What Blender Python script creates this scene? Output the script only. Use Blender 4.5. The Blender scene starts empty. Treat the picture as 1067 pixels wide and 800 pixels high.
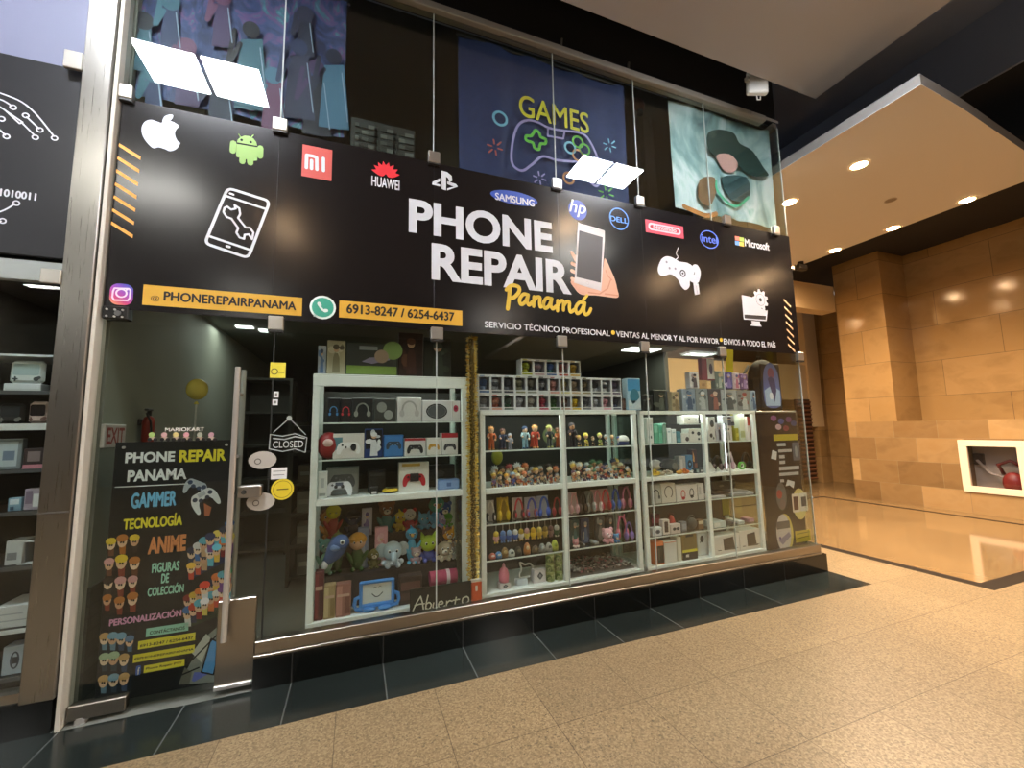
import bpy, bmesh, math, random
from mathutils import Vector, Matrix, Euler
random.seed(7)
scene = bpy.context.scene
COL = scene.collection

# ---------------------------------------------------------------- camera
CAMY, CAMZ = -2.9775, 1.5
FPX = 430.389
RR = ((0.93605, -0.35136, -0.01875), (0.0202, 0.10686, -0.99407), (0.35128, 0.93012, 0.10712))
cam_data = bpy.data.cameras.new('camera')
cam_data.sensor_width = 36.0
cam_data.sensor_fit = 'HORIZONTAL'
cam_data.lens = 36.0 * FPX / 1067.0
cam_data.clip_start = 0.05
cam = bpy.data.objects.new('camera', cam_data)
COL.objects.link(cam)
_r = Vector(RR[0]); _u = -Vector(RR[1]); _b = -Vector(RR[2])
cam.matrix_world = Matrix(((_r.x, _u.x, _b.x, 0), (_r.y, _u.y, _b.y, CAMY), (_r.z, _u.z, _b.z, CAMZ), (0, 0, 0, 1)))
scene.camera = cam

# ---------------------------------------------------------------- view, world, large lights
vs = scene.view_settings
vs.view_transform = 'Standard'
vs.look = 'None'
vs.gamma = 1.0
vs.use_curve_mapping = False
vs.exposure = 1.05
scene.cycles.transparent_max_bounces = 40
scene.cycles.max_bounces = 8
scene.cycles.use_denoising = True
scene.cycles.sample_clamp_indirect = 4.0

world = bpy.data.worlds.new('world')
scene.world = world
world.use_nodes = True
world.node_tree.nodes['Background'].inputs[0].default_value = (1.0, 0.95, 0.90, 1)
world.node_tree.nodes['Background'].inputs[1].default_value = 0.2

PANEL_POWER = 52.0      # radiance of the white LED ceiling panels
DOWNLIGHT_W = 85.0      # watts of each warm downlight of the side passage
HALL_DOWNLIGHT_W = 60.0
SHOP_LIGHT_W = 4.0
CABINET_LIGHT_W = 0.55

def area(name, loc, size, watts, color, rot=(0, 0, 0), size_y=None):
    d = bpy.data.lights.new(name, 'AREA')
    d.energy = watts; d.color = color; d.size = size
    if size_y:
        d.shape = 'RECTANGLE'; d.size_y = size_y
    o = bpy.data.objects.new(name, d); COL.objects.link(o)
    o.location = loc; o.rotation_euler = rot
    return o


# ---------------------------------------------------------------- pixel <-> place helpers (photo frame 1067 x 800)
def ray(px, py):
    a, b = (px - 533.5) / FPX, (py - 400.0) / FPX
    return Vector((RR[0][0] * a + RR[1][0] * b + RR[2][0], RR[0][1] * a + RR[1][1] * b + RR[2][1], RR[0][2] * a + RR[1][2] * b + RR[2][2]))
CAMP = Vector((0, CAMY, CAMZ))
def F(px, py, y=0.0):
    d = ray(px, py); return CAMP + d * ((y - CAMY) / d.y)
def FX(px, py, x):
    d = ray(px, py); return CAMP + d * (x / d.x)
def FZ(px, py, z=0.0):
    d = ray(px, py); return CAMP + d * ((z - CAMZ) / d.z)

def pix(P):
    d = Vector(P) - CAMP; w = d.dot(Vector(RR[2])); return (533.5 + FPX * d.dot(Vector(RR[0])) / w, 400 + FPX * d.dot(Vector(RR[1])) / w)
# ---------------------------------------------------------------- materials
def lin(c):
    if isinstance(c, str):
        c = c.lstrip('#'); c = tuple(int(c[i:i + 2], 16) / 255 for i in (0, 2, 4))
    return tuple((v / 12.92 if v <= 0.04045 else ((v + 0.055) / 1.055) ** 2.4) for v in c) + (1.0,)
_mc = {}
def M(c, rough=0.5, metal=0.0, emit=0.0, spec=0.5, bump=0.0, bscale=80, var=0.0):
    k = (c, rough, metal, emit, spec, bump, bscale, var)
    if k in _mc: return _mc[k]
    m = bpy.data.materials.new('paint_' + str(c).strip('#')); m.use_nodes = True
    nt = m.node_tree; b = nt.nodes['Principled BSDF']
    col = lin(c)
    b.inputs['Base Color'].default_value = col
    b.inputs['Roughness'].default_value = rough
    b.inputs['Metallic'].default_value = metal
    b.inputs['Specular IOR Level'].default_value = spec
    if emit:
        b.inputs['Emission Color'].default_value = col; b.inputs['Emission Strength'].default_value = emit
    if bump or var:
        tc = nt.nodes.new('ShaderNodeTexCoord'); n = nt.nodes.new('ShaderNodeTexNoise')
        n.inputs['Scale'].default_value = bscale; n.inputs['Detail'].default_value = 3
        nt.links.new(tc.outputs['Object'], n.inputs['Vector'])
        if bump:
            bp = nt.nodes.new('ShaderNodeBump'); bp.inputs['Strength'].default_value = bump; bp.inputs['Distance'].default_value = 0.01
            nt.links.new(n.outputs['Fac'], bp.inputs['Height']); nt.links.new(bp.outputs['Normal'], b.inputs['Normal'])
        if var:
            mx = nt.nodes.new('ShaderNodeMix'); mx.data_type = 'RGBA'; mx.blend_type = 'MULTIPLY'
            mx.inputs['Factor'].default_value = var
            mx.inputs['A'].default_value = col
            nt.links.new(n.outputs['Fac'], mx.inputs['B']) if False else None
            rp = nt.nodes.new('ShaderNodeValToRGB')
            rp.color_ramp.elements[0].color = (0.25, 0.25, 0.25, 1); rp.color_ramp.elements[1].color = (1.3, 1.3, 1.3, 1)
            rp.color_ramp.elements[0].position = 0.3; rp.color_ramp.elements[1].position = 0.7
            nt.links.new(n.outputs['Fac'], rp.inputs['Fac']); nt.links.new(rp.outputs['Color'], mx.inputs['B'])
            nt.links.new(mx.outputs['Result'], b.inputs['Base Color'])
    _mc[k] = m
    return m

def node_mat(name):
    m = bpy.data.materials.new(name); m.use_nodes = True
    nt = m.node_tree
    return m, nt, nt.nodes['Principled BSDF'], nt.links.new

def ramp(nt, stops):
    r = nt.nodes.new('ShaderNodeValToRGB'); cr = r.color_ramp
    while len(cr.elements) < len(stops): cr.elements.new(0.5)
    for e, (p, c) in zip(cr.elements, stops):
        e.position = p; e.color = lin(c)
    return r

def glass_mat(name, tint, refl=1.0):
    m = bpy.data.materials.new(name); m.use_nodes = True
    nt = m.node_tree; L = nt.links.new
    for n in list(nt.nodes):
        if n.type != 'OUTPUT_MATERIAL': nt.nodes.remove(n)
    out = nt.nodes['Material Output']
    tr = nt.nodes.new('ShaderNodeBsdfTransparent'); tr.inputs[0].default_value = lin(tint)
    gl = nt.nodes.new('ShaderNodeBsdfGlossy'); gl.inputs['Roughness'].default_value = 0.0
    gl.inputs['Color'].default_value = (refl, refl, refl, 1)
    ge = nt.nodes.new('ShaderNodeNewGeometry')
    mp = nt.nodes.new('ShaderNodeMapRange')
    mp.inputs['To Min'].default_value = 1.5; mp.inputs['To Max'].default_value = 1 / 1.5
    L(ge.outputs['Backfacing'], mp.inputs['Value'])
    fr = nt.nodes.new('ShaderNodeFresnel'); L(mp.outputs['Result'], fr.inputs['IOR'])
    mx = nt.nodes.new('ShaderNodeMixShader')
    L(fr.outputs[0], mx.inputs[0]); L(tr.outputs[0], mx.inputs[1]); L(gl.outputs[0], mx.inputs[2])
    L(mx.outputs[0], out.inputs['Surface'])
    return m

GLASS = glass_mat('shop_glass', (0.94, 0.955, 0.945))
ACRYL = glass_mat('clear_plastic', (0.97, 0.97, 0.98))

def granite_mat():
    m, nt, b, L = node_mat('beige_granite_tiles')
    tc = nt.nodes.new('ShaderNodeTexCoord')
    n1 = nt.nodes.new('ShaderNodeTexVoronoi'); n1.inputs['Scale'].default_value = 125
    n2 = nt.nodes.new('ShaderNodeTexNoise'); n2.inputs['Scale'].default_value = 70; n2.inputs['Detail'].default_value = 4
    n3 = nt.nodes.new('ShaderNodeTexNoise'); n3.inputs['Scale'].default_value = 1.3
    for n in (n1, n2, n3): L(tc.outputs['Object'], n.inputs['Vector'])
    sep = nt.nodes.new('ShaderNodeSeparateColor'); L(n1.outputs['Color'], sep.inputs[0])
    mixf = nt.nodes.new('ShaderNodeMath'); mixf.operation = 'MULTIPLY_ADD'
    mixf.inputs[1].default_value = 0.4
    L(sep.outputs[0], mixf.inputs[0])
    m2 = nt.nodes.new('ShaderNodeMath'); m2.operation = 'MULTIPLY'; m2.inputs[1].default_value = 0.62
    L(n2.outputs['Fac'], m2.inputs[0]); L(m2.outputs[0], mixf.inputs[2])
    r = ramp(nt, [(0.20, '#4c4232'), (0.34, '#705f46'), (0.5, '#827055'), (0.72, '#968467')])
    L(mixf.outputs[0], r.inputs['Fac'])
    # tile joints on the plan grid
    mp = nt.nodes.new('ShaderNodeMapping'); mp.inputs['Location'].default_value = (0.07 + 0.5295 * 40, 0.3825 + 0.5415 * 40, 0)
    L(tc.outputs['Object'], mp.inputs['Vector'])
    br = nt.nodes.new('ShaderNodeTexBrick'); br.offset = 0.0; br.squash = 1.0
    br.inputs['Scale'].default_value = 1.0; br.inputs['Brick Width'].default_value = 0.5295; br.inputs['Row Height'].default_value = 0.5415
    br.inputs['Mortar Size'].default_value = 0.0022; br.inputs['Mortar Smooth'].default_value = 0.1; br.inputs['Bias'].default_value = 0
    br.inputs['Color1'].default_value = (0.9, 0.88, 0.85, 1); br.inputs['Color2'].default_value = (1.06, 1.04, 1.0, 1); br.inputs['Mortar'].default_value = (0.42, 0.36, 0.3, 1)
    L(mp.outputs[0], br.inputs['Vector'])
    mx = nt.nodes.new('ShaderNodeMix'); mx.data_type = 'RGBA'; mx.blend_type = 'MULTIPLY'; mx.inputs['Factor'].default_value = 1
    L(r.outputs['Color'], mx.inputs['A']); L(br.outputs['Color'], mx.inputs['B'])
    L(mx.outputs['Result'], b.inputs['Base Color'])
    b.inputs['Roughness'].default_value = 0.38; b.inputs['Specular IOR Level'].default_value = 0.45
    return m

def marble_mat(name, c1, c2, c3, pw, ph, axis, rough, loc=(0, 0, 0), grain=1.0, mortar=(0.45, 0.36, 0.26, 1)):
    """warm panels; axis 'YZ', 'XZ' or 'XY' tells which plane the panels lie in"""
    m, nt, b, L = node_mat(name)
    tc = nt.nodes.new('ShaderNodeTexCoord')
    sp = nt.nodes.new('ShaderNodeSeparateXYZ'); L(tc.outputs['Object'], sp.inputs[0])
    cb = nt.nodes.new('ShaderNodeCombineXYZ')
    L(sp.outputs['XYZ'.index(axis[0])], cb.inputs[0]); L(sp.outputs['XYZ'.index(axis[1])], cb.inputs[1])
    mp = nt.nodes.new('ShaderNodeMapping'); mp.inputs['Location'].default_value = (loc[0] + pw * 40, loc[1] + ph * 40, 0)
    L(cb.outputs[0], mp.inputs['Vector'])
    br = nt.nodes.new('ShaderNodeTexBrick'); br.offset = 0.5
    br.inputs['Scale'].default_value = 1.0; br.inputs['Brick Width'].default_value = pw; br.inputs['Row Height'].default_value = ph
    br.inputs['Mortar Size'].default_value = 0.004; br.inputs['Mortar Smooth'].default_value = 0.2
    br.inputs['Color1'].default_value = lin(c1); br.inputs['Color2'].default_value = lin(c2); br.inputs['Mortar'].default_value = mortar
    L(mp.outputs[0], br.inputs['Vector'])
    st = nt.nodes.new('ShaderNodeMapping'); st.inputs['Scale'].default_value = (0.8, 1.0, 1.6)
    L(tc.outputs['Object'], st.inputs['Vector'])
    n = nt.nodes.new('ShaderNodeTexNoise'); n.inputs['Scale'].default_value = 3.0 * grain; n.inputs['Detail'].default_value = 8; n.inputs['Distortion'].default_value = 0.3
    L(st.outputs[0], n.inputs['Vector'])
    r = ramp(nt, [(0.3, '#c9bfb2'), (0.5, '#f2ece4'), (0.7, c3)])
    L(n.outputs['Fac'], r.inputs['Fac'])
    mx = nt.nodes.new('ShaderNodeMix'); mx.data_type = 'RGBA'; mx.blend_type = 'MULTIPLY'; mx.inputs['Factor'].default_value = 0.5
    L(br.outputs['Color'], mx.inputs['A']); L(r.outputs['Color'], mx.inputs['B'])
    L(mx.outputs['Result'], b.inputs['Base Color'])
    b.inputs['Roughness'].default_value = rough
    return m

def steel_mat(name, c='#96938e', rough=0.28):
    m, nt, b, L = node_mat(name)
    tc = nt.nodes.new('ShaderNodeTexCoord'); mp = nt.nodes.new('ShaderNodeMapping')
    mp.inputs['Scale'].default_value = (60, 60, 1.2); L(tc.outputs['Object'], mp.inputs['Vector'])
    n = nt.nodes.new('ShaderNodeTexNoise'); n.inputs['Scale'].default_value = 3; n.inputs['Detail'].default_value = 4
    L(mp.outputs[0], n.inputs['Vector'])
    mr = nt.nodes.new('ShaderNodeMapRange'); mr.inputs['To Min'].default_value = rough - 0.06; mr.inputs['To Max'].default_value = rough + 0.1
    L(n.outputs['Fac'], mr.inputs['Value']); L(mr.outputs[0], b.inputs['Roughness'])
    n2 = nt.nodes.new('ShaderNodeTexNoise'); n2.inputs['Scale'].default_value = 2.2
    L(tc.outputs['Object'], n2.inputs['Vector'])
    bp = nt.nodes.new('ShaderNodeBump'); bp.inputs['Strength'].default_value = 0.25; bp.inputs['Distance'].default_value = 0.02
    L(n2.outputs['Fac'], bp.inputs['Height']); L(bp.outputs['Normal'], b.inputs['Normal'])
    b.inputs['Base Color'].default_value = lin(c); b.inputs['Metallic'].default_value = 1.0
    return m

def cloth_art_mat(name, stops, scale, distort, rough=0.6, vscale=None, warp=(1, 1, 1)):
    m, nt, b, L = node_mat(name)
    tc = nt.nodes.new('ShaderNodeTexCoord'); mp = nt.nodes.new('ShaderNodeMapping'); mp.inputs['Scale'].default_value = warp
    L(tc.outputs['Object'], mp.inputs['Vector'])
    n = nt.nodes.new('ShaderNodeTexNoise'); n.inputs['Scale'].default_value = scale; n.inputs['Detail'].default_value = 7; n.inputs['Distortion'].default_value = distort
    L(mp.outputs[0], n.inputs['Vector'])
    r = ramp(nt, stops); L(n.outputs['Fac'], r.inputs['Fac'])
    L(r.outputs['Color'], b.inputs['Base Color']); b.inputs['Roughness'].default_value = rough
    return m

GRANITE = granite_mat()
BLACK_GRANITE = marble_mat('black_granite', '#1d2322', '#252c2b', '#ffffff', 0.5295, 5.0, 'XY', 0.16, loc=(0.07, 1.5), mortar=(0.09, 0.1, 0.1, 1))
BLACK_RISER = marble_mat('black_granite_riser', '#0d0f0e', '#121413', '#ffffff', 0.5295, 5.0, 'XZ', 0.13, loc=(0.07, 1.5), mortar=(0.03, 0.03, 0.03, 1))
WALL_MARBLE = marble_mat('wall_marble', '#9c7d52', '#a8885c', '#efe4d2', 1.6, 0.66, 'YZ', 0.13, loc=(0.3, 0.02), mortar=(0.16, 0.11, 0.06, 1))
WALL_MARBLE_X = marble_mat('wall_marble_side', '#96794f', '#a2845a', '#efe4d2', 1.3, 0.66, 'XZ', 0.25, loc=(0.3, 0.02), mortar=(0.16, 0.11, 0.06, 1))
DADO_MARBLE = marble_mat('dado_marble', '#7d6240', '#ab8c62', '#e4d6c0', 0.62, 0.42, 'YZ', 0.22, loc=(0.1, 0.06), mortar=(0.28, 0.2, 0.11, 1))
FLOOR_MARBLE = marble_mat('polished_floor', '#7b6547', '#826b4b', '#f4ecdf', 0.9, 0.9, 'XY', 0.08, grain=0.4, mortar=(0.22, 0.15, 0.08, 1))
DARK_STONE = M('#231b14', 0.55, spec=0.15)
STEEL = steel_mat('brushed_steel')
STEEL_DARK = steel_mat('brushed_steel_sill', '#a39b90', 0.3)
CHROME = M('#d8d6d2', 0.3, 0.7)
WHITE = M('#dddfde', 0.4)
CEIL = M('#b0aeb2', 0.85)
CEIL_WARM = M('#cdc6bd', 0.85)
DARKCEIL = M('#8793ad', 0.8)
DARKBEAM = M('#1d1b1b', 0.8)
SOFFIT = M('#12151d', 0.85)
VINYL = M('#151213', 0.2, spec=0.5)
PLASTER = M('#c9b089', 0.8)
INWALL = M('#8d9186', 0.7)
INDARK = M('#24251f', 0.7)

# ---------------------------------------------------------------- mesh builder
class MB:
    def __init__(s): s.v = []; s.f = []; s.m = []; s.sm = []; s.mats = []
    def mi(s, mat):
        if mat not in s.mats: s.mats.append(mat)
        return s.mats.index(mat)
    def add(s, vs, fs, mat, smooth=False):
        o = len(s.v); s.v += [tuple(v) for v in vs]; k = s.mi(mat)
        for f in fs: s.f.append([i + o for i in f]); s.m.append(k); s.sm.append(smooth)
        return s
    def box(s, a, b, mat, bev=0.0, rot=None, piv=None):
        x0, y0, z0 = (min(a[i], b[i]) for i in range(3)); x1, y1, z1 = (max(a[i], b[i]) for i in range(3))
        e = min(bev, 0.45 * min(x1 - x0, y1 - y0, z1 - z0))
        if e <= 0:
            vs = [(x, y, z) for x in (x0, x1) for y in (y0, y1) for z in (z0, z1)]
            fs = [(0, 1, 3, 2), (4, 6, 7, 5), (0, 4, 5, 1), (2, 3, 7, 6), (0, 2, 6, 4), (1, 5, 7, 3)]
        else:
            vs = []; idx = {}
            for ix, x in enumerate((x0, x1)):
                for iy, y in enumerate((y0, y1)):
                    for iz, z in enumerate((z0, z1)):
                        X = x + (e if ix == 0 else -e); Y = y + (e if iy == 0 else -e); Z = z + (e if iz == 0 else -e)
                        idx[ix, iy, iz] = len(vs); vs += [(x, Y, Z), (X, y, Z), (X, Y, z)]
            fs = []
            g = lambda i, j, k, a: idx[i, j, k] + a
            for i in (0, 1): fs.append([g(i, 0, 0, 0), g(i, 1, 0, 0), g(i, 1, 1, 0), g(i, 0, 1, 0)])
            for j in (0, 1): fs.append([g(0, j, 0, 1), g(1, j, 0, 1), g(1, j, 1, 1), g(0, j, 1, 1)])
            for k in (0, 1): fs.append([g(0, 0, k, 2), g(1, 0, k, 2), g(1, 1, k, 2), g(0, 1, k, 2)])
            for i in (0, 1):
                for j in (0, 1): fs.append([g(i, j, 0, 0), g(i, j, 1, 0), g(i, j, 1, 1), g(i, j, 0, 1)])
            for i in (0, 1):
                for k in (0, 1): fs.append([g(i, 0, k, 0), g(i, 1, k, 0), g(i, 1, k, 2), g(i, 0, k, 2)])
            for j in (0, 1):
                for k in (0, 1): fs.append([g(0, j, k, 1), g(1, j, k, 1), g(1, j, k, 2), g(0, j, k, 2)])
            for q in idx.values(): fs.append([q, q + 1, q + 2])
        if rot is not None:
            R = Euler(rot).to_matrix(); p = Vector(piv) if piv else Vector(((x0 + x1) / 2, (y0 + y1) / 2, (z0 + z1) / 2))
            vs = [R @ (Vector(v) - p) + p for v in vs]
        return s.add(vs, fs, mat)
    def cyl(s, p0, p1, r0, mat, r1=None, seg=12, smooth=True):
        r1 = r0 if r1 is None else r1
        p0 = Vector(p0); p1 = Vector(p1); d = (p1 - p0).normalized()
        a = d.orthogonal().normalized(); b = d.cross(a)
        vs = []
        for p, r in ((p0, r0), (p1, r1)):
            for i in range(seg):
                t = 2 * math.pi * i / seg; vs.append(p + (a * math.cos(t) + b * math.sin(t)) * r)
        fs = [(i, (i + 1) % seg, seg + (i + 1) % seg, seg + i) for i in range(seg)]
        s.add(vs, fs, mat, smooth)
        s.add(vs[:seg], [list(range(seg))[::-1]], mat); s.add(vs[seg:], [list(range(seg))], mat)
        return s
    def ell(s, c, r, mat, rot=None, seg=12, rings=8, zmin=-1.0):
        if not hasattr(r, '__len__'): r = (r, r, r)
        R = Euler(rot).to_matrix() if rot else None; c = Vector(c)
        vs = []; fs = []
        t0 = math.acos(max(-1, min(1, zmin))) if zmin > -1 else math.pi
        for j in range(rings + 1):
            th = t0 * j / rings
            for i in range(seg):
                ph = 2 * math.pi * i / seg
                v = Vector((r[0] * math.sin(th) * math.cos(ph), r[1] * math.sin(th) * math.sin(ph), r[2] * math.cos(th)))
                vs.append(c + (R @ v if R else v))
        for j in range(rings):
            for i in range(seg):
                a, b2 = j * seg + i, j * seg + (i + 1) % seg
                fs.append((a, a + seg, b2 + seg, b2))
        return s.add(vs, fs, mat, True)
    def tube(s, pts, r, mat, seg=8, closed=False):
        pts = [Vector(p) for p in pts]; n = len(pts); vs = []; fs = []
        rs = r if hasattr(r, '__len__') else [r] * n
        prev = None
        for i, p in enumerate(pts):
            q0 = pts[(i - 1) % n] if (closed or i > 0) else p; q1 = pts[(i + 1) % n] if (closed or i < n - 1) else p
            d = (q1 - q0).normalized()
            a = d.orthogonal().normalized() if prev is None else (prev - d * prev.dot(d)).normalized()
            prev = a; b = d.cross(a)
            for k in range(seg):
                t = 2 * math.pi * k / seg; vs.append(p + (a * math.cos(t) + b * math.sin(t)) * rs[i])
        m = n if closed else n - 1
        for i in range(m):
            for k in range(seg):
                fs.append((i * seg + k, i * seg + (k + 1) % seg, ((i + 1) % n) * seg + (k + 1) % seg, ((i + 1) % n) * seg + k))
        if not closed:
            fs.append(list(range(seg))[::-1]); fs.append([(n - 1) * seg + k for k in range(seg)])
        return s.add(vs, fs, mat, True)
    def prism(s, poly, off, mat):
        poly = [Vector(p) for p in poly]; off = Vector(off); n = len(poly)
        vs = poly + [p + off for p in poly]
        fs = [list(range(n)), [n + i for i in range(n)][::-1]] + [(i, i + n, (i + 1) % n + n, (i + 1) % n) for i in range(n)]
        return s.add(vs, fs, mat)
    def lathe(s, c, prof, mat, seg=16):
        c = Vector(c); vs = []; fs = []
        for (r, z) in prof:
            for k in range(seg):
                t = 2 * math.pi * k / seg; vs.append(c + Vector((r * math.cos(t), r * math.sin(t), z)))
        for i in range(len(prof) - 1):
            for k in range(seg):
                fs.append((i * seg + k, i * seg + (k + 1) % seg, (i + 1) * seg + (k + 1) % seg, (i + 1) * seg + k))
        return s.add(vs, fs, mat, True)
    def build(s, name, parent=None, origin=None, closed=True):
        if parent is not None:
            o = Vector((0, 0, 0)); q = parent
            while q is not None: o += q.location; q = q.parent
        elif origin is not None: o = Vector(origin)
        else:
            xs = [v[0] for v in s.v]; ys = [v[1] for v in s.v]; zs = [v[2] for v in s.v]
            o = Vector(((min(xs) + max(xs)) / 2, (min(ys) + max(ys)) / 2, min(zs)))
        me = bpy.data.meshes.new(name)
        me.from_pydata([(v[0] - o.x, v[1] - o.y, v[2] - o.z) for v in s.v], [], s.f)
        for m in s.mats: me.materials.append(m)
        me.polygons.foreach_set('material_index', s.m)
        me.polygons.foreach_set('use_smooth', s.sm)
        if closed:
            bm = bmesh.new(); bm.from_mesh(me); bmesh.ops.recalc_face_normals(bm, faces=bm.faces); bm.to_mesh(me); bm.free()
        me.update()
        ob = bpy.data.objects.new(name, me); COL.objects.link(ob)
        if parent is not None: ob.parent = parent
        else: ob.location = o
        return ob

def tag(o, label, cat, group=None):
    o['label'] = label; o['category'] = cat
    if group: o['group'] = group
    return o
def struct(o, label=None):
    o['kind'] = 'structure'
    if label: o['label'] = label
    return o
def thing(name, label, cat, loc, group=None):
    o = bpy.data.objects.new(name, None); COL.objects.link(o); o.location = loc; o.empty_display_size = 0.05
    return tag(o, label, cat, group)
def dup(root, loc, label, group=None):
    r = root.copy(); COL.objects.link(r); r.location = loc; r['label'] = label
    if group: r['group'] = group
    for ch in list(root.children):
        c = ch.copy(); COL.objects.link(c); c.parent = r
        for g in list(ch.children):
            d = g.copy(); COL.objects.link(d); d.parent = c
    return r
ORD = 'first second third fourth fifth sixth seventh eighth ninth tenth eleventh twelfth thirteenth fourteenth fifteenth sixteenth seventeenth eighteenth nineteenth twentieth'.split()

# ---------------------------------------------------------------- printing on upright faces (plane Y = const, facing the hall)
_tc = {}
def text_mesh(txt, bold=0.0, shear=0.0):
    k = (txt, bold, shear)
    if k in _tc: return _tc[k]
    cu = bpy.data.curves.new('lettering', 'FONT'); cu.body = txt; cu.size = 1; cu.offset = bold; cu.shear = shear
    cu.resolution_u = 5
    ob = bpy.data.objects.new('lettering', cu); COL.objects.link(ob)
    dg = bpy.context.evaluated_depsgraph_get(); dg.update()
    me = bpy.data.meshes.new_from_object(ob.evaluated_get(dg))
    vs = [tuple(v.co) for v in me.vertices]; fs = [list(p.vertices) for p in me.polygons]
    bpy.data.objects.remove(ob); bpy.data.curves.remove(cu); bpy.data.meshes.remove(me)
    _tc[k] = (vs, fs); return vs, fs

class Print(MB):
    """flat shapes printed on an upright face; points are given on the photo and cast onto that plane"""
    STEP = 0.0009
    def __init__(s, y, uv=None): super().__init__(); s.y = y; s.uv = uv   # uv: (x0,z0,x1,z1) for unit coordinates
    def P(s, p, l=1):
        y = s.y - s.STEP * l
        if s.uv:
            x0, z0, x1, z1 = s.uv; return Vector((x0 + (x1 - x0) * p[0], y, z0 + (z1 - z0) * p[1]))
        q = F(p[0], p[1], s.y); return Vector((q.x, y, q.z))
    def poly(s, pts, mat, l=1):
        return s.add([s.P(p, l) for p in pts], [list(range(len(pts)))], mat)
    def rect(s, a, b, mat, l=1):
        A, B = s.P(a, l), s.P(b, l)
        return s.add([(A.x, A.y, A.z), (B.x, A.y, A.z), (B.x, A.y, B.z), (A.x, A.y, B.z)], [(0, 1, 2, 3)], mat)
    def rrect(s, a, b, r, mat, l=1, n=5):
        A, B = s.P(a, l), s.P(b, l); x0, x1 = sorted((A.x, B.x)); z0, z1 = sorted((A.z, B.z)); pts = []
        for cx, cz, t in ((x1 - r, z1 - r, 0), (x0 + r, z1 - r, 90), (x0 + r, z0 + r, 180), (x1 - r, z0 + r, 270)):
            for k in range(n + 1):
                u = math.radians(t + 90 * k / n); pts.append((cx + r * math.cos(u), A.y, cz + r * math.sin(u)))
        return s.add(pts, [list(range(len(pts)))], mat)
    def disc(s, c, rx, mat, rz=None, l=1, seg=20, rot=0.0):
        C = s.P(c, l); rz = rx if rz is None else rz; pts = []
        for k in range(seg):
            t = 2 * math.pi * k / seg; u, w = rx * math.cos(t), rz * math.sin(t)
            pts.append((C.x + u * math.cos(rot) - w * math.sin(rot), C.y, C.z + u * math.sin(rot) + w * math.cos(rot)))
        return s.add(pts, [list(range(seg))], mat)
    def ring(s, c, rx, w, mat, rz=None, l=1, seg=28, t0=0, t1=360):
        C = s.P(c, l); rz = rx if rz is None else rz; n = seg; vs = []; full = (t1 - t0) >= 360
        for k in range(n + (0 if full else 1)):
            t = math.radians(t0 + (t1 - t0) * k / n)
            for q in (1, -1): vs.append((C.x + (rx + q * w / 2) * math.cos(t), C.y, C.z + (rz + q * w / 2) * math.sin(t)))
        m = len(vs) // 2
        fs = [(2 * k, 2 * k + 1, 2 * ((k + 1) % m) + 1, 2 * ((k + 1) % m)) for k in range(n)]
        return s.add(vs, fs, mat)
    def stroke(s, pts, w, mat, l=1, closed=False, w_end=None):
        Q = [s.P(p, l) for p in pts]
        if closed: Q.append(Q[0])
        for k_, (a, b) in enumerate(zip(Q, Q[1:])):
            a = a - Vector((0, 0.00005 * (k_ % 4), 0)); b = b - Vector((0, 0.00005 * (k_ % 4), 0)); d = b - a; d.y = 0
            if d.length < 1e-6: continue
            n = Vector((-d.z, 0, d.x)).normalized() * (w / 2)
            s.add([a + n, b + n, b - n, a - n], [(0, 1, 2, 3)], mat)
        for i, q in enumerate(Q):
            s.add([(q.x + w / 2 * math.cos(t * math.pi / 4), q.y - 0.00022 - 0.00004 * (i % 5), q.z + w / 2 * math.sin(t * math.pi / 4)) for t in range(8)], [list(range(8))], mat)
        return s
    def text(s, txt, bl, tr, mat, bold=0.0, shear=0.0, l=1):
        A, B = s.P(bl, l), s.P(tr, l); off = txt in ('PHONE', 'REPAIR', 'PANAMA', 'ANIME', 'CLOSED') or bold <= 0
        vs, fs = text_mesh(txt, bold if off else 0.0, shear)
        if not off:
            V, G = [], []
            for kk, (du, dv) in enumerate(((-1, 0), (1, 0), (0, 1), (0, -1))):
                o = len(V); V += [(v[0] + du * bold, v[1] + dv * bold * .7, kk * 0.00012) for v in vs]; G += [[i + o for i in f] for f in fs]
            vs, fs = V, G
        xs = [v[0] for v in vs]; ys = [v[1] for v in vs]; x0, x1, y0, y1 = min(xs), max(xs), min(ys), max(ys)
        return s.add([(A.x + (B.x - A.x) * (v[0] - x0) / (x1 - x0), A.y - v[2], A.z + (B.z - A.z) * (v[1] - y0) / (y1 - y0)) for v in vs], fs, mat)
    def build(s, name, parent=None, label=None):
        o = MB.build(s, name, parent, closed=False)
        if label: o['label'] = label
        return o
def smooth_path(pts, n=6, closed=False):
    """Catmull-Rom through 2-D points"""
    out = []; N = len(pts)
    rng = range(N if closed else N - 1)
    for i in rng:
        p0 = pts[(i - 1) % N] if (closed or i > 0) else pts[i]; p1 = pts[i]; p2 = pts[(i + 1) % N]; p3 = pts[(i + 2) % N] if (closed or i < N - 2) else p2
        for k in range(n):
            t = k / n
            out.append(tuple(0.5 * (2 * b + (c - a) * t + (2 * a - 5 * b + 4 * c - d) * t * t + (3 * b - a - 3 * c + d) * t ** 3) for a, b, c, d in zip(p0, p1, p2, p3)))
    if not closed: out.append(tuple(pts[-1]))
    return out

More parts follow.
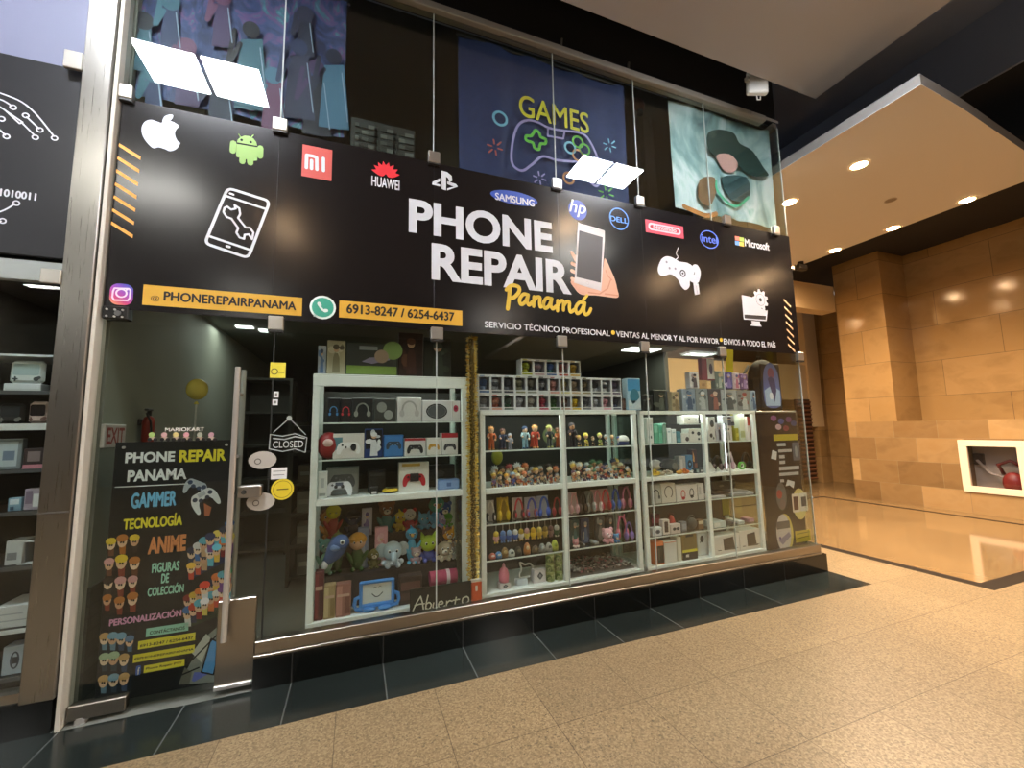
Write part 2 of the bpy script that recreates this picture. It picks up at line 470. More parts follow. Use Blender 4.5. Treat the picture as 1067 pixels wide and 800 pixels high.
def roundpoly(pts, r, n=4):
    """corner-rounded outline"""
    out = []; N = len(pts)
    for i in range(N):
        a, b, c = (Vector(pts[(i + k) % N]) for k in (-1, 0, 1))
        u = (a - b); v = (c - b); q = min(r, u.length * .45, v.length * .45); A = b + u.normalized() * q; C = b + v.normalized() * q
        for k in range(n + 1):
            t = k / n; out.append(tuple(A * (1 - t) ** 2 + b * 2 * t * (1 - t) + C * t * t))
    return out
# ================================================================ THE SETTING
def slab(name, rects, z0, z1, mat):
    mb = MB()
    for x0, x1, y0, y1 in rects: mb.box((x0, y0, z0), (x1, y1, z1), mat)
    return struct(mb.build(name, origin=(0, 0, 0)))
slab('floor', [(-8, 5.30, -13, -0.3825), (4.52, 5.30, -0.3825, 9), (5.30, 10.3, -13, -0.89)], -0.12, 0, GRANITE)
slab('trim_1', [(-8, 4.52, -0.3825, 0.0)], -0.12, 0.0, BLACK_GRANITE)
slab('floor', [(5.43, 8.88, -0.75, 9), (8.975, 11.5, -0.75, 9)], -0.12, 0, FLOOR_MARBLE)
slab('trim_2', [(5.30, 5.43, -0.89, 9), (5.43, 10.3, -0.89, -0.75), (8.88, 8.975, -0.75, 2.9), (4.52, 5.30, 2.83, 2.9), (5.43, 8.88, 2.83, 2.9)], -0.12, 0.0003, DARK_STONE)
slab('floor', [(-8, 4.52, 0.0, 11.1)], -0.12, 0, M('#6f716b', 0.3, var=0.3, bscale=2))

# shop front base
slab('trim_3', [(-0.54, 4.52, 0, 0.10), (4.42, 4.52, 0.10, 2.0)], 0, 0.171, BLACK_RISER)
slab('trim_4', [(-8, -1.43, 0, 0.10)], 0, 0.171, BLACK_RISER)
mb = MB()
mb.box((-0.54, 0.004, 0.171), (4.47, 0.094, 0.188), STEEL_DARK, 0.003)
mb.box((-0.54, 0.016, 0.188), (4.47, 0.09, 0.262), STEEL_DARK, 0.004)
mb.box((4.40, 0.09, 0.171), (4.47, 2.0, 0.262), STEEL_DARK, 0.004)
struct(mb.build('trim_5', origin=(0, 0, 0)))
slab('trim_6', [(-8, -1.55, 0.01, 0.09)], 0.171, 0.215, STEEL_DARK)
# stainless pillar between the two shops
mb = MB(); mb.box((-1.55, -0.03, 0.171), (-1.415, 0.16, 6.2), STEEL, 0.004); mb.box((-1.55, -0.033, 1.10), (-1.415, -0.03, 1.108), M('#5e5a55', 0.4))
struct(mb.build('trim_7', origin=(0, 0, 0)))
mb = MB(); mb.box((-1.412, -0.01, 0.0), (-1.392, 0.10, 6.2), M('#d6d0c2', 0.35), 0.003)
struct(mb.build('trim_8', origin=(0, 0, 0)))
mb = MB(); mb.box((-1.63, -0.045, 3.63), (-1.545, -0.02, 3.74), M('#c9c6be', 0.3, 0.8), 0.004); mb.box((-1.63, -0.045, 2.34), (-1.545, -0.02, 2.42), M('#c9c6be', 0.3, 0.8), 0.004)
struct(mb.build('trim_9', origin=(0, 0, 0)))
# rail over the transom glass
mb = MB(); mb.box((-1.39, 0.0, 4.862), (4.22, 0.10, 4.925), M('#8d887f', 0.45, 0.3), 0.006)
mb.box((4.0, -0.005, 4.87), (4.40, 0.0, 4.905), M('#8d887f', 0.45, 0.3), 0.002)
for hx, hy in ((585, 48), (655, 66)):
    q = F(hx, hy, 0.02); mb.cyl((q.x, 0.03, 4.92), (q.x + 0.01, 0.03, 5.02), 0.012, M('#55514c', 0.5), seg=8)
struct(mb.build('trim_10', origin=(0, 0, 0)))
slab('wall_front', [(-8, 4.45, 0.06, 0.16)], 4.925, 6.4, SOFFIT)
# ceilings
slab('ceiling', [(-9, 4.6, -13, -0.29)], 5.0, 5.18, CEIL)
slab('ceiling', [(-9, 14, -13, 9)], 6.4, 6.5, DARKCEIL)
slab('ceiling', [(7.1, 14, -13, 9)], 5.6, 6.4, DARKBEAM)
slab('trim_13', [(7.06, 7.1, -13, 9)], 5.58, 6.4, DARKCEIL)
slab('ceiling', [(7.55, 11, -13, 9)], 4.775, 4.95, DARKBEAM)
edge = smooth_path([(4.45, -1.20), (5.12, -1.17), (5.74, -1.125), (6.63, -1.06), (7.5, -1.0)], 4)
mb = MB(); mb.prism([(x, y, 4.35) for x, y in edge] + [(7.5, 9, 4.35), (4.45, 9, 4.35)], (0, 0, 0.004), CEIL_WARM)
mb.prism([(x, y, 4.354) for x, y in edge] + [(7.5, 9, 4.354), (4.45, 9, 4.354)], (0, 0, 0.10), M('#6e6a66', 0.8))
struct(mb.build('ceiling', origin=(0, 0, 0)))
slab('ceiling', [(4.9, 9.0, -13, -2.35)], 4.35, 4.47, CEIL_WARM)

# passage walls on the right
slab('wall_right', [(10.15, 10.6, -6, 1.69)], 1.5, 4.8, WALL_MARBLE)
hA, hB = FX(998.5, 458.2, 9.35), FX(1004.5, 511.7, 9.35)      # hose cabinet opening in the dado
HZ1, HZ0, HY1 = hA.z, hB.z, (hA.y + hB.y) / 2; HY0 = HY1 - 0.95
mb = MB()
for y0, y1, z0, z1 in ((-6, HY0, 0, 1.5), (HY1, 2.51, 0, 1.5), (HY0, HY1, 0, HZ0), (HY0, HY1, HZ1, 1.5)):
    mb.box((9.35, y0, z0), (10.3, y1, z1), DADO_MARBLE)
mb.box((9.75, HY0, HZ0), (10.3, HY1, HZ1), M('#b9b0a4', 0.6))
struct(mb.build('wall_right', origin=(0, 0, 0)))
slab('wall_right', [(9.35, 10.6, 1.69, 2.51)], 1.5, 4.775, WALL_MARBLE)
slab('wall_right', [(11.5, 11.8, 2.51, 9)], 0, 4.775, WALL_MARBLE)
# far end of the passage: plaster head, jamb, marble pier
FY = 4.2
a = F(868, 322, FY); zb = a.z
mb = MB()
zbeam = F(856, 323, 2.52).z
mb.box((4.47, 2.52, zbeam), (9.35, 2.8, 4.34), PLASTER)
mb.box((4.45, FY, zb), (11.5, FY + 0.3, 4.775), PLASTER)
xj0, xj1 = F(841, 380, FY).x, F(853, 380, FY).x
mb.box((xj0, FY, 1.4), (xj1, FY + 0.3, zb), PLASTER)
z3, z4 = F(838, 416, FY).z, F(838, 380, FY).z
mb.box((4.45, FY + 0.05, z3), (xj0 + 0.05, FY + 0.3, z4), PLASTER)
struct(mb.build('wall_back', origin=(0, 0, 0)))
mb = MB(); mb.box((xj1, FY + 0.05, 0), (11.5, FY + 0.3, zb), WALL_MARBLE_X); mb.box((xj0 + 0.2, FY + 0.0, 0), (xj1, FY + 0.3, 1.4), WALL_MARBLE_X)
struct(mb.build('wall_back', origin=(0, 0, 0)))
slab('wall_back', [(4.45, 11, FY + 0.9, FY + 1.0)], 0, 4.775, M('#3a2c24', 0.7))
slab('wall_left', [(-9, -8, -13, 2)], 0, 6.4, M('#7a7265', 0.8))
slab('wall_back', [(-9, 14, -13.3, -13)], 0, 6.4, M('#5e564c', 0.7))
# louvred door at the end of the passage
mb = MB(); lx0, lx1 = F(834, 455, FY - 0.05).x, F(848.5, 455, FY - 0.05).x; lz0, lz1 = 0.12, z3
mb.box((lx0, FY - 0.02, lz0), (lx1, FY + 0.04, lz1), M('#3b2318', 0.5))
k = lz0
while k < lz1 - 0.06:
    mb.box((lx0 + 0.03, FY - 0.07, k), (lx1 - 0.03, FY - 0.02, k + 0.035), M('#6b4228', 0.45), 0, rot=(0.5, 0, 0)); k += 0.105
struct(mb.build('door_2', origin=((lx0 + lx1) / 2, FY, 0)))

# shop interior shell
slab('wall_left', [(-1.42, -1.385, 0.12, 11)], 0, 4.9, INWALL)
slab('wall_left', [(-1.385, -1.37, 0.12, 1.6)], 0, 0.66, marble_mat('dark_stone_panel', '#2c2f2b', '#44473f', '#ffffff', 0.3, 0.07, 'YZ', 0.4, mortar=(0.02, 0.02, 0.02, 1)))
slab('wall_back', [(-1.42, 4.45, 11, 11.1)], 0, 4.9, M('#4a4a42', 0.7))
slab('wall_back', [(-1.42, 4.45, 1.35, 1.42)], 2.62, 6.2, M('#5a594f', 0.75))
slab('wall_right', [(4.40, 4.47, 2.05, 11)], 0, 4.9, M('#4a4a42', 0.7))
slab('ceiling', [(-1.42, 4.45, 1.42, 11)], 2.62, 2.72, M('#77776e', 0.7))
slab('trim_11', [(4.40, 4.46, 0.06, 2.05)], 4.86, 4.925, M('#8d887f', 0.45, 0.3))
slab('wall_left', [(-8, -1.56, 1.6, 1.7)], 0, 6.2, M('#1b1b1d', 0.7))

# ---- glass panes (each its own window) with light silicone joints
GY0, GY1 = 0.045, 0.055
SEAL = M('#b9c2bd', 0.3)
n_win = [0]
def pane(x0, x1, z0, z1, seal=True, y0=GY0, y1=GY1):
    n_win[0] += 1
    mb = MB(); mb.box((x0, y0, z0), (x1 - 0.005, y1, z1), GLASS)
    o = struct(mb.build('window_%d' % n_win[0]))
    if seal:
        sb = MB(); sb.box((x1 - 0.005, y0 - 0.001, z0), (x1 + 0.002, y1, z1), SEAL); sb.build('seal', o)
    return o
TJ = [-1.39, -0.53, 0.525, 1.59, 2.46, 3.35, 4.45]
for a, b in zip(TJ, TJ[1:]): pane(a, b, 3.56, 4.862)
LJ = [-0.505, 0.55, 1.60, 2.44, 3.36, 4.45]
for a, b in zip(LJ, LJ[1:]): pane(a, b, 0.255, 2.236)
n_win[0] += 1
mb = MB(); mb.box((4.44, 0.06, 0.262), (4.45, 2.05, 4.86), GLASS); struct(mb.build('window_%d' % n_win[0]))
# neighbour shop: pane, lavender transom panel
n_win[0] += 1
mb = MB(); mb.box((-8, GY0, 0.215), (-1.56, GY1, 2.50), GLASS); struct(mb.build('window_%d' % n_win[0]))
q0 = F(0, 76, 0.03)
slab('wall_front', [(-8, -1.555, 0.04, 0.06)], 3.66, 6.2, M('#74778e', 0.6))
slab('trim_12', [(-8, -1.555, 0.0, 0.05)], 2.36, 2.47, M('#9aa09c', 0.4))

# ---- glass door
door = MB(); door.box((-1.385, GY0, 0.03), (-0.512, GY1, 2.236), GLASS)
door = struct(door.build('door_1', origin=(-1.385, 0.05, 0.0)))
mb = MB(); mb.box((-0.514, GY0 - 0.001, 0.26), (-0.506, GY1, 2.236), M('#2b2e2c', 0.4)); mb.build('edge_seal', door)
def onglass(px, py): return F(px, py, GY0)
hA, hB = onglass(248.5, 384), onglass(240, 662)
xh = (hA.x + hB.x) / 2
mb = MB()
mb.cyl((xh, -0.03, hB.z), (xh, -0.03, hA.z), 0.016, CHROME, seg=16)
mb.cyl((xh, 0.115, hB.z), (xh, 0.115, hA.z), 0.016, CHROME, seg=16)
for z in (hA.z - 0.16, hB.z + 0.2, (hA.z + hB.z) / 2 + 0.25): mb.cyl((xh, -0.03, z), (xh, 0.115, z), 0.011, CHROME, seg=10)
mb.build('pull_handle', door)
A, B = onglass(101, 320), onglass(135, 334)
mb = MB(); mb.box((-1.385, 0.02, B.z), (B.x, 0.085, A.z + 0.01), M('#121212', 0.35), 0.006)
for u in (0.1, 0.5, 0.9):
    for w in (0.2, 0.8): mb.cyl((-1.37 + u * (B.x + 1.355), 0.022, B.z + w * (A.z - B.z)), (-1.37 + u * (B.x + 1.355), 0.014, B.z + w * (A.z - B.z)), 0.006, CHROME, seg=8)
mb.cyl((-1.31, 0.02, (A.z + B.z) / 2), (-1.31, 0.012, (A.z + B.z) / 2), 0.016, M('#8b8b8b', 0.3, 1), seg=12)
mb.build('top_hinge', door)['label'] = 'black top corner hinge with screws'
mb = MB(); mb.box((-1.385, 0.025, 0.02), (-1.14, 0.08, 0.095), STEEL_DARK, 0.005); mb.cyl((-1.33, 0.05, 0.0), (-1.33, 0.05, 0.03), 0.03, CHROME); mb.build('bottom_hinge', door)
A, B = onglass(249, 506), onglass(273, 517)
mb = MB(); mb.box((A.x, 0.01, B.z), (B.x, 0.09, A.z), M('#b5b0a8', 0.3, 0.9), 0.006); mb.cyl((A.x + 0.035, 0.01, (A.z + B.z) / 2), (A.x + 0.035, 0.0, (A.z + B.z) / 2), 0.014, M('#3a3936', 0.4)); mb.build('lock', door)
A, B = onglass(232, 560), onglass(264, 716)
mb = MB(); mb.box((A.x, 0.026, 0.045), (-0.542, 0.075, 0.52), STEEL_DARK, 0.004)
mb.box((A.x, 0.012, 0.03), (-0.545, 0.085, 0.055), CHROME, 0.004); mb.build('kick_plate', door)['label'] = 'stainless steel kick plate'

# ---- square clamps that hold glass and sign
def clamp(px, py, z, name_txt):
    x = F(px, py, 0.03).x
    mb = MB(); mb.box((x - 0.045, 0.005, z - 0.05), (x + 0.045, 0.044, z + 0.04), M('#c4c0b8', 0.28, 0.9), 0.005)
    mb.box((x - 0.045, 0.008, z - 0.066), (x + 0.045, 0.043, z - 0.05), M('#2a2927', 0.5), 0.002)
    return struct(mb.build('trim_%d' % name_txt))
n = 20
for px, py in ((130, 103), (292, 136), (452, 170), (580, 198), (666, 214), (757, 232), (808, 243)): clamp(px, py, 3.60, n); n += 1
for px, py in ((288, 333), (455, 349), (585, 357), (671, 362), (752, 369), (833, 374)): clamp(px, py, 2.215, n); n += 1

# ================================================================ LAMPS
EM_WHITE = M('#f4f8ff', 0.5, emit=PANEL_POWER)
EM_WHITE_ADDED = M('#f4f2ea', 0.5, emit=24.0)
EM_WARM = M('#ffd09a', 0.5, emit=200.0)
def panel_pair(x0, x1, y0, y1, z, label, em=None):
    t = thing('ceiling_light', label, 'light', ((x0 + x1) / 2, (y0 + y1) / 2, z), 'white panel lights in the hall ceiling')
    mid = (x0 + x1) / 2
    for a, b in ((x0, mid - 0.012), (mid + 0.012, x1)):
        mb = MB(); mb.box((a + 0.01, y0 + 0.01, z - 0.016), (b - 0.01, y1 - 0.01, z - 0.010), em or EM_WHITE); mb.build('diffuser', t)
    mb = MB(); mb.box((x0 - 0.01, y0 - 0.01, z - 0.010), (x1 + 0.01, y1 + 0.01, z), WHITE); mb.build('light_frame', t)
for r_, (y0, rows_) in enumerate(((-1.67, 'first'), (-4.15, 'second'), (-9.6, 'third'))):  # rows past the first are unseen panels added to brighten the hall
    for x0, side in ((-6.4 if r_ == 0 else -7.2, 'before the neighbouring shop'), (-1.95 if r_ == 0 else -3.25, 'before the left half of the shop'), (2.67 if r_ == 0 else 3.62, 'before the right half of the shop')):
        panel_pair(x0, x0 + (.96 if x0 > 0 else 1.01), y0 - (.05 if x0 > 0 else 0), y0 + .5 - (.07 if x0 > 0 else 0), 5.0, 'two square white ceiling panels %s, %s row out' % (side, rows_), None if r_ == 0 else EM_WHITE_ADDED)

def downlight(x, y, z, w, label, group, col=(1.0, 0.80, 0.58), r=0.075, blend=0.8, ang=150):
    t = thing('downlight', label, 'light', (x, y, z), group)
    mb = MB(); mb.lathe((x, y, z), [(r + 0.025, -0.001), (r + 0.02, -0.008), (r, -0.008), (r - 0.004, -0.002)], M('#efe6d8', 0.4), 20); mb.build('trim_ring', t)
    mb = MB(); mb.cyl((x, y, z - 0.003), (x, y, z - 0.0005), r, EM_WARM, seg=20); mb.build('lens', t)
    if w:
        d = bpy.data.lights.new('downlight_beam', 'SPOT'); d.energy = w; d.color = col; d.spot_size = math.radians(ang); d.spot_blend = blend; d.shadow_soft_size = 0.07
        o = bpy.data.objects.new('downlight_beam', d); COL.objects.link(o); o.location = (x, y, z - 0.03)
    return t
rows = [-0.31, 0.49, 1.29, 2.1, 2.9, 4.5, 6.0]  # last two rows are added to brighten the far passage wall
for j, X in enumerate((5.2, 7.4)):
    for i, y in enumerate(rows):
        downlight(X, y, 4.35, DOWNLIGHT_W * 2 if i < 3 else DOWNLIGHT_W,
                  'warm downlight in the passage ceiling, %s from its front edge, row along %s' % (ORD[i], ('the shop', 'the marble wall')[j]), 'warm downlights in the side passage ceiling')
k = 0
for X, y in ((5.6, -3.25), (7.42, -2.6), (7.42, -3.6), (7.9, -4.5)):
    downlight(X, y, 4.35, HALL_DOWNLIGHT_W, 'round warm downlight of the hall ceiling facing the right end of the sign', 'warm downlights in the hall ceiling'); k += 1
for X, y in ((3.36, -3.0), (4.3, -9.0), (-1.2, -4.6)):
    downlight(X, y, 5.0, HALL_DOWNLIGHT_W * 0.6, 'round warm downlight in the white hall ceiling', 'warm downlights in the hall ceiling', col=(1.0, 0.8, 0.6))
# lights inside the shop
EM_IN = M('#f2f6f2', 0.5, emit=2.2)
_c = [FZ(683, 365.5, 2.61), FZ(281, 345, 2.61), FZ(255, 341, 2.61)]
for i, (x, y) in enumerate((min(q.x, 3.9), min(q.y, 10.5)) for q in _c):
    t = thing('ceiling_light', 'white ceiling panel inside the shop, %s' % ('above the right cabinets', 'right one above the door side', 'left one above the door side')[i], 'light', (x, y, 2.62), 'ceiling panels inside the shop')
    mb = MB(); sx = (0.26, 0.1, 0.08)[i]; mb.box((x - sx, y - sx * .5, 2.605), (x + sx, y + sx * .5, 2.62), EM_IN, 0.004); mb.build('diffuser', t)
    area('shop_light', (x, y, 2.59), 0.5, SHOP_LIGHT_W if i < 1 else 1.5, (0.95, 1.0, 0.9), size_y=0.25)
# ================================================================ THE SHOP SIGN
WH = M('#d2d4da', 0.4); YEL = M('#d8a636', 0.45); ORG = M('#f0aa4e', 0.45); INK = M('#1c191a', 0.4); BRY = M('#dcb935', 0.45)
sign = thing('shop_sign', 'long black shop sign with big white lettering and a row of logos over the window', 'sign', (1.53, 0.04, 2.24))
SY = 0.031
mb = MB()
SJ = [-1.385, -0.53, 0.525, 1.59, 2.46, 3.35, 4.455]
mb.box((-1.385, SY + 0.001, 2.238), (4.455, 0.040, 3.558), M('#0c0b0c', 0.5))
mb.build('backing', sign)
for a, b in zip(SJ, SJ[1:]):
    mb = MB(); mb.box((a + 0.0012, SY, 2.236), (b - 0.0012, SY + 0.002, 3.56), VINYL, 0.0008); mb.build('sign_panel', sign)

def pr(): return Print(SY)
def cr(ox, oy, s): return lambda *pts: [(ox + x / s, oy + y / s) for x, y in pts]
# big words
p = pr(); p.text('PHONE', (425.8, 242), (575, 232), WH, 0.035); p.build('lettering', sign)
p = pr(); p.text('REPAIR', (449.6, 291), (594.5, 273), WH, 0.035); p.build('lettering', sign)
# brush-script word under them
p = pr(); c = cr(420, 220, 3.0)
g = cr(500, 180, 3.0486)
def script(pts, w=0.03): p.stroke(smooth_path(g(*pts), 6), w, BRY, 3)
script([(95, 362), (92, 400), (88, 432)], .034); script([(84, 372), (100, 358), (122, 362), (124, 378), (108, 396), (94, 398)], .032)
script([(152, 388), (138, 386), (126, 402), (130, 418), (142, 412), (152, 394)]); script([(153, 388), (150, 408), (156, 420), (166, 410)])
script([(172, 394), (170, 424)]); script([(171, 410), (180, 396), (190, 396), (190, 412), (192, 426), (202, 420)])
script([(226, 400), (212, 398), (202, 414), (206, 430), (218, 424), (227, 404)]); script([(228, 400), (225, 420), (231, 432), (241, 424)])
script([(247, 406), (246, 438)]); script([(247, 422), (256, 408), (265, 410), (265, 436)]); script([(265, 424), (275, 410), (284, 412), (284, 430), (288, 442), (300, 434)])
script([(330, 414), (316, 412), (304, 428), (308, 446), (320, 440), (331, 418)]); script([(333, 413), (330, 436), (335, 450), (345, 446), (352, 432)])
script([(328, 404), (340, 390)], .026)
p.build('lettering', sign, 'yellow brush-script lettering')
# slogan line
p = pr()
p.text('SERVICIO TÉCNICO PROFESIONAL', (505, 341), (635.5, 343), WH, 0.02)
p.text('VENTAS AL MENOR Y AL POR MAYOR', (642, 350.8), (748.6, 352.8), WH, 0.02)
p.text('ENVIOS A TODO EL PAÍS', (754.2, 358.6), (807.7, 355.3), WH, 0.02)
p.disc((638.9, 346.4), 0.02, BRY); p.disc((751.4, 354), 0.02, BRY)
p.build('slogan', sign)
# yellow contact strips
p = pr(); p.rect((148, 317.5), (315, 310.2), YEL); p.text('@', (157, 313.5), (166.5, 308.4), INK, 0.0, l=2); p.text('PHONEREPAIRPANAMA', (170.3, 313.2), (308.8, 314.4), INK, 0.034, l=2); p.build('contact_strip', sign)
p = pr(); p.rect((353.2, 330.6), (481.7, 323.7), YEL); p.text('6913-8247 / 6254-6437', (360.9, 326.3), (473.5, 325.5), INK, 0.034, l=2); p.build('contact_strip', sign)
# hazard bars
p = pr()
for k in range(7):
    x, y = 124.2 - 1.35 * k, 149.2 + 13.55 * k; q = [(x, y), (x + 22.5, y + 14), (x + 22, y + 17.6), (x - .6, y + 3.2)]
    p.poly(q, ORG)
p.build('slanted_bars', sign)
p = pr()
for k in range(7):
    x, y = 816.6 + .75 * k, 311.2 + 7.75 * k; p.poly([(x, y), (x + 7.4, y + 7.6), (x + 7.2, y + 9.4), (x - .1, y + 1.8)], M('#f0c592', 0.45))
p.build('slanted_bars', sign)
# logos along the top edge
p = pr(); c = cr(110, 110, 5.516)
p.poly(smooth_path(c((318, 100), (345, 92), (385, 92), (425, 118)), 4)[:-1] + smooth_path(c((425, 118), (402, 145), (400, 172), (412, 200), (430, 215)), 4)[:-1] + smooth_path(c((430, 215), (410, 248), (372, 262), (340, 250), (305, 240), (275, 245), (240, 215), (212, 170), (208, 125), (228, 92), (262, 82), (295, 92), (318, 100)), 4)[:-1], M('#c4cad8', .4))
p.poly(smooth_path(c((328, 95), (338, 65), (365, 53), (387, 55), (384, 75), (362, 92)), 4, True), M('#c4cad8', .4)); p.build('fruit_logo', sign)
GRN = M('#7fa83e', .45)
p = pr()
hd = [c((754, 212), (760, 195), (778, 180), (800, 173), (825, 176), (850, 190), (866, 210), (872, 232))[i] for i in range(8)]
p.poly(hd, GRN); p.poly(c((754, 220), (872, 240), (872, 316), (850, 318), (754, 296), (750, 280)), GRN, 1.3)
for a in (((735, 216), (731, 262)), ((890, 244), (888, 292))): p.stroke(c(*a), 0.036, GRN, 1.6)
for a in (((788, 300), (786, 322)), ((830, 308), (832, 330))): p.stroke(c(*a), 0.036, GRN)
p.stroke(c((775, 180), (766, 166)), .006, GRN); p.stroke(c((838, 182), (850, 170)), .006, GRN)
p.disc(c((782, 198))[0], .008, VINYL, l=2); p.disc(c((835, 210))[0], .008, VINYL, l=2); p.build('robot_logo', sign)
p = pr(); p.rect((314, 183.2), (346.3, 156.5), M('#c84c42', .45))
p.stroke([(319.2, 174.8), (319.6, 161.6), (326.6, 162.9), (330, 164.4), (330.2, 176.8)], .022, WH, 2); p.stroke([(324.7, 167.3), (324.6, 175.8)], .022, WH, 2); p.stroke([(337, 165), (337, 178)], .022, WH, 2); p.build('square_logo', sign)
p = pr(); RD = M('#e2303b', .45)
for ang in (-80, -56, -33, -11, 11, 33, 56, 80):
    C = F(402, 182, SY); u = math.radians(ang); pts = []
    for t in range(13):
        v = t / 12; w = math.sin(math.pi * v ** .6) * .024
        pts.append(((.004 + v * .1), w))
    pts = pts + [(a, -b) for a, b in pts[::-1]]
    p.add([(C.x + a * math.sin(u) + b * math.cos(u), SY - .001 - .00012 * (ang + 90) / 25, C.z + a * math.cos(u) - b * math.sin(u)) for a, b in pts[:-1]], [list(range(len(pts) - 1))], RD)
p.text('HUAWEI', (387, 193.6), (416.4, 188.4), WH, .03, l=3); p.build('petal_logo', sign)
p = pr(); c = cr(250, 0, 3.557)
p.poly(c((747, 632), (768, 638), (785, 652), (787, 670), (776, 676), (771, 660), (764, 655), (764, 706), (747, 700)), WH)
p.poly(c((742, 660), (714, 674), (712, 684), (742, 692), (742, 684), (726, 680), (742, 672)), WH); p.poly(c((768, 672), (800, 682), (808, 692), (768, 706), (768, 698), (792, 692), (768, 682)), WH); p.build('gamepad_maker_logo', sign)
p = pr(); BL = M('#2f4fb0', .45); p.disc((536, 206.3), .21, BL, .058); p.text('SAMSUNG', (515.8, 208), (556.8, 208.4), WH, .03, l=2); p.build('oval_logo', sign)
p = pr(); p.disc((602, 218.9), .092, M('#3a50b8', .45)); p.text('hp', (593.2, 224.6), (610.3, 210.5), WH, .01, .25, l=2); p.build('round_logo', sign)
p = pr(); DB = M('#3b7fd0', .45); p.ring((645, 228), .1, .012, DB); p.text('DELL', (635.8, 230), (654.2, 228), DB, .03, l=2); p.build('ring_logo', sign)
p = pr(); RP = M('#d8455a', .45); PK = M('#f6c9cf', .45)
p.rect((672.9, 241.6), (711.6, 236), RP); A, B = F(676, 239.5, SY), F(708.5, 237.5, SY)
p.rrect((675.6, 239.2), (709, 238), .034, PK, 2); p.rrect((677.2, 237.8), (707.6, 239.4), .028, RP, 3); p.text('Nintendo', (680.5, 238.2), (704.3, 238), PK, .03, l=4); p.build('red_logo', sign)
p = pr(); IB = M('#4a6fd4', .45); p.ring((739, 249.5), .116, .011, IB, .09); p.text('intel', (731.2, 251.6), (747, 246.6), IB, .02, l=2); p.build('swirl_logo', sign)
p = pr()
for i, (u, w, cc) in enumerate(((0, 0, '#e8604c'), (1, 0, '#9ab83a'), (0, 1, '#4d90d8'), (1, 1, '#efc23e'))):
    x = 766 + u * 4.7; y = 245.8 + w * 4.9 + u * 1.0; p.rect((x, y + 4.4), (x + 4.2, y + .9), M(cc, .45))
p.text('Microsoft', (776.3, 256.6), (801.2, 253.4), WH, .025); p.build('squares_logo', sign)
# phone-with-wrench outline icon
p = pr(); c = cr(110, 110, 5.516); W = .017
ph = roundpoly([(237.3, 195.8), (281.2, 209.6), (258.6, 268.8), (213.4, 253.4)], 6)
p.stroke(ph, W, WH, closed=True); p.stroke([(236, 204.3), (277.6, 218)], W * .85, WH); p.stroke([(219.2, 246.5), (261.6, 260.6)], W * .85, WH)
p.stroke(c((715, 505), (735, 512)), W * .7, WH); p.stroke([(236.5, 256.6), (239, 257.3)], W, WH)
wr = c((700, 580), (722, 598), (748, 592), (742, 572), (768, 590), (774, 622), (762, 646), (805, 700), (830, 702), (850, 730), (842, 768), (824, 740), (800, 742), (796, 766), (770, 758), (752, 730), (762, 704), (724, 650), (696, 640), (678, 612), (684, 588))
p.stroke(wr, W * .72, WH, closed=True); p.build('phone_icon', sign)
# instagram-like camera badge and round call badge
p = pr(); c = cr(0, 220, 3.952)
cols = ['#5b4bb0', '#8a45b4', '#b83c9c', '#d6407a', '#e8804f', '#f0b060']
A, B = F(*c((447, 385))[0], SY), F(*c((553, 300))[0], SY)
p.rrect(c((448, 383))[0], c((552, 303))[0], .04, M('#b23d9e', .4))
m_, nt_, b_, L_ = node_mat('camera_badge'); tc_ = nt_.nodes.new('ShaderNodeTexCoord'); sp_ = nt_.nodes.new('ShaderNodeSeparateXYZ'); L_(tc_.outputs['Generated'], sp_.inputs[0])
ad_ = nt_.nodes.new('ShaderNodeMath'); ad_.operation = 'MULTIPLY_ADD'; ad_.inputs[1].default_value = .35; L_(sp_.outputs[0], ad_.inputs[0]); ml_ = nt_.nodes.new('ShaderNodeMath'); ml_.operation = 'MULTIPLY'; ml_.inputs[1].default_value = .65; L_(sp_.outputs[2], ml_.inputs[0]); L_(ml_.outputs[0], ad_.inputs[2])
rp_ = ramp(nt_, [(0.0, '#f2a25a'), (0.3, '#d8447e'), (0.6, '#a04bc0'), (0.9, '#4f56c8')]); L_(ad_.outputs[0], rp_.inputs['Fac']); L_(rp_.outputs['Color'], b_.inputs['Base Color'])
p.mats[0] = m_
IW = M('#f6dcf0', .4)
q = smooth_path(c((470, 318), (535, 318), (538, 366), (466, 366)), 1, True)
p.stroke(c((466, 330), (472, 317), (532, 319), (538, 328), (535, 358), (527, 368), (470, 366), (463, 354)), .009, IW, 2, True); p.ring(c((501, 338))[0], .024, .009, IW, l=3); p.disc(c((524, 323))[0], .006, IW, l=3); p.build('camera_badge', sign)
p = pr(); c = cr(240, 160, 3.557)
p.disc(c((343, 570))[0], .082, M('#e8f2ee', .4), l=1); p.poly(c((312, 580), (308, 604), (335, 598)), M('#e8f2ee', .4), 1); p.disc(c((343, 570))[0], .068, M('#3fa58c', .4), l=2)
p.stroke(c((330, 556), (333, 568), (343, 580), (356, 584)), .014, M('#e8f2ee', .4), 3); p.stroke(c((329, 556), (332, 562)), .024, M('#e8f2ee', .4), 3); p.stroke(c((350, 582), (356, 582)), .024, M('#e8f2ee', .4), 3); p.build('call_badge', sign)
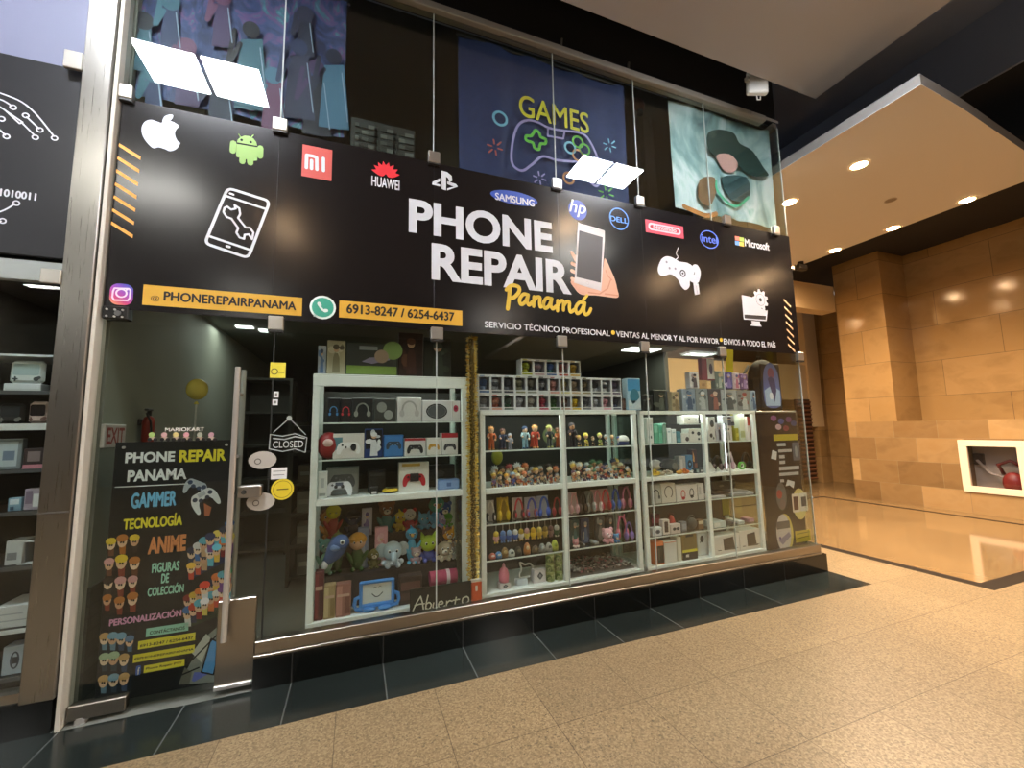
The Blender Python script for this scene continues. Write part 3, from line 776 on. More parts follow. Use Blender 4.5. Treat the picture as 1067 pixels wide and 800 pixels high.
# hand holding a phone (printed)
p = pr(); c = cr(570, 220, 6.96); SK = M('#e3ad92', .5); SK2 = M('#cf8f74', .5); SK3 = M('#eec3ab', .5)
p.poly(smooth_path(c((415, 345), (432, 360), (455, 410), (490, 490), (508, 560), (515, 625), (430, 620), (350, 610), (250, 605), (200, 560), (175, 500), (300, 480), (385, 520), (405, 420)), 4, True), SK, 1)
for f in (((178, 300), (190, 320), (208, 355), (212, 330)), ((180, 380), (192, 385), (210, 395)), ((178, 432), (192, 440), (212, 446)), ((180, 490), (196, 496), (212, 500))):
    p.stroke(c(*f), .032, SK3, 2)
p.stroke(c((300, 590), (380, 600), (440, 560), (460, 500)), .012, SK2, 2); p.stroke(c((425, 430), (440, 470), (470, 500)), .01, SK2, 2); p.stroke(c((420, 600), (512, 612)), .012, SK2, 2)
p.poly(smooth_path(c((222, 100), (245, 92), (395, 135), (417, 165), (408, 340), (392, 560), (370, 572), (205, 522), (198, 500), (210, 330)), 3, True), M('#d8cfce', .4), 3)
p.poly(c((232, 140), (402, 190), (388, 520), (212, 478)), M('#474244', .4), 4)
p.stroke(c((300, 124), (335, 134)), .006, M('#b9a9a6', .4), 4); p.ring(c((292, 522))[0], .014, .003, M('#c9bab6', .4), l=4); p.build('hand_print', sign)
# gamepad with wrench
p = pr(); c = cr(660, 225, 5.516)
p.poly(smooth_path(c((160, 250), (190, 232), (225, 240), (265, 262), (310, 270), (350, 300), (345, 340), (325, 370), (322, 405), (300, 425), (275, 405), (255, 365), (215, 335), (175, 345), (148, 335), (140, 300)), 4, True), WH, 1)
for q in ((190, 265), (207, 300), (240, 303)): p.disc(c(q)[0], .012, M('#8d8690', .4), l=2)
p.ring(c((283, 330))[0], .03, .014, M('#3a3539', .4), l=2); p.disc(c((283, 330))[0], .012, M('#3a3539', .4), l=2)
p.stroke(smooth_path(c((258, 182), (246, 215), (256, 235), (244, 250)), 4), .008, WH)
p.poly(smooth_path(c((330, 278), (322, 292), (335, 330), (348, 338), (352, 320), (340, 285), (365, 282), (385, 320), (378, 370), (362, 388), (330, 378), (308, 350), (305, 310), (315, 288)), 3, True), WH, 3)
p.poly(c((342, 382), (372, 390), (380, 448), (352, 455)), WH, 3); p.stroke(c((360, 402), (366, 445)), .005, M('#8d8690', .4), 4); p.build('gamepad_icon', sign)
# monitor with cog
p = pr(); c = cr(660, 225, 5.516)
p.stroke(c((624, 458), (636, 590), (762, 600), (768, 545)), .014, WH, 1); p.stroke(c((624, 458), (680, 470)), .014, WH, 1)
p.poly(c((626, 460), (690, 470), (730, 530), (766, 545), (762, 575), (634, 566)), WH, 1.5); p.poly(c((636, 567), (758, 580), (756, 596), (640, 588)), M('#2b282a', .4), 2)
p.poly(c((678, 602), (726, 606), (728, 622), (738, 636), (672, 630), (680, 618)), WH, 1)
C = F(*c((728, 482))[0], SY); pts = []
for k in range(9):
    for da, rr in ((0, .088), (9, .115), (22, .115), (31, .088)):
        t = math.radians(40 * k + da); pts.append((C.x + rr * .98 * math.cos(t), SY - .0032, C.z + rr * math.sin(t)))
p.add(pts, [list(range(len(pts)))], WH); p.disc(c((728, 482))[0], .02, M('#2b282a', .4), l=5)
p.ring(c((728, 482))[0], .062, .004, M('#5a565a', .4), l=5); p.build('computer_icon', sign)

# ================================================================ NEIGHBOUR'S SIGN
nb = thing('shop_sign', 'black sign with white circuit lines and binary digits on the neighbouring shop', 'sign', (-4.0, 0.0, 2.5))
mb = MB(); mb.box((-6.5, 0.006, 2.50), (-1.558, 0.03, 3.665), M('#232428', 0.35), 0.003); mb.build('sign_panel', nb)
p = Print(0.006); c = cr(0, 80, 4.0)
for pts in (((-40, 55), (20, 75), (90, 105), (150, 155), (225, 248)), ((-40, 85), (10, 98), (50, 122)), ((-40, 105), (20, 138), (82, 195), (95, 190), (-0, 125)), ((95, 195), (145, 245)), ((-30, 205), (0, 222), (22, 243)), ((112, 168), (163, 216)), ((-40, 575), (20, 555), (62, 530)), ((-40, 605), (5, 602))):
    p.stroke(smooth_path(c(*pts), 4) if len(pts) > 2 and pts[2] != (82, 195) else c(*pts),   .008, WH)
    p.build('circuit_trace', nb); p = Print(0.006)
for q in ((228, 256), (56, 128), (148, 253), (28, 249), (108, 162), (167, 222), (69, 527), (12, 601), (8, 176)): p = Print(0.006); p.ring(c(q)[0], .013, .007, WH, l=2); p.disc(c(q)[0], .010, M('#232428', .35), l=1); p.build('circuit_pad', nb)
p = Print(0.006); p.text('0101000101010011', (-60, 196.5), (38.5, 201.5), WH, .04); p.build('lettering', nb)

# ================================================================ TRANSOM: HANGINGS BEHIND THE GLASS
def hanging(name, label, cat, px_tl, px_br, y, mat, wave=.02, n=40, hang=None):
    A, B = F(*px_tl, y), F(*px_br, y)
    t = thing(name, label, cat, ((A.x + B.x) / 2, y, B.z))
    mb = MB(); vs = []; fs = []; m = 10
    for i in range(n + 1):
        for j in range(m + 1):
            u, v = i / n, j / m; x = A.x + (B.x - A.x) * u; z = B.z + (A.z - B.z) * v
            vs.append((x, y + wave * (math.sin(u * 23 + v) * .6 + math.sin(u * 41 + 2) * .3 + math.sin(v * 3 + u * 7) * .4), z))
    fs = [(i * (m + 1) + j, (i + 1) * (m + 1) + j, (i + 1) * (m + 1) + j + 1, i * (m + 1) + j + 1) for i in range(n) for j in range(m)]
    o = len(vs); vs += [(x, yy + .004, z) for x, yy, z in vs]
    fs += [tuple(k + o for k in f[::-1]) for f in fs]
    mb.add(vs, fs, mat, True); c_ = mb.build('cloth', t)
    mb = MB(); mb.cyl((A.x - .02, y, A.z), (B.x + .02, y, A.z), .012, M('#3a3a38', .5), seg=8); mb.build('rod', t)
    return t, A, B
ART1 = cloth_art_mat('crowd_print', [(0.28, '#141a3a'), (0.42, '#283668'), (0.5, '#384c80'), (0.56, '#6a4680'), (0.62, '#38748a'), (0.7, '#6a98b0'), (0.8, '#1e2248')], 3.6, 2.0, warp=(1.6, 1, 0.8))
t, A, B = hanging('poster', 'wide dark blue and purple crowd poster hanging behind the upper left glass', 'poster', (131, -70), (358, 144), .16, ART1, .012)
# loose standing figures of the crowd print
y = .135; pp = Print(y)
rnd = random.Random(3)
cols = ['#26345e', '#44305e', '#1e2440', '#356478', '#683c60', '#2e3250', '#15182a', '#44708e']
for k, (px, py, h) in enumerate(((160, 95, 60), (195, 70, 70), (230, 95, 75), (262, 60, 95), (285, 100, 70), (312, 75, 85), (330, 95, 80), (348, 85, 85), (178, 20, 60), (232, 15, 60), (318, 30, 50), (150, 40, 60))):
    m1 = M(cols[k % 8], .6); m2 = M(cols[(k + 3) % 8], .6); q = h * .12
    pp.poly([(px - q * 1.6, py + h * .55), (px - q, py - h * .2), (px + q, py - h * .2), (px + q * 1.6, py + h * .6)], m1, 1 + k % 3)
    pp.disc((px, py - h * .3), .055, m2, .065, l=4); pp.stroke([(px - q, py - h * .15), (px - q * 2.2, py + h * .1), (px - q * 1.5, py - h * .3)], .03, m2, 4)
    pp.stroke([(px + q * .8, py - h * .1), (px + q * 1.4, py + h * .5)], .008, M('#8aa0b8', .6), 5)
pp.build('crowd_print', t)
ART2 = M('#2e3d70', 0.75, bump=.2, bscale=30, var=.25)
t, A, B = hanging('tapestry', 'navy cloth tapestry with neon style GAMES lettering and a gamepad outline', 'tapestry', (478, 36), (655, 215), .13, ART2, .018)
for off, cc, ww in ((0, None, 1),):
    pass
pp = Print(.10); c = cr(470, 30, 4.2095)
NY = M('#e6dc3a', .5); NV = M('#a9a0e0', .5); NG = M('#6fd04a', .5); NB = M('#7fc6e6', .5); NR = M('#c8604f', .5); NO = M('#e09a5f', .5)
pp.text('GAMES', (541, 120.5), (613, 118.5), NY, .012, l=2); pp.build('lettering', t)
pp = Print(.10)
pp.stroke(smooth_path(c((330, 402), (290, 430), (268, 510), (268, 590), (310, 622), (355, 595), (400, 560), (460, 575), (530, 582), (560, 590), (600, 660), (640, 690), (655, 640), (640, 560), (600, 480), (560, 455), (500, 448), (430, 435), (380, 410)), 5, True), .022, NV, 1, True)
pp.build('gamepad_outline', t); pp = Print(.10); pp.stroke(c((425, 436), (424, 470), (492, 482), (498, 450)), .018, NV, 1)
pp.build('screen_outline', t); pp = Print(.10); pp.stroke(smooth_path(c((370, 445), (388, 460), (392, 475), (415, 485), (412, 505), (392, 505), (385, 530), (365, 522), (358, 500), (330, 490), (330, 470), (352, 470)), 3, True), .026, NG, 2, True); pp.build('direction_cross', t)
for q, mm in (((522, 522), NB), ((556, 497), NG), ((585, 530), NG), ((556, 555), NO), ((516, 655), NO)): pp = Print(.10); pp.ring(c(q)[0], .052, .02, mm, l=2); pp.build('neon_ring', t)
pp = Print(.10); pp.ring(c((215, 394))[0], .06, .022, NB, l=2); pp.build('neon_ring', t)
def spark(cx, cy, r, mm):
    pp = Print(.10)
    for k in range(6):
        t2 = math.radians(60 * k + 20); pp.stroke(c((cx + r * .45 * math.cos(t2), cy + r * .45 * math.sin(t2)), (cx + r * math.cos(t2), cy + r * math.sin(t2))), .014, mm, 2)
    pp.build('neon_spark', t)
spark(192, 520, 34, NR); spark(695, 512, 28, NB); spark(388, 655, 28, NV); spark(680, 722, 34, NG)
ART3 = cloth_art_mat('swirl_print', [(0.25, '#3a4a54'), (0.4, '#86a8ac'), (0.5, '#bcd2d6'), (0.58, '#e2eaf0'), (0.68, '#9cccc4'), (0.8, '#5a8a84')], 1.5, 1.6, warp=(1.2, 1, .7))
t, A, B = hanging('poster', 'pale teal swirling poster hanging behind the upper right glass', 'poster', (697, 103), (809, 238), .13, ART3, .015)
pp = Print(.10); c = cr(690, 95, 5.333)
pp.poly(smooth_path(c((250, 240), (290, 215), (340, 215), (400, 235), (430, 290), (500, 330), (560, 420), (590, 470), (500, 470), (440, 430), (380, 380), (300, 370), (255, 320)), 3, True), M('#1d3a36', .7), 1)
pp.poly(smooth_path(c((300, 360), (370, 350), (420, 400), (395, 450), (340, 440)), 3, True), M('#c79a94', .7), 2)
pp.poly(smooth_path(c((210, 490), (290, 480), (300, 560), (260, 640), (200, 590)), 3, True), M('#8a6a4a', .7), 1); pp.stroke(smooth_path(c((300, 500), (310, 560), (400, 640), (480, 590)), 4), .03, M('#4fb890', .6), 2)
pp.poly(smooth_path(c((330, 480), (470, 480), (480, 600), (380, 600)), 3, True), M('#27464a', .7), 1); pp.stroke(smooth_path(c((120, 640), (240, 690), (300, 680)), 4), .05, M('#c8843f', .6), 2)
pp.build('portrait_print', t)
# dark slotted panel resting behind the glass between the hangings
A, B = F(366, 122, .10), F(432, 160, .10)
t = thing('slotted_panel', 'dark slotted metal panel leaning behind the upper glass beside the tapestry', 'panel', ((A.x + B.x) / 2, .12, 3.57))
mb = MB(); mb.box((A.x, .09, 3.562), (B.x, .12, A.z), M('#2b2e2c', .5), .004); mb.build('backing', t)
mb = MB()
for i in range(9):
    for j in range(4):
        x = A.x + .03 + i * (B.x - A.x - .06) / 9; z = 3.60 + j * (A.z - 3.62) / 4
        mb.box((x, .082, z), (x + .025 + .02 * ((i * 7 + j * 3) % 3), .09, z + .03), M(('#5d625e', '#3d423f', '#777c78')[(i + 2 * j) % 3], .4, .4))
mb.build('slot', t)
# folded clear film and small alarm bell
A, B = F(662, 98, .3), F(678, 112, .3)
t = thing('alarm_bell', 'small dark red bell on the wall behind the glass right of the tapestry', 'bell', ((A.x + B.x) / 2, 1.3, (A.z + B.z) / 2))
qa = F(670, 104, 1.25); mb = MB(); mb.lathe((0, 0, 0), [(.0, .06), (.05, .055), (.09, .03), (.11, 0)], M('#5a1f1c', .4), 16)
R = Euler((math.pi / 2, 0, 0)).to_matrix(); mb.v = [tuple(R @ Vector(v) + Vector((qa.x, 1.35, qa.z))) for v in mb.v]; t.location = (qa.x, 1.35, qa.z); mb.build('gong', t)
mb = MB(); mb.box((qa.x - .035, 1.3, qa.z - .17), (qa.x + .035, 1.35, qa.z - .09), M('#2a2422', .5), .005); mb.build('striker_box', t)
for k, (px, w) in enumerate(((672, .012), (680, .02), (686, .01))):
    A, B = F(px - 6, 120, .1), F(px, 213, .1); mb = MB(); mb.prism([(B.x - .05, .1, 3.562), (B.x + w, .1, 3.562), (A.x + w * 2, .14, A.z), (A.x - .02, .14, A.z)], (0, .004, 0), ACRYL)
    tag(mb.build('clear_film'), 'strip of clear plastic film hanging between tapestry and teal poster', 'film', 'clear film strips')

# ================================================================ HALL FIXTURES
A, B = F(775, 70, -.2), F(797, 108, -.2)
t = thing('wireless_antenna', 'small white square antenna box hanging under the ceiling above the sign', 'antenna', ((A.x + B.x) / 2, -.22, B.z))
mb = MB(); cx, cz = (A.x + B.x) / 2, (A.z + B.z) / 2
mb.box((cx - .1, -.26, cz - .15), (cx + .1, -.2, cz + .16), M('#dcdcd6', .5), .015, rot=(-.2, .15, -.5)); mb.build('housing', t)
mb = MB(); mb.box((cx - .13, -.23, cz + .05), (cx - .09, -.19, 5.0), M('#b5b5b0', .5), .004); mb.build('bracket', t)
mb = MB(); mb.tube([(cx - .02, -.23, cz - .14), (cx - .03, -.24, cz - .2), (cx - .0, -.25, cz - .2), (cx + .02, -.24, cz - .15)], .006, M('#dcdcd6', .5), 6); mb.build('cable', t)
qc = FZ(834, 273, 4.35)
t = thing('security_camera', 'small black security camera under the passage ceiling by the shop corner', 'camera', (qc.x, qc.y, 4.35))
mb = MB(); mb.cyl((qc.x, qc.y, 4.35), (qc.x, qc.y, 4.28), .05, M('#141312', .4)); mb.build('mount', t)
mb = MB(); mb.box((qc.x - .12, qc.y - .05, 4.20), (qc.x + .12, qc.y + .06, 4.30), M('#141312', .4), .02); mb.build('body', t)
# hose cabinet in the marble dado
WF = M('#e8d3bb', .4)
t = thing('hose_cabinet', 'white framed fire hose cabinet set low in the marble wall', 'hose cabinet', (9.35, (HY0 + HY1) / 2, HZ0))
mb = MB(); fw = .10
mb.box((9.325, HY0, HZ0), (9.37, HY1, HZ0 + fw), WF, .004); mb.box((9.325, HY0, HZ1 - fw), (9.37, HY1, HZ1), WF, .004)
mb.box((9.325, HY1 - fw, HZ0 + fw), (9.37, HY1, HZ1 - fw), WF); mb.box((9.325, HY0, HZ0 + fw), (9.37, HY0 + fw * 3.0, HZ1 - fw), WF); mb.build('frame', t)
mb = MB(); mb.box((9.335, HY0 + fw * 3, HZ0 + fw), (9.343, HY1 - fw, HZ1 - fw), ACRYL); mb.build('door_pane', t)
mb = MB(); yh = HY0 + fw * 2.2; mb.tube([(9.325, yh, HZ0 + .42), (9.30, yh - .02, HZ0 + .42), (9.30, yh - .1, HZ0 + .42), (9.325, yh - .12, HZ0 + .42)], .012, CHROME, 8); mb.build('handle', t)
qh = FX(1056, 495, 9.55)
mb = MB(); mb.ell((9.55, qh.y, HZ0 + .17), (.1, .13, .17), M('#7e2622', .4)); mb.tube([(9.55, qh.y + .1, HZ0 + .3), (9.5, qh.y + .13, HZ0 + .45), (9.52, qh.y, HZ0 + .52), (9.5, qh.y - .1, HZ0 + .45)], .025, M('#5a1c1a', .4), 8); mb.build('hose_reel', t)
mb = MB(); mb.tube([(9.6, HY1 - .1, HZ0 + .5), (9.55, HY1 - .25, HZ0 + .3), (9.55, HY1 - .5, HZ0 + .22), (9.55, qh.y + .1, HZ0 + .12)], .02, M('#8a8078', .5), 8); mb.build('hose', t)
mb = MB(); mb.box((9.68, HY1 - .14, HZ0 + .42), (9.75, HY1 - .02, HZ0 + .6), M('#4a3a32', .5), .01); mb.build('valve', t)

qv = FZ(928, 208.5, 4.35)
t = thing('ceiling_vent', 'small round grey vent in the passage ceiling between the downlights', 'vent', (qv.x, qv.y, 4.35))
mb = MB(); mb.lathe((qv.x, qv.y, 4.35), [(0, -.006), (.05, -.006), (.06, 0)], M('#8a7a68', .6), 16); mb.build('grille', t)
mb = MB(); mb.lathe((qv.x, qv.y, 4.35), [(.06, 0), (.066, -.006), (.058, -.008), (.056, -.004)], M('#a89a88', .5), 16); mb.build('rim', t)
# ================================================================ STICKERS AND POSTER ON THE DOOR
DP = 0.066     # face of the door poster, hung behind the door glass
A, B = F(109, 460, DP), F(240, 715, DP)
PZ1, PZ0 = F(180, 459.5, DP).z, F(170, 721, DP).z
PX0, PX1 = F(109, 600, DP).x, F(238, 580, DP).x
poster = thing('door_poster', 'tall black poster with coloured lettering hanging behind the glass door', 'poster', ((PX0 + PX1) / 2, DP, PZ0))
mb = MB(); mb.box((PX0, DP, PZ0), (PX1, DP + .006, PZ1), M('#121113', .5), .001); mb.build('poster_sheet', poster)
for x in (PX0 + .04, PX1 - .04): mb = MB(); mb.cyl((x, DP - .002, PZ1 - .03), (x, DP - .008, PZ1 - .03), .008, CHROME, seg=10); mb.build('pin', poster)
WHT = M('#eceff0', .5); YL2 = M('#f0e23c', .5); CY = M('#7cc4ec', .5); OR2 = M('#e0905a', .5); MINT = M('#a8e0cc', .5); PNK = M('#e0a0c8', .5); MT2 = M('#9fd8c4', .5); BK = M('#141414', .5)
def dpr(): return Print(DP)
c1 = cr(90, 380, 4.447); c2 = cr(90, 540, 4.0)
for s, bl, tr, mm, bold in (('PHONE', (130.3, 482.6), (182.8, 469.9), WHT, .04), ('REPAIR', (186.5, 481.6), (236.3, 467.6), YL2, .04), ('PANAMA', (132.5, 502), (195.2, 487.5), WHT, .04),
                            ('GAMMER', (136, 530), (184.6, 510.8), CY, .05), ('TECNOLOGÍA', (128.2, 552), (190.8, 533.5), YL2, .05), ('ANIME', (153.6, 577.5), (194.6, 556), OR2, .05),
                            ('FIGURAS', (158, 597.2), (187.6, 583.6), MINT, .05), ('DE', (167.8, 607.8), (176.6, 596.6), MINT, .05), ('COLECCIÓN', (153.5, 621.6), (192.2, 605.6), MINT, .05), ('PERSONALIZACIÓN', (113.6, 652.6), (189.6, 633), PNK, .05)):
    p = dpr(); p.text(s, bl, tr, mm, bold, l=2); p.build('lettering', poster)
p = dpr(); p.stroke(c1((135, 567), (470, 551)), .005, WHT, 2); p.build('rule', poster)
for bl, tr, s, tbl, ttr, mm in (((152, 663.5), (196.8, 648), 'CONTÁCTANOS', (156, 661), (193, 651), MT2), ((143.7, 676.5), (203.8, 658.5), '6913-8247 / 6254-6437', (146, 674.2), (201.5, 662.2), YL2),
                               ((138.5, 690.5), (203.2, 671.3), '@PHONEREPAIRPANAMA', (140, 688.2), (202, 674.5), YL2), ((149.8, 701), (192.6, 686), 'Phone Repair PTY', (152, 698.3), (190, 688.5), YL2)):
    p = dpr(); p.rect(bl, tr, mm, 2); p.text(s, tbl, ttr, BK, .03, l=3); p.build('contact_strip', poster)
p = dpr(); p.rrect((141.3, 703.5), (147.2, 692.6), .006, M('#3a62c0', .5), 3); p.text('f', (143.4, 702.5), (146, 694.5), WHT, .04, l=4); p.build('letter_badge', poster)
# diagonal picture strip on the right: gamepads, figures, phones
p = dpr()
p.poly(c1((470, 520), (560, 500), (680, 420), (690, 600), (610, 640), (470, 720)), M('#1c1a1e', .5), 1)
def padprint(cx, cy, w, rot, body, dark):
    sh = smooth_path([(-.7, .38), (-.3, .44), (.3, .44), (.7, .38), (.98, -.1), (.92, -.85), (.66, -.85), (.42, -.2), (-.42, -.2), (-.66, -.85), (-.92, -.85), (-.98, -.1)], 3, True)
    W = lambda a, b: (cx + w * (a * math.cos(rot) - b * math.sin(rot)), cy - w * (a * math.sin(rot) + b * math.cos(rot)))
    p.poly([W(*q) for q in sh], body, padprint.l)
    for q, r in (((-.6, .1), .013), ((.6, .1), .013), ((-.25, -.12), .012), ((.25, -.12), .012)): p.disc(W(*q), r, dark, l=padprint.l + 1, seg=12)
    p.poly([W(*q) for q in ((-.3, .38), (.3, .38), (.26, .08), (-.26, .08))], M('#b8bec4', .5), padprint.l + 1); padprint.l += 2
padprint.l = 2
padprint(205, 506, 12.5, -.35, M('#b9c2cc', .5), M('#3a4a66', .5)); padprint(212, 518, 15, .5, M('#e4e7e8', .5), M('#3a4256', .5))
p.poly(c1((545, 640), (580, 660), (570, 700), (548, 700)), M('#b06848', .5), 2); p.build('gamepad_print', poster)
rnd = random.Random(11)
p = dpr(); p.rect((106.5, 641), (148, 556), M('#24160f', .5), 1); p.build('figures_print', poster)
p = dpr(); p.rect((104, 724), (141, 657), M('#141d28', .5), 1); p.build('figures_print', poster)
def mini(pp, x, y, h, skin, hair, suit, l=3):
    """one small printed figure: hair, face, body"""
    pp.poly([(x - h * .13, y), (x - h * .16, y - h * .42), (x + h * .16, y - h * .44), (x + h * .13, y)], suit, l)
    pp.disc((x, y - h * .62), h * .0010, skin, h * .0016, l=l + 1, seg=12)
    pp.disc((x, y - h * .76), h * .0012, hair, h * .0010, l=l + 2, seg=12)
    for u in (-1, 1): pp.disc((x + u * h * .055, y - h * .56), h * .00022, BK, h * .0003, l=l + 3, seg=6)
pal = [M(k, .5) for k in ('#c94a34', '#e0b84a', '#3f6fb0', '#d8d8d8', '#7a4a8a', '#4a8a5a', '#e07a3a', '#2c3350', '#8a2c2c', '#caa27a', '#5fb0c8', '#e6d060')]
skins = [M(k, .5) for k in ('#e8c0a0', '#d8a888', '#f0d0b4')]
for poly, n in (([(196.5, 573), (243, 541), (242, 581), (196, 605)], 7), ([(193, 622), (241, 590), (238, 638), (192, 655)], 8)):
    p = dpr(); p.poly(poly, M('#26351f' if n == 8 else '#22305a', .5), 1)
    for k in range(n * 2):
        u = (k % n + .5) / n; v = (k // n) * .45 + .5
        x = poly[0][0] + (poly[1][0] - poly[0][0]) * u; y = poly[0][1] + (poly[1][1] - poly[0][1]) * u + v * 32 + 2
        mini(p, x, y, 19 + 4 * rnd.random(), rnd.choice(skins), rnd.choice(pal), rnd.choice(pal), 2 + (k % 4) * 3)
    p.build('figures_print', poster)
p = dpr(); p.poly(c2((490, 500), (570, 430), (575, 680), (385, 692), (440, 590)), M('#8a8f88', .5), 1)
p.poly(c2((520, 500), (562, 520), (530, 650), (480, 640)), M('#5fa8e8', .5), 2); p.poly(c2((440, 560), (500, 480), (520, 500), (480, 600)), M('#c9cbc0', .5), 2); p.poly(c2((450, 640), (520, 640), (450, 680), (440, 676)), M('#6a74c8', .5), 2)
p.poly(c2((385, 690), (410, 620), (440, 640), (430, 688)), M('#6b6a5e', .5), 2); p.stroke(c2((520, 500), (562, 520), (530, 650), (480, 640)), .008, BK, 3, True); p.stroke(c2((440, 590), (560, 470)), .008, BK, 3); p.stroke(c2((470, 620), (400, 650)), .008, BK, 3)
p.build('phones_print', poster)
for rowset, nm in ((((116, 579, 20), (128, 577, 22), (141, 575, 20)), 0), (((114, 600, 20), (127, 600, 24), (141, 600, 22)), 0), (((113, 620, 20), (126, 621, 22), (139, 618, 20)), 0), (((112, 636, 18), (125, 640, 20), (139, 637, 22)), 0), (((109, 677, 19), (118, 677, 20), (127, 677, 20), (136, 678, 18)), 1), (((109, 699, 20), (119, 699, 22), (130, 699, 20)), 1), (((108, 722, 20), (119, 721, 21), (130, 719, 20)), 1)):
    p = dpr()
    for k, (x, y, h) in enumerate(rowset):
        su = [M(q, .5) for q in (('#6a3c26', '#8a3a2a', '#3a2a26', '#b06a2c'), ('#3a4a6a', '#4f6f8f', '#2c3a4a', '#6a8aa0'))[nm]]
        ha = [M(q, .5) for q in (('#e8c83a', '#c07838', '#3c2a24', '#d8a0a0'), ('#7ea6c0', '#caa26a', '#56708a', '#a8c0a0'))[nm]]
        mini(p, x, y, h, rnd.choice(skins), rnd.choice(ha), rnd.choice(su), 2 + 3 * k)
    p.build('figures_print', poster)

# small karts and lettering stuck over the poster
GS = GY0 - .0005
kart = thing('sticker', 'white racing lettering and six tiny kart drivers stuck on the door above the poster', 'sticker', (F(190, 455, GS).x, GS, F(190, 458, GS).z))
p = Print(GS); p.text('MARIOKART', (171.8, 449.5), (213, 445), M('#d8dad4', .5), .03); p.build('lettering', kart)
for k, (px, cc) in enumerate(((159, '#9ab86a'), (172, '#c8a0a0'), (184, '#c8b878'), (195, '#d8a0a8'), (209, '#b8c0b0'), (221, '#b89098'))):
    p = Print(GS); y = 458; m1 = M(cc, .5)
    p.poly([(px - 4.5, y), (px - 4, y - 3), (px + 1, y - 3.4), (px + 4.6, y - 1.6), (px + 4.6, y)], M('#b9a490', .5), 1); p.disc((px - 3, y - .2), .011, BK, l=2, seg=10); p.disc((px + 3, y - .2), .011, BK, l=2, seg=10)
    p.disc((px - .8, y - 5.2), .015, m1, l=2, seg=10); p.build('kart_print', kart)
def sticker(name, label, fn, px, py, group=None):
    p = Print(GS); fn(p); o = MB.build(p, name, None, closed=False)
    return tag(o, label, 'sticker', group)
def f_(p): p.rect((281, 393.5), (298, 378), M('#e6d848', .5)); p.ring((286, 387), .018, .006, M('#6a6430', .5), l=2); p.stroke([(290, 388), (296, 388.5)], .006, M('#b8a838', .5), 2)
sticker('square_sticker', 'square yellow sticker on the glass right of the door handle', f_, 0, 0)
def f_(p): p.rect((285, 414), (290.6, 407.8), WHT); p.rect((286.6, 412.2), (289, 409.6), M('#8a8c88', .5), 2)
sticker('small_label', 'tiny white square label, upper of two under the yellow square sticker', f_, 0, 0)
def f_(p): p.rect((283.8, 422), (289.6, 416), WHT); p.rect((285.4, 420.4), (288, 417.6), M('#8a8c88', .5), 2)
sticker('small_label', 'tiny white square label, lower of two under the yellow square sticker', f_, 0, 0)
def f_(p): p.rect((282, 499.5), (299.2, 486.8), WHT); p.stroke([(285, 491), (297, 490.4)], .005, M('#9a9ca0', .5), 2); p.stroke([(284.5, 495), (296, 494.4)], .005, M('#9a9ca0', .5), 2)
sticker('paper_label', 'white rectangular paper label above the round yellow sticker', f_, 0, 0)
def f_(p): p.disc((294.4, 509.6), .065, M('#e8d23a', .5), .066); p.ring((294.4, 509.6), .052, .004, M('#a8902a', .5), l=2); p.stroke([(289, 510), (300, 509.2)], .007, M('#6a5a20', .5), 2)
sticker('round_sticker', 'round yellow sticker on the glass beside the door lock', f_, 0, 0)
for y, lb in ((479.2, 'upper of two oval grey stickers across the door joint'), (522.5, 'lower of two oval grey stickers across the door joint, under the lock')):
    def f_(p):
        x = 273.6 if y < 500 else 271.6
        p.disc((x, y), .078, M('#b9b4ac', .5), .055); p.ring((x - 5, y + 1.5), .016, .006, M('#6a655e', .5), l=2)
    sticker('oval_sticker', lb, f_, 0, 0)
# closed sign drawn on glass with a string
p = Print(GS); c = cr(240, 370, 5.333); CW = M('#a9b2ae', .5)
p.stroke(c((240, 428), (328, 350), (418, 440)), .005, CW, 1); p.disc(c((328, 350))[0], .016, CW, l=1, seg=10)
p.stroke(c((222, 440), (216, 520), (290, 535), (360, 520), (416, 540), (426, 458), (360, 436), (290, 450)), .006, CW, 1, True)
p.text('CLOSED', c((236, 516))[0], c((406, 474))[0], M('#c9d0cc', .5), .0, l=2); p.stroke(c((240, 462), (300, 468), (360, 452), (412, 462)), .008, CW, 2)
tag(MB.build(p, 'closed_sign', None, closed=False), 'white outlined CLOSED sign with string drawn on the dark glass', 'sign')

# ================================================================ INSIDE THE SHOP, BEHIND THE DOOR
q = FX(118, 455, -1.384); mb = MB()
ey = FX(104, 455, -1.384).y, FX(127, 455, -1.384).y; ez = FX(115, 466, -1.384).z, FX(115, 442, -1.384).z
t = thing('exit_sign', 'white exit sign with dark red letters on the left wall inside', 'sign', (-1.384, sum(ey) / 2, ez[0]))
mb.box((-1.384, ey[0], ez[0]), (-1.365, ey[1], ez[1]), M('#c8c2bc', .5), .004); mb.build('sign_body', t)
vs_, fs_ = text_mesh('EXIT', .02); xs = [v[0] for v in vs_]; ys = [v[1] for v in vs_]
mb = MB(); W_ = ey[1] - ey[0]; H_ = ez[1] - ez[0]
mb.add([(-1.363, ey[0] + W_ * (.1 + .8 * (v[0] - min(xs)) / (max(xs) - min(xs))), ez[0] + H_ * (.15 + .7 * (v[1] - min(ys)) / (max(ys) - min(ys)))) for v in vs_], fs_, M('#a04a44', .5)); mb.build('lettering', t)
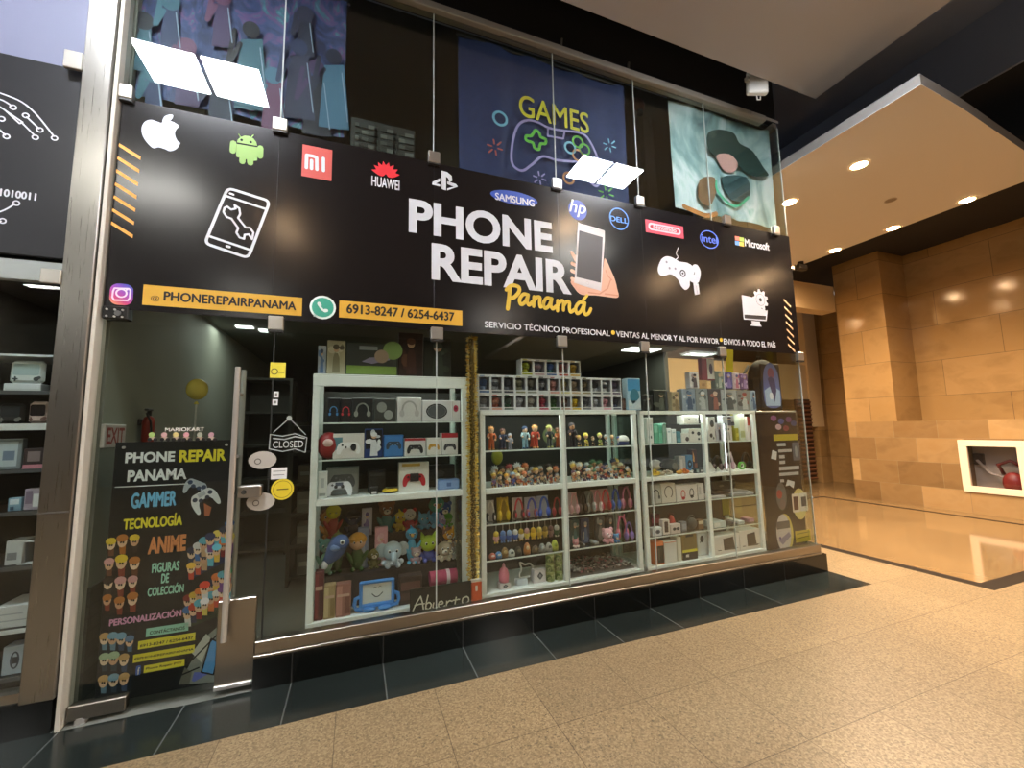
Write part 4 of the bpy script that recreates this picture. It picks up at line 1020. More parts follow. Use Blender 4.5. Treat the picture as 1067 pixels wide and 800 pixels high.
# back shelving unit behind the door, counter, extinguisher, balloon
def shelf_unit(x0, x1, y0, y1, z1, n, label, colr):
    t = thing('shelving_unit', label, 'shelves', ((x0 + x1) / 2, (y0 + y1) / 2, 0)); m = M(colr, .6)
    mb = MB(); mb.box((x0, y0, 0), (x0 + .03, y1, z1), m); mb.build('side_panel', t); mb = MB(); mb.box((x1 - .03, y0, 0), (x1, y1, z1), m); mb.build('side_panel', t)
    mb = MB(); mb.box((x0 + .03, y1 - .02, .05), (x1 - .03, y1, z1), m); mb.build('back_panel', t)
    for k in range(n):
        z = .06 + (z1 - .09) * k / (n - 1); mb = MB(); mb.box((x0 + .03, y0, z), (x1 - .03, y1 - .02, z + .03), m); mb.build('shelf', t)
    return t
shelf_unit(-.62, .55, 1.75, 2.2, 1.6, 6, 'dark shelving unit with dim boxes standing behind the door', '#34352f')
rnd = random.Random(5)
for k in range(12):
    lv = k // 3; z = .06 + (1.6 - .09) * lv / 5 + .0305; x = -.55 + (k % 3) * .36 + rnd.random() * .04; w = .26 + rnd.random() * .06; h = .16 + rnd.random() * .06
    cc = rnd.choice(['#5e6058', '#74766c', '#4a4c48', '#6a6458'])
    t = thing('carton', 'dim carton on the shelving behind the door, %s box of its %s shelf' % (ORD[k % 3], ('lowest', 'second', 'third', 'fourth')[lv]), 'box', (x + w / 2, 1.9, z), 'cartons on the dark shelving')
    mb = MB(); mb.box((x, 1.78, z), (x + w, 2.05, z + h), M(cc, .7), .005); mb.build('box_body', t); mb = MB(); mb.box((x + .02, 1.779, z + h * .4), (x + w - .02, 1.78, z + h * .62), M('#8a8c82', .7)); mb.build('printed_band', t)
# tall display behind the door on the left
shelf_unit(-1.36, -.78, 3.0, 3.4, 2.2, 6, 'tall dark cabinet against the left wall behind the door', '#3a3b34')
q = FX(155, 438, -1.335); EY = q.y
t = thing('fire_extinguisher', 'red fire extinguisher on the left wall behind the door poster', 'fire extinguisher', (q.x, EY, q.z - .16))
mb = MB(); mb.lathe((q.x, EY, q.z - .16), [(0, 0), (.032, 0), (.035, .012), (.035, .15), (.027, .18), (.012, .19), (0, .19)], M('#9c2f24', .35), 16); mb.build('cylinder', t)
mb = MB(); mb.cyl((q.x, EY, q.z + .03), (q.x, EY, q.z + .07), .013, M('#2b2b2b', .4)); mb.box((q.x - .012, EY - .05, q.z + .065), (q.x + .012, EY + .03, q.z + .08), M('#2b2b2b', .4), .004); mb.build('valve', t)
mb = MB(); mb.tube([(q.x, EY - .04, q.z + .05), (q.x + .03, EY - .05, q.z - .01), (q.x + .034, EY - .04, q.z - .09)], .007, M('#1f1f1f', .5), 6); mb.build('hose', t)
mb = MB(); mb.box((-1.3855, EY - .03, q.z - .03), (q.x - .034, EY + .03, q.z + .01), M('#2b2b2b', .5), .003); mb.build('bracket', t)
q = F(205.5, 405.5, .5)
t = thing('balloon', 'shiny yellow balloon on a stick behind the door glass', 'balloon', (q.x, .5, 0))
mb = MB(); mb.ell(q, (.064, .066, .074), M('#d9c95e', .16), seg=24, rings=16); mb.cyl((q.x, .5, q.z - .105), (q.x, .5, q.z - .085), .016, M('#d9c95e', .2), .006); mb.build('balloon_skin', t)
mb = MB(); mb.cyl((q.x, .5, .012), (q.x, .5, q.z - .1), .006, M('#b9b9b0', .4), seg=8); mb.lathe((q.x, .5, 0), [(0, 0), (.12, 0), (.12, .015), (.02, .03)], M('#55554f', .5)); mb.build('stick', t)
# dark counter with small screen
t = thing('counter', 'dark service counter deep inside the shop behind the door', 'counter', (-.3, 3.6, 0))
mb = MB(); mb.box((-.75, 3.5, 0), (1.0, 4.1, .98), M('#33342e', .6), .01); mb.build('body', t); mb = MB(); mb.box((-.8, 3.45, .98), (1.05, 4.15, 1.02), M('#6a6b62', .4), .006); mb.build('top', t)
rnd = random.Random(9)
for k in range(7):
    x = -.6 + k * .22; z = 1.021; h = .14 + rnd.random() * .3; cc = rnd.choice(['#6f6a3a', '#4c5640', '#6a5a3a', '#3c463c', '#7a7a6c'])
    t = thing('display_box', 'dim box on the counter deep inside, %s from the left' % ORD[k], 'box', (x, 3.7, z), 'boxes on the service counter')
    mb = MB(); mb.box((x - .085, 3.6, z), (x + .085, 3.8, z + h), M(cc, .7), .006); mb.build('box_body', t); mb = MB(); mb.box((x - .06, 3.599, z + .03), (x + .06, 3.6, z + h - .03), M('#8a8c78', .7)); mb.build('printed_picture', t)

# ================================================================ WHITE DISPLAY CABINETS
FRAME = M('#f6faf7', .35)
CY0 = .13; CY1 = .58
SHELFG = glass_mat('shelf_glass', (.93, .96, .95))
BACKD = M('#33352f', .6)
def cabinet(label, x0, x1, z1, posts, rail, shelves, bays_back='#292a25'):
    """shelves: (x0, x1, z, thickness, kind)"""
    t = thing('display_cabinet', label, 'cabinet', ((x0 + x1) / 2, (CY0 + CY1) / 2, 0))
    pw = .042
    for i, px in enumerate(posts):
        mb = MB(); mb.box((px - pw / 2, CY0, 0), (px + pw / 2, CY0 + .035, z1), FRAME, .003); mb.build('post', t)
    for px in (x0 + pw / 2, x1 - pw / 2):
        mb = MB(); mb.box((px - pw / 2, CY1 - .035, 0), (px + pw / 2, CY1, z1), FRAME, .003); mb.build('rear_post', t)
        mb = MB(); mb.box((px - .004, CY0 + .036, .28), (px + .004, CY1 - .036, z1 - rail), SHELFG); mb.build('side_pane', t)
    mb = MB(); mb.box((x0, CY0 - .004, z1 - rail), (x1, CY0 + .03, z1 - .012), FRAME, .003); mb.box((x0, CY0 - .004, z1 - .0121), (x1, CY1, z1), FRAME, .004); mb.build('top_rail', t)
    mb = MB(); mb.box((x0, CY0 - .003, 0), (x1, CY1, .2715), FRAME, .004); mb.build('base', t)
    mb = MB(); mb.box((x0 + .044, CY1 - .012, .2725), (x1 - .044, CY1 - .006, z1 - rail - .001), M(bays_back, .5)); mb.build('back_panel', t)
    for a, b, z, th, kind in shelves:
        mb = MB()
        if kind == 'glass':
            mb.box((a, CY0 + .006, z - th), (b, CY1 - .02, z), SHELFG); o = mb.build('glass_shelf', t)
            mb = MB(); mb.box((a, CY0 + .002, z - th), (b, CY0 + .006, z), M('#dfe8e4', .3)); mb.build('shelf_edge', o)
        else:
            mb.box((a, CY0 - .002, z - th), (b, CY1 - .02, z), FRAME, .003); mb.build('shelf', t)
    mb = MB(); mb.box((x0 + .08, CY0 + .036, z1 - .024), (x1 - .08, CY0 + .056, z1 - .0125), M('#f6faf2', .5, emit=4.0)); mb.build('led_strip', t)
    area('cabinet_light', ((x0 + x1) / 2, CY0 + .046, z1 - .026), (x1 - x0) * .85, CABINET_LIGHT_W * (x1 - x0), (.98, 1, .93), size_y=.018)
    return t
def ZF(px, py, y=CY0): return F(px, py, y).z
def XF(px, py, y=CY0): return F(px, py, y).x
# cabinet 1 (plush toys below)
a0, a1 = XF(324.5, 450), XF(487, 450); za = ZF(400, 391)
S1 = [ZF(400, 439.5), ZF(400, 476.5)]; S1c = (ZF(330, 519.6) + ZF(480, 511)) / 2
C1B = .272
cabinet('white display cabinet with gaming boxes above and plush toys below', a0, a1, za, [a0 + .021, a1 - .021], .085,
        [(a0 + .042, a1 - .042, S1[0], .010, 'glass'), (a0 + .042, a1 - .042, S1[1], .010, 'glass'), (a0 + .042, a1 - .042, S1c, .045, 'board')])
# cabinet 2 (figurines)
b0, b1 = XF(500.6, 500), XF(671, 590); bm_ = XF(588.5, 500); zb2 = ZF(580, 427.5)
S2 = [(ZF(508, 469) + ZF(585, 467)) / 2, (ZF(508, 508.5) + ZF(585, 504.5)) / 2, (ZF(510, 546.6) + ZF(585, 539)) / 2, (ZF(510, 583.5) + ZF(585, 575)) / 2]
sh = []
for xa, xb in ((b0 + .042, bm_ - .021), (bm_ + .021, b1 - .042)):
    sh += [(xa, xb, S2[0], .012, 'glass'), (xa, xb, S2[1], .042, 'board'), (xa, xb, S2[2], .010, 'glass'), (xa, xb, S2[3], .010, 'glass')]
cabinet('white two-bay display cabinet crowded with figurines and headphones', b0, b1, zb2, [b0 + .021, bm_, b1 - .021], .035, sh)
# cabinet 3
d0, d1 = XF(669, 480), XF(793.5, 510); dm = XF(737, 480); zd = ZF(730, 428)
S3 = [(ZF(680, 462.3) + ZF(780, 458.7)) / 2, (ZF(680, 496) + ZF(780, 490.5)) / 2, (ZF(680, 528.5) + ZF(780, 514.5)) / 2, (ZF(680, 560.5) + ZF(780, 546)) / 2]
sh = []
for xa, xb in ((d0 + .042, dm - .021), (dm + .021, d1 - .042)):
    sh += [(xa, xb, S3[0], .010, 'glass'), (xa, xb, S3[1], .038, 'board'), (xa, xb, S3[2], .010, 'glass'), (xa, xb, S3[3], .010, 'glass')]
sx0 = XF(704, 441, CY0 + .06); sh.append((sx0, dm - .021, ZF(718, 441.5, CY0 + .03), .008, 'glass'))
cabinet('white two-bay display cabinet of phone accessories at the right end', d0, d1, zd, [d0 + .021, dm, d1 - .021], .032, sh, '#35352b')
# ================================================================ GOODS: BUILDERS
LIM = [-99, 99]; PLACED = []
CAMO = cloth_art_mat('camouflage', [(.4, '#5a6a34'), (.47, '#8a9a5a'), (.53, '#c0c490'), (.6, '#4a5a2c')], 22, 1.0)
def prod(name, label, px0, px1, ytop, z0, Y, depth, color, art=None, group=None, cat='box', h=None, rough=.45, tilt=0.0, part='printed_picture'):
    ym = ytop + 6
    if h: ym = pix((XF(px0, 500, Y), Y, z0))[1]
    x0, x1 = XF(px0, ym, Y), XF(px1, ym, Y)
    if x0 < LIM[0]: x1 += min(LIM[0] - x0, .5 * (x1 - x0)); x0 = LIM[0]
    if x1 > LIM[1]: x0 -= min(x1 - LIM[1], .5 * (x1 - x0)); x1 = LIM[1]
    z1 = z0 + h if h else ZF((px0 + px1) / 2, ytop, Y)
    z0 += .0006
    for (ax0, ax1, ay0, ay1, az0, az1) in PLACED:
        if ay0 < Y + depth and Y < ay1 and az0 < z1 - .001 and z0 < az1 - .001 and ax0 < x1 + .0008 and x0 < ax1 + .0008:
            if (ax0 + ax1) < (x0 + x1): x0 = max(x0, min(ax1 + .0015, x1 - .012))
            else: x1 = min(x1, max(ax0 - .0015, x0 + .012))
    PLACED.append((x0, x1, Y, Y + depth, z0, z1))
    t = thing(name, label, cat, ((x0 + x1) / 2, Y + depth / 2, z0), group)
    mb = MB(); mb.box((x0, Y, z0), (x1, Y + depth, z1), M(color, rough), .003); mb.build('box_body', t)
    if art:
        p = Print(Y, (x0, z0, x1, z1)); p.w = x1 - x0; p.h = z1 - z0
        art(p); p.build(part, t)
    return t, (x0, x1, z0, z1)
def C_(c, r=.45): return M(c, r)
def a_headset(col, bg=None, cup=None):
    def f(p):
        s = min(p.w * .36, p.h * .36)
        if bg: p.rect((.06, .06), (.94, .94), C_(bg))
        p.ring((.5, .48), s * .8, s * .22, C_(col), s * 1.0, l=2, t0=-20, t1=200)
        for u in (-1, 1): p.disc((.5 + u * s * .85 / p.w, .34), s * .28, C_(cup or col), s * .42, l=3, seg=14)
    return f
def a_pad(col, bg=None, y=.5, accent=None):
    def f(p):
        if bg: p.rect((.05, .05), (.95, .95), C_(bg))
        s = min(p.w * .4, p.h * .5); W = lambda a, b: (.5 + a * s / p.w, y + b * s / p.h)
        p.poly([W(*q) for q in smooth_path([(-.7, .38), (-.3, .42), (.3, .42), (.7, .38), (.95, -.1), (.9, -.55), (.65, -.55), (.42, -.12), (-.42, -.12), (-.65, -.55), (-.9, -.55), (-.95, -.1)], 3, True)], C_(col), 2)
        for q in ((-.5, .18), (.5, .18), (-.22, 0), (.22, 0)): p.disc(W(*q), s * .09, C_(accent or '#777a80'), l=3, seg=10)
    return f
def a_disc(col, r=.35, u=.5, v=.5, col2=None, bg=None):
    def f(p):
        s = min(p.w, p.h) * r
        if bg: p.rect((.05, .05), (.95, .95), C_(bg))
        p.disc((u, v), s, C_(col), s * min(1.4, p.h / p.w), l=2)
        if col2: p.disc((u, v), s * .45, C_(col2), l=3)
    return f
def a_rects(*rs):
    def f(p):
        for k, (u0, v0, u1, v1, c) in enumerate(rs): p.rect((u0, v0), (u1, v1), C_(c), 1 + k)
    return f
def a_hero(cols, seed, bg=None):
    """loose standing figure on a mottled ground"""
    def f(p):
        r = random.Random(seed)
        if bg: p.rect((.04, .04), (.96, .96), C_(bg))
        for k in range(6): p.disc((.15 + .7 * r.random(), .15 + .7 * r.random()), p.w * (.08 + .16 * r.random()), C_(r.choice(cols)), p.h * (.05 + .1 * r.random()), l=2 + k, seg=9)
        p.poly([(.3, .06), (.34, .5), (.42, .62), (.6, .62), (.68, .5), (.72, .06)], C_(cols[0]), 9); p.disc((.5, .74), p.w * .15, C_('#d9b394'), p.h * .09, l=10, seg=12); p.disc((.5, .80), p.w * .18, C_(cols[-1]), p.h * .08, l=11, seg=12)
    return f
def multi(*fs):
    def f(p):
        for g_ in fs: g_(p)
    return f

SK_ = ['#e2b491', '#cf9a74', '#ecc7a6']
def fig(mb, x, y, z, h, skin, hair, top, leg, style=0, cloak=None):
    """small standing toy figure, head to the hall"""
    s, hr, tp, lg = (M(k, .5) for k in (skin, hair, top, leg))
    hd = h * (.13 if style == 0 else .19); hz = z + h - hd * 1.15
    lw = h * .055 if style == 0 else h * .07
    tz0, tz1 = (z + h * .42, z + h * .74) if style == 0 else (z + h * .2, z + h * .5)
    for u in (-1, 1):
        mb.cyl((x + u * lw * 1.5, y - lw * .3, z), (x + u * lw * 1.1, y, tz0 + h * .03), lw * 1.05, lg, lw * 1.25, seg=7)
        mb.ell((x + u * lw * 1.5, y - lw * .8, z + lw * .7), (lw * 1.1, lw * 1.9, lw * .75), hr, seg=7, rings=4)
        aw = h * .042; sh_ = (x + u * h * (.12 if style == 0 else .1), y, tz1 - h * .03)
        el = (x + u * h * (.19 if style == 0 else .13), y - h * .03, (tz0 + tz1) / 2); ha = (x + u * h * (.15 if style == 0 else .11), y - h * .1, tz0 + h * (.02 if u > 0 else .12))
        mb.tube([sh_, el, ha], [aw * 1.15, aw, aw * .85], tp, 6); mb.ell(ha, aw * 1.25, s, seg=6, rings=4)
    mb.lathe((x, y, 0), [(0, tz0 - h * .02), (h * .1, tz0), (h * .085, (tz0 + tz1) / 2), (h * .125, tz1 - h * .04), (h * .06, tz1), (h * .04, tz1 + h * .03), (0, tz1 + h * .04)], tp, 9)
    mb.ell((x, y, hz), (hd * .92, hd * .92, hd * 1.08), s, seg=10, rings=7)
    mb.ell((x, y + hd * .14, hz + hd * .18), (hd * 1.06, hd * 1.0, hd * 1.06), hr, seg=10, rings=5, zmin=-.15)
    for k in range(5):
        t = math.radians(20 + 35 * k); d = Vector((math.cos(t), .2, abs(math.sin(t)) * .9 + .15)).normalized()
        c = Vector((x, y + hd * .1, hz + hd * .2)); mb.cyl(c + d * hd * .8, c + d * hd * 1.5, hd * .3, hr, hd * .04, seg=5)
    for u in (-1, 1): mb.ell((x + u * hd * .36, y - hd * .84, hz + hd * .02), (hd * .13, hd * .08, hd * .2), M('#1b1a1c', .3), seg=6, rings=4)
    if cloak: mb.prism([(x - h * .12, y + h * .07, tz1), (x + h * .12, y + h * .07, tz1), (x + h * .2, y + h * .13, z + h * .06), (x - h * .2, y + h * .13, z + h * .06)], (0, h * .02, 0), M(cloak, .6))

def headphones(label, px, ytop, z0, Y, wpx, band, cup, card=None, ears=None, group=None):
    x = XF(px, ytop + 10, Y); w = XF(px + wpx / 2, ytop + 10, Y) - XF(px - wpx / 2, ytop + 10, Y); z0 += .0006; z1 = ZF(px, ytop, Y); h = z1 - z0
    t = thing('headphones', label, 'headphones', (x, Y + .05, z0), group)
    r = w * .36; cz = z0 + h * .34
    pts = [(x + r * math.cos(math.radians(a)), Y + .03, cz + (h * .6) * math.sin(math.radians(a))) for a in range(0, 181, 15)]
    mb = MB(); mb.tube(pts, w * .085, M(band, .4), 8); mb.build('headband', t)
    for u in (-1, 1):
        mb = MB(); mb.ell((x + u * r, Y + .028, z0 + h * .24), (w * .17, .027, h * .235), M(cup, .45), seg=14, rings=9); mb.ell((x + u * r * .98, Y + .004, z0 + h * .24), (w * .09, .008, h * .12), M(band, .3), seg=12, rings=6); mb.build('ear_cup', t)
    if card:
        mb = MB(); mb.box((x - w * .5, Y + .062, z0), (x + w * .5, Y + .072, z1 - .004), M(card, .5), .002); mb.build('backing_card', t)
    if ears:
        for u in (-1, 1):
            mb = MB(); mb.cyl((x + u * w * .2, Y + .03, z0 + h * .86), (x + u * w * .27, Y + .03, z0 + h * 1.04), w * .1, M(ears, .5), w * .02, seg=6); mb.build('cat_ear', t)
    return t

# ================================================================ CABINET 1: BOXES
Yb = CY0 + .03
tops = ZF(400, 391)
prod('picture_box', 'narrow blue and white box on the left end of the plush cabinet top', 331.5, 340, 360, tops, CY0 + .06, .03, '#b9c4d4', a_hero(['#6a88b4', '#a8b4c8', '#4a5a78'], 1), None)
prod('picture_box', 'cream comic cover box beside the racing picture on the plush cabinet', 341, 360, 354.5, tops, CY0 + .05, .04, '#b9b49a', a_hero(['#8a8468', '#d8d2b8', '#5a5444'], 2))
prod('picture_box', 'wide dark racing picture with green edge on the plush cabinet', 360.5, 414.5, 357.5, tops, CY0 + .05, .03, '#3a4238', multi(a_rects((.02, .04, .98, .96, '#3c403e'), (.02, .04, .98, .3, '#7f9a4a'), (.25, .78, .6, .9, '#8f969a')), lambda p: [p.poly([(.3, .42), (.45, .55), (.8, .6), (.85, .5), (.5, .36)], C_('#9a93b4'), 5), p.disc((.68, .6), .05, C_('#b09a8a'), l=6), p.disc((.9, .8), .07, C_('#8fb06a'), l=4)] and None), cat='picture')
prod('picture_box', 'dark brown box with a shadowy figure on the right of the racing picture', 415.5, 441, 347, tops, CY0 + .05, .05, '#33211c', a_hero(['#4a2a24', '#2a1a18', '#6a4434'], 4))
prod('picture_box', 'dim green-grey box at the right end of the plush cabinet top', 441.5, 470, 352, tops, CY0 + .10, .04, '#2e322c', a_hero(['#3c443a', '#2c302a', '#4c564a'], 5))
LIM[:] = [a0 + .048, a1 - .048]
z = S1[0]
prod('headset_box', 'black box with blue headset on the top shelf of the plush cabinet', 341.5, 354, 414.5, z, Yb, .10, '#17181c', a_headset('#4f8fd0'))
prod('headset_box', 'black box with red headset on the top shelf of the plush cabinet', 354.6, 366.5, 415, z, Yb, .10, '#17181c', a_headset('#c03a44'))
prod('headset_box', 'black box with grey headset left of centre on the top shelf', 367, 388.5, 414.5, z, Yb, .12, '#202224', a_headset('#7f827c', None, '#8f928a'))
prod('headset_box', 'dark silver box with two earphones in the middle of the top shelf', 389.5, 413, 415, z, Yb, .12, '#4a4d4a', multi(a_rects((.05, .05, .95, .95, '#3a3c3a')), a_disc('#8d908c', .22, .35, .62), a_disc('#9c9f9b', .2, .65, .3)))
prod('headset_box', 'light grey box with a pale headset on the top shelf of the plush cabinet', 414, 439.2, 414, z, Yb, .12, '#d2d0ce', a_headset('#a9a7a5', None, '#b9b6b4'))
prod('cable_box', 'white box with a big black ring on the top shelf', 440, 471, 417, z, Yb, .10, '#d6d4d6', lambda p: [p.ring((.48, .48), p.w * .33, p.h * .07, C_('#2e3032'), p.h * .32, l=2), p.disc((.48, .48), p.w * .3, C_('#55585a'), p.h * .28, l=1)] and None)
prod('earphone_box', 'white box with pink earphones at the right end of the top shelf', 471.6, 483.2, 417.5, z, Yb, .08, '#e0dcdc', a_disc('#c03a5c', .3, .45, .62, '#7a1f38'))
z = S1[1]
prod('gamepad_box', 'long white box with a white gamepad on the middle gaming shelf', 347, 379.4, 451.5, z, Yb, .12, '#dcd8d2', multi(a_rects((.02, .35, .3, .85, '#5c8a98')), lambda p: a_pad('#f0f0f0', None, .45, '#25272a')(p), lambda p: p.disc((.66, .45), p.w * .09, C_('#26282a'), p.h * .14, l=5)))
prod('gamepad_box', 'tall blue box with white and black gamepads on the middle gaming shelf', 380.2, 399, 446.5, z, Yb, .12, '#26407a', multi(a_rects((.05, .3, .95, .95, '#14161c')), a_hero(['#dfe4ea', '#c9d0da', '#e8ecf0'], 6)))
prod('gamepad_box', 'blue box with dark gamepad in the middle of the gaming shelves', 400, 420.5, 453, z, Yb, .12, '#2f66a4', a_pad('#3a4450', '#3f7ab8', .55, '#6a88a8'))
prod('gamepad_box', 'white box with black gamepad and red top on the middle shelf', 421.5, 443.5, 456.5, z, Yb, .12, '#dcdcda', multi(a_rects((0, .86, 1, 1, '#b02c34')), a_pad('#26282c', None, .42)))
prod('gamepad_box', 'white box with golden gamepad on the middle gaming shelf', 444.5, 459.6, 456, z, Yb, .11, '#dedcd6', a_pad('#c89a3a', None, .5, '#8a6420'))
prod('gamepad_box', 'white box with dark gamepad and red lid at the right of the middle shelf', 460.4, 477, 451, z, Yb, .11, '#dcdcda', multi(a_rects((0, .78, 1, 1, '#b4303a')), a_pad('#3c4048', None, .38)))
q = F(336, 464, Yb + .03); q.x = max(q.x, a0 + .048 + .056)
t = thing('figure_toy', 'red ball shaped toy at the left end of the middle gaming shelf', 'toy', (q.x, q.y, z + .001))
mb = MB(); rr_ = (q.z - z) * .98; mb.ell((q.x, q.y + .02, z + rr_ + .001), (rr_ * .8, rr_ * .8, rr_), M('#9c2c30', .4)); mb.build('toy_body', t); mb = MB(); mb.ell((q.x, q.y + .02 - rr_ * .72, z + rr_ * 1.2), (rr_ * .35, rr_ * .14, rr_ * .3), M('#d8b8b4', .4)); mb.build('face', t)
z = S1c
prod('slim_box', 'narrow white box standing at the left end of the thick white shelf', 324.6 + 1.5, 336, 491.5, z, Yb, .06, '#d9dedc', a_rects((.15, .1, .85, .2, '#9aa0a0'), (.3, .4, .7, .75, '#b4b9ba')))
prod('gamepad_box', 'grey box behind the white gamepad on the thick shelf', 340, 374, 487, z, Yb + .12, .08, '#8a8d8c', multi(a_rects((.04, .05, .96, .95, '#9a9d9c')), a_pad('#5a5e62', None, .55)))
def gamepad(label, px, py, z, Y, wpx, col, tilt=.5, grip=None):
    x = XF(px, py, Y); w = XF(px + wpx / 2, py, Y) - XF(px - wpx / 2, py, Y); s = w / 2
    t = thing('gamepad', label, 'game controller', (x, Y, z)); R = Euler((math.pi / 2 - tilt, 0, 0)).to_matrix(); base = Vector((x, Y + .02, z))
    def put(mb, dz=0): 
        mb.v = [R @ Vector(v) for v in mb.v]; lo = min(v.z for v in mb.v) if not hasattr(put, 'lo') else put.lo; put.lo = lo
        mb.v = [tuple(v + base - Vector((0, 0, lo - .001))) for v in mb.v]; return mb
    if hasattr(put, 'lo'): del put.lo
    pts = smooth_path([(-.7, .38), (-.3, .42), (.3, .42), (.7, .38), (.95, -.1), (.9, -.6), (.65, -.6), (.42, -.12), (-.42, -.12), (-.65, -.6), (-.9, -.6), (-.95, -.1)], 3, True)
    mb = MB(); mb.prism([(a * s, b * s, -.014) for a, b in pts], (0, 0, .028), M(col, .4)); put(mb).build('shell', t)
    for a, b in ((-.24, .02), (.24, .02)):
        mb = MB(); mb.cyl((a * s, b * s, .014), (a * s, b * s, .026), s * .13, M('#26282c', .5), seg=12); put(mb).build('thumb_stick', t)
    mb = MB(); mb.box((-.6 * s, .14 * s, .014), (-.4 * s, .2 * s, .018), M('#3a3c40', .5)); mb.box((-.53 * s, .07 * s, .014), (-.47 * s, .27 * s, .018), M('#3a3c40', .5)); put(mb).build('direction_pad', t)
    if grip:
        mb = MB(); mb.box((-.28 * s, .1 * s, .014), (.28 * s, .36 * s, .02), M(grip, .3)); put(mb).build('touch_pad', t)
    return t
gamepad('white gamepad with dark centre standing in front of the grey box', 353.5, 505, z, Yb + .03, 29, '#dfe3ea', .35, '#4a5266')
prod('console_box', 'black device in the middle of the thick white shelf', 384, 402, 490, z, Yb + .10, .12, '#1d1f20', a_rects((.1, .75, .9, .85, '#3c3f40')), cat='device')
prod('charger', 'small black and white charger on the thick shelf', 386, 394, 507.5, z, Yb + .02, .05, '#232425', a_rects((.15, .1, .8, .45, '#d8d8d6')), cat='charger')
q = F(407, 503, Yb + .04)
t = thing('disc_toy', 'yellow and black disc shaped toy on the thick white shelf', 'toy', (q.x, q.y, z)); mb = MB(); mb.lathe((q.x, q.y + .03, z + .001), [(0, 0), (.05, 0), (.055, .012), (.03, .03), (0, .034)], M('#1f1f1f', .4), 20); mb.build('base', t); mb = MB(); mb.lathe((q.x, q.y + .03, z + .001), [(.056, .012), (.058, .018), (.05, .028), (.031, .032)], M('#d8b82e', .4), 20); mb.build('yellow_rim', t)
prod('gamepad_box', 'white box with red and black gamepad on the thick shelf', 415.8, 447, 481.5, z, Yb + .05, .08, '#e0ded8', multi(a_rects((.1, .86, .7, .96, '#d8b45a')), a_pad('#c02c38', None, .42, '#26262a'), lambda p: p.rect((.36, .34), (.66, .62), C_('#2a2a2e'), 6)))
prod('box', 'low blue box at the right end of the thick white shelf', 460.5, 483, 499.5, z, Yb + .03, .10, '#6f8fc4', a_rects((.05, .1, .95, .9, '#86a4d4'), (.4, .3, .6, .7, '#4a6aa0')))
prod('tech_box', 'dark box behind the low blue box on the thick shelf', 450, 480, 484, z, Yb + .2, .08, '#2c2e2f', a_disc('#4a4d4e', .2, .5, .6))

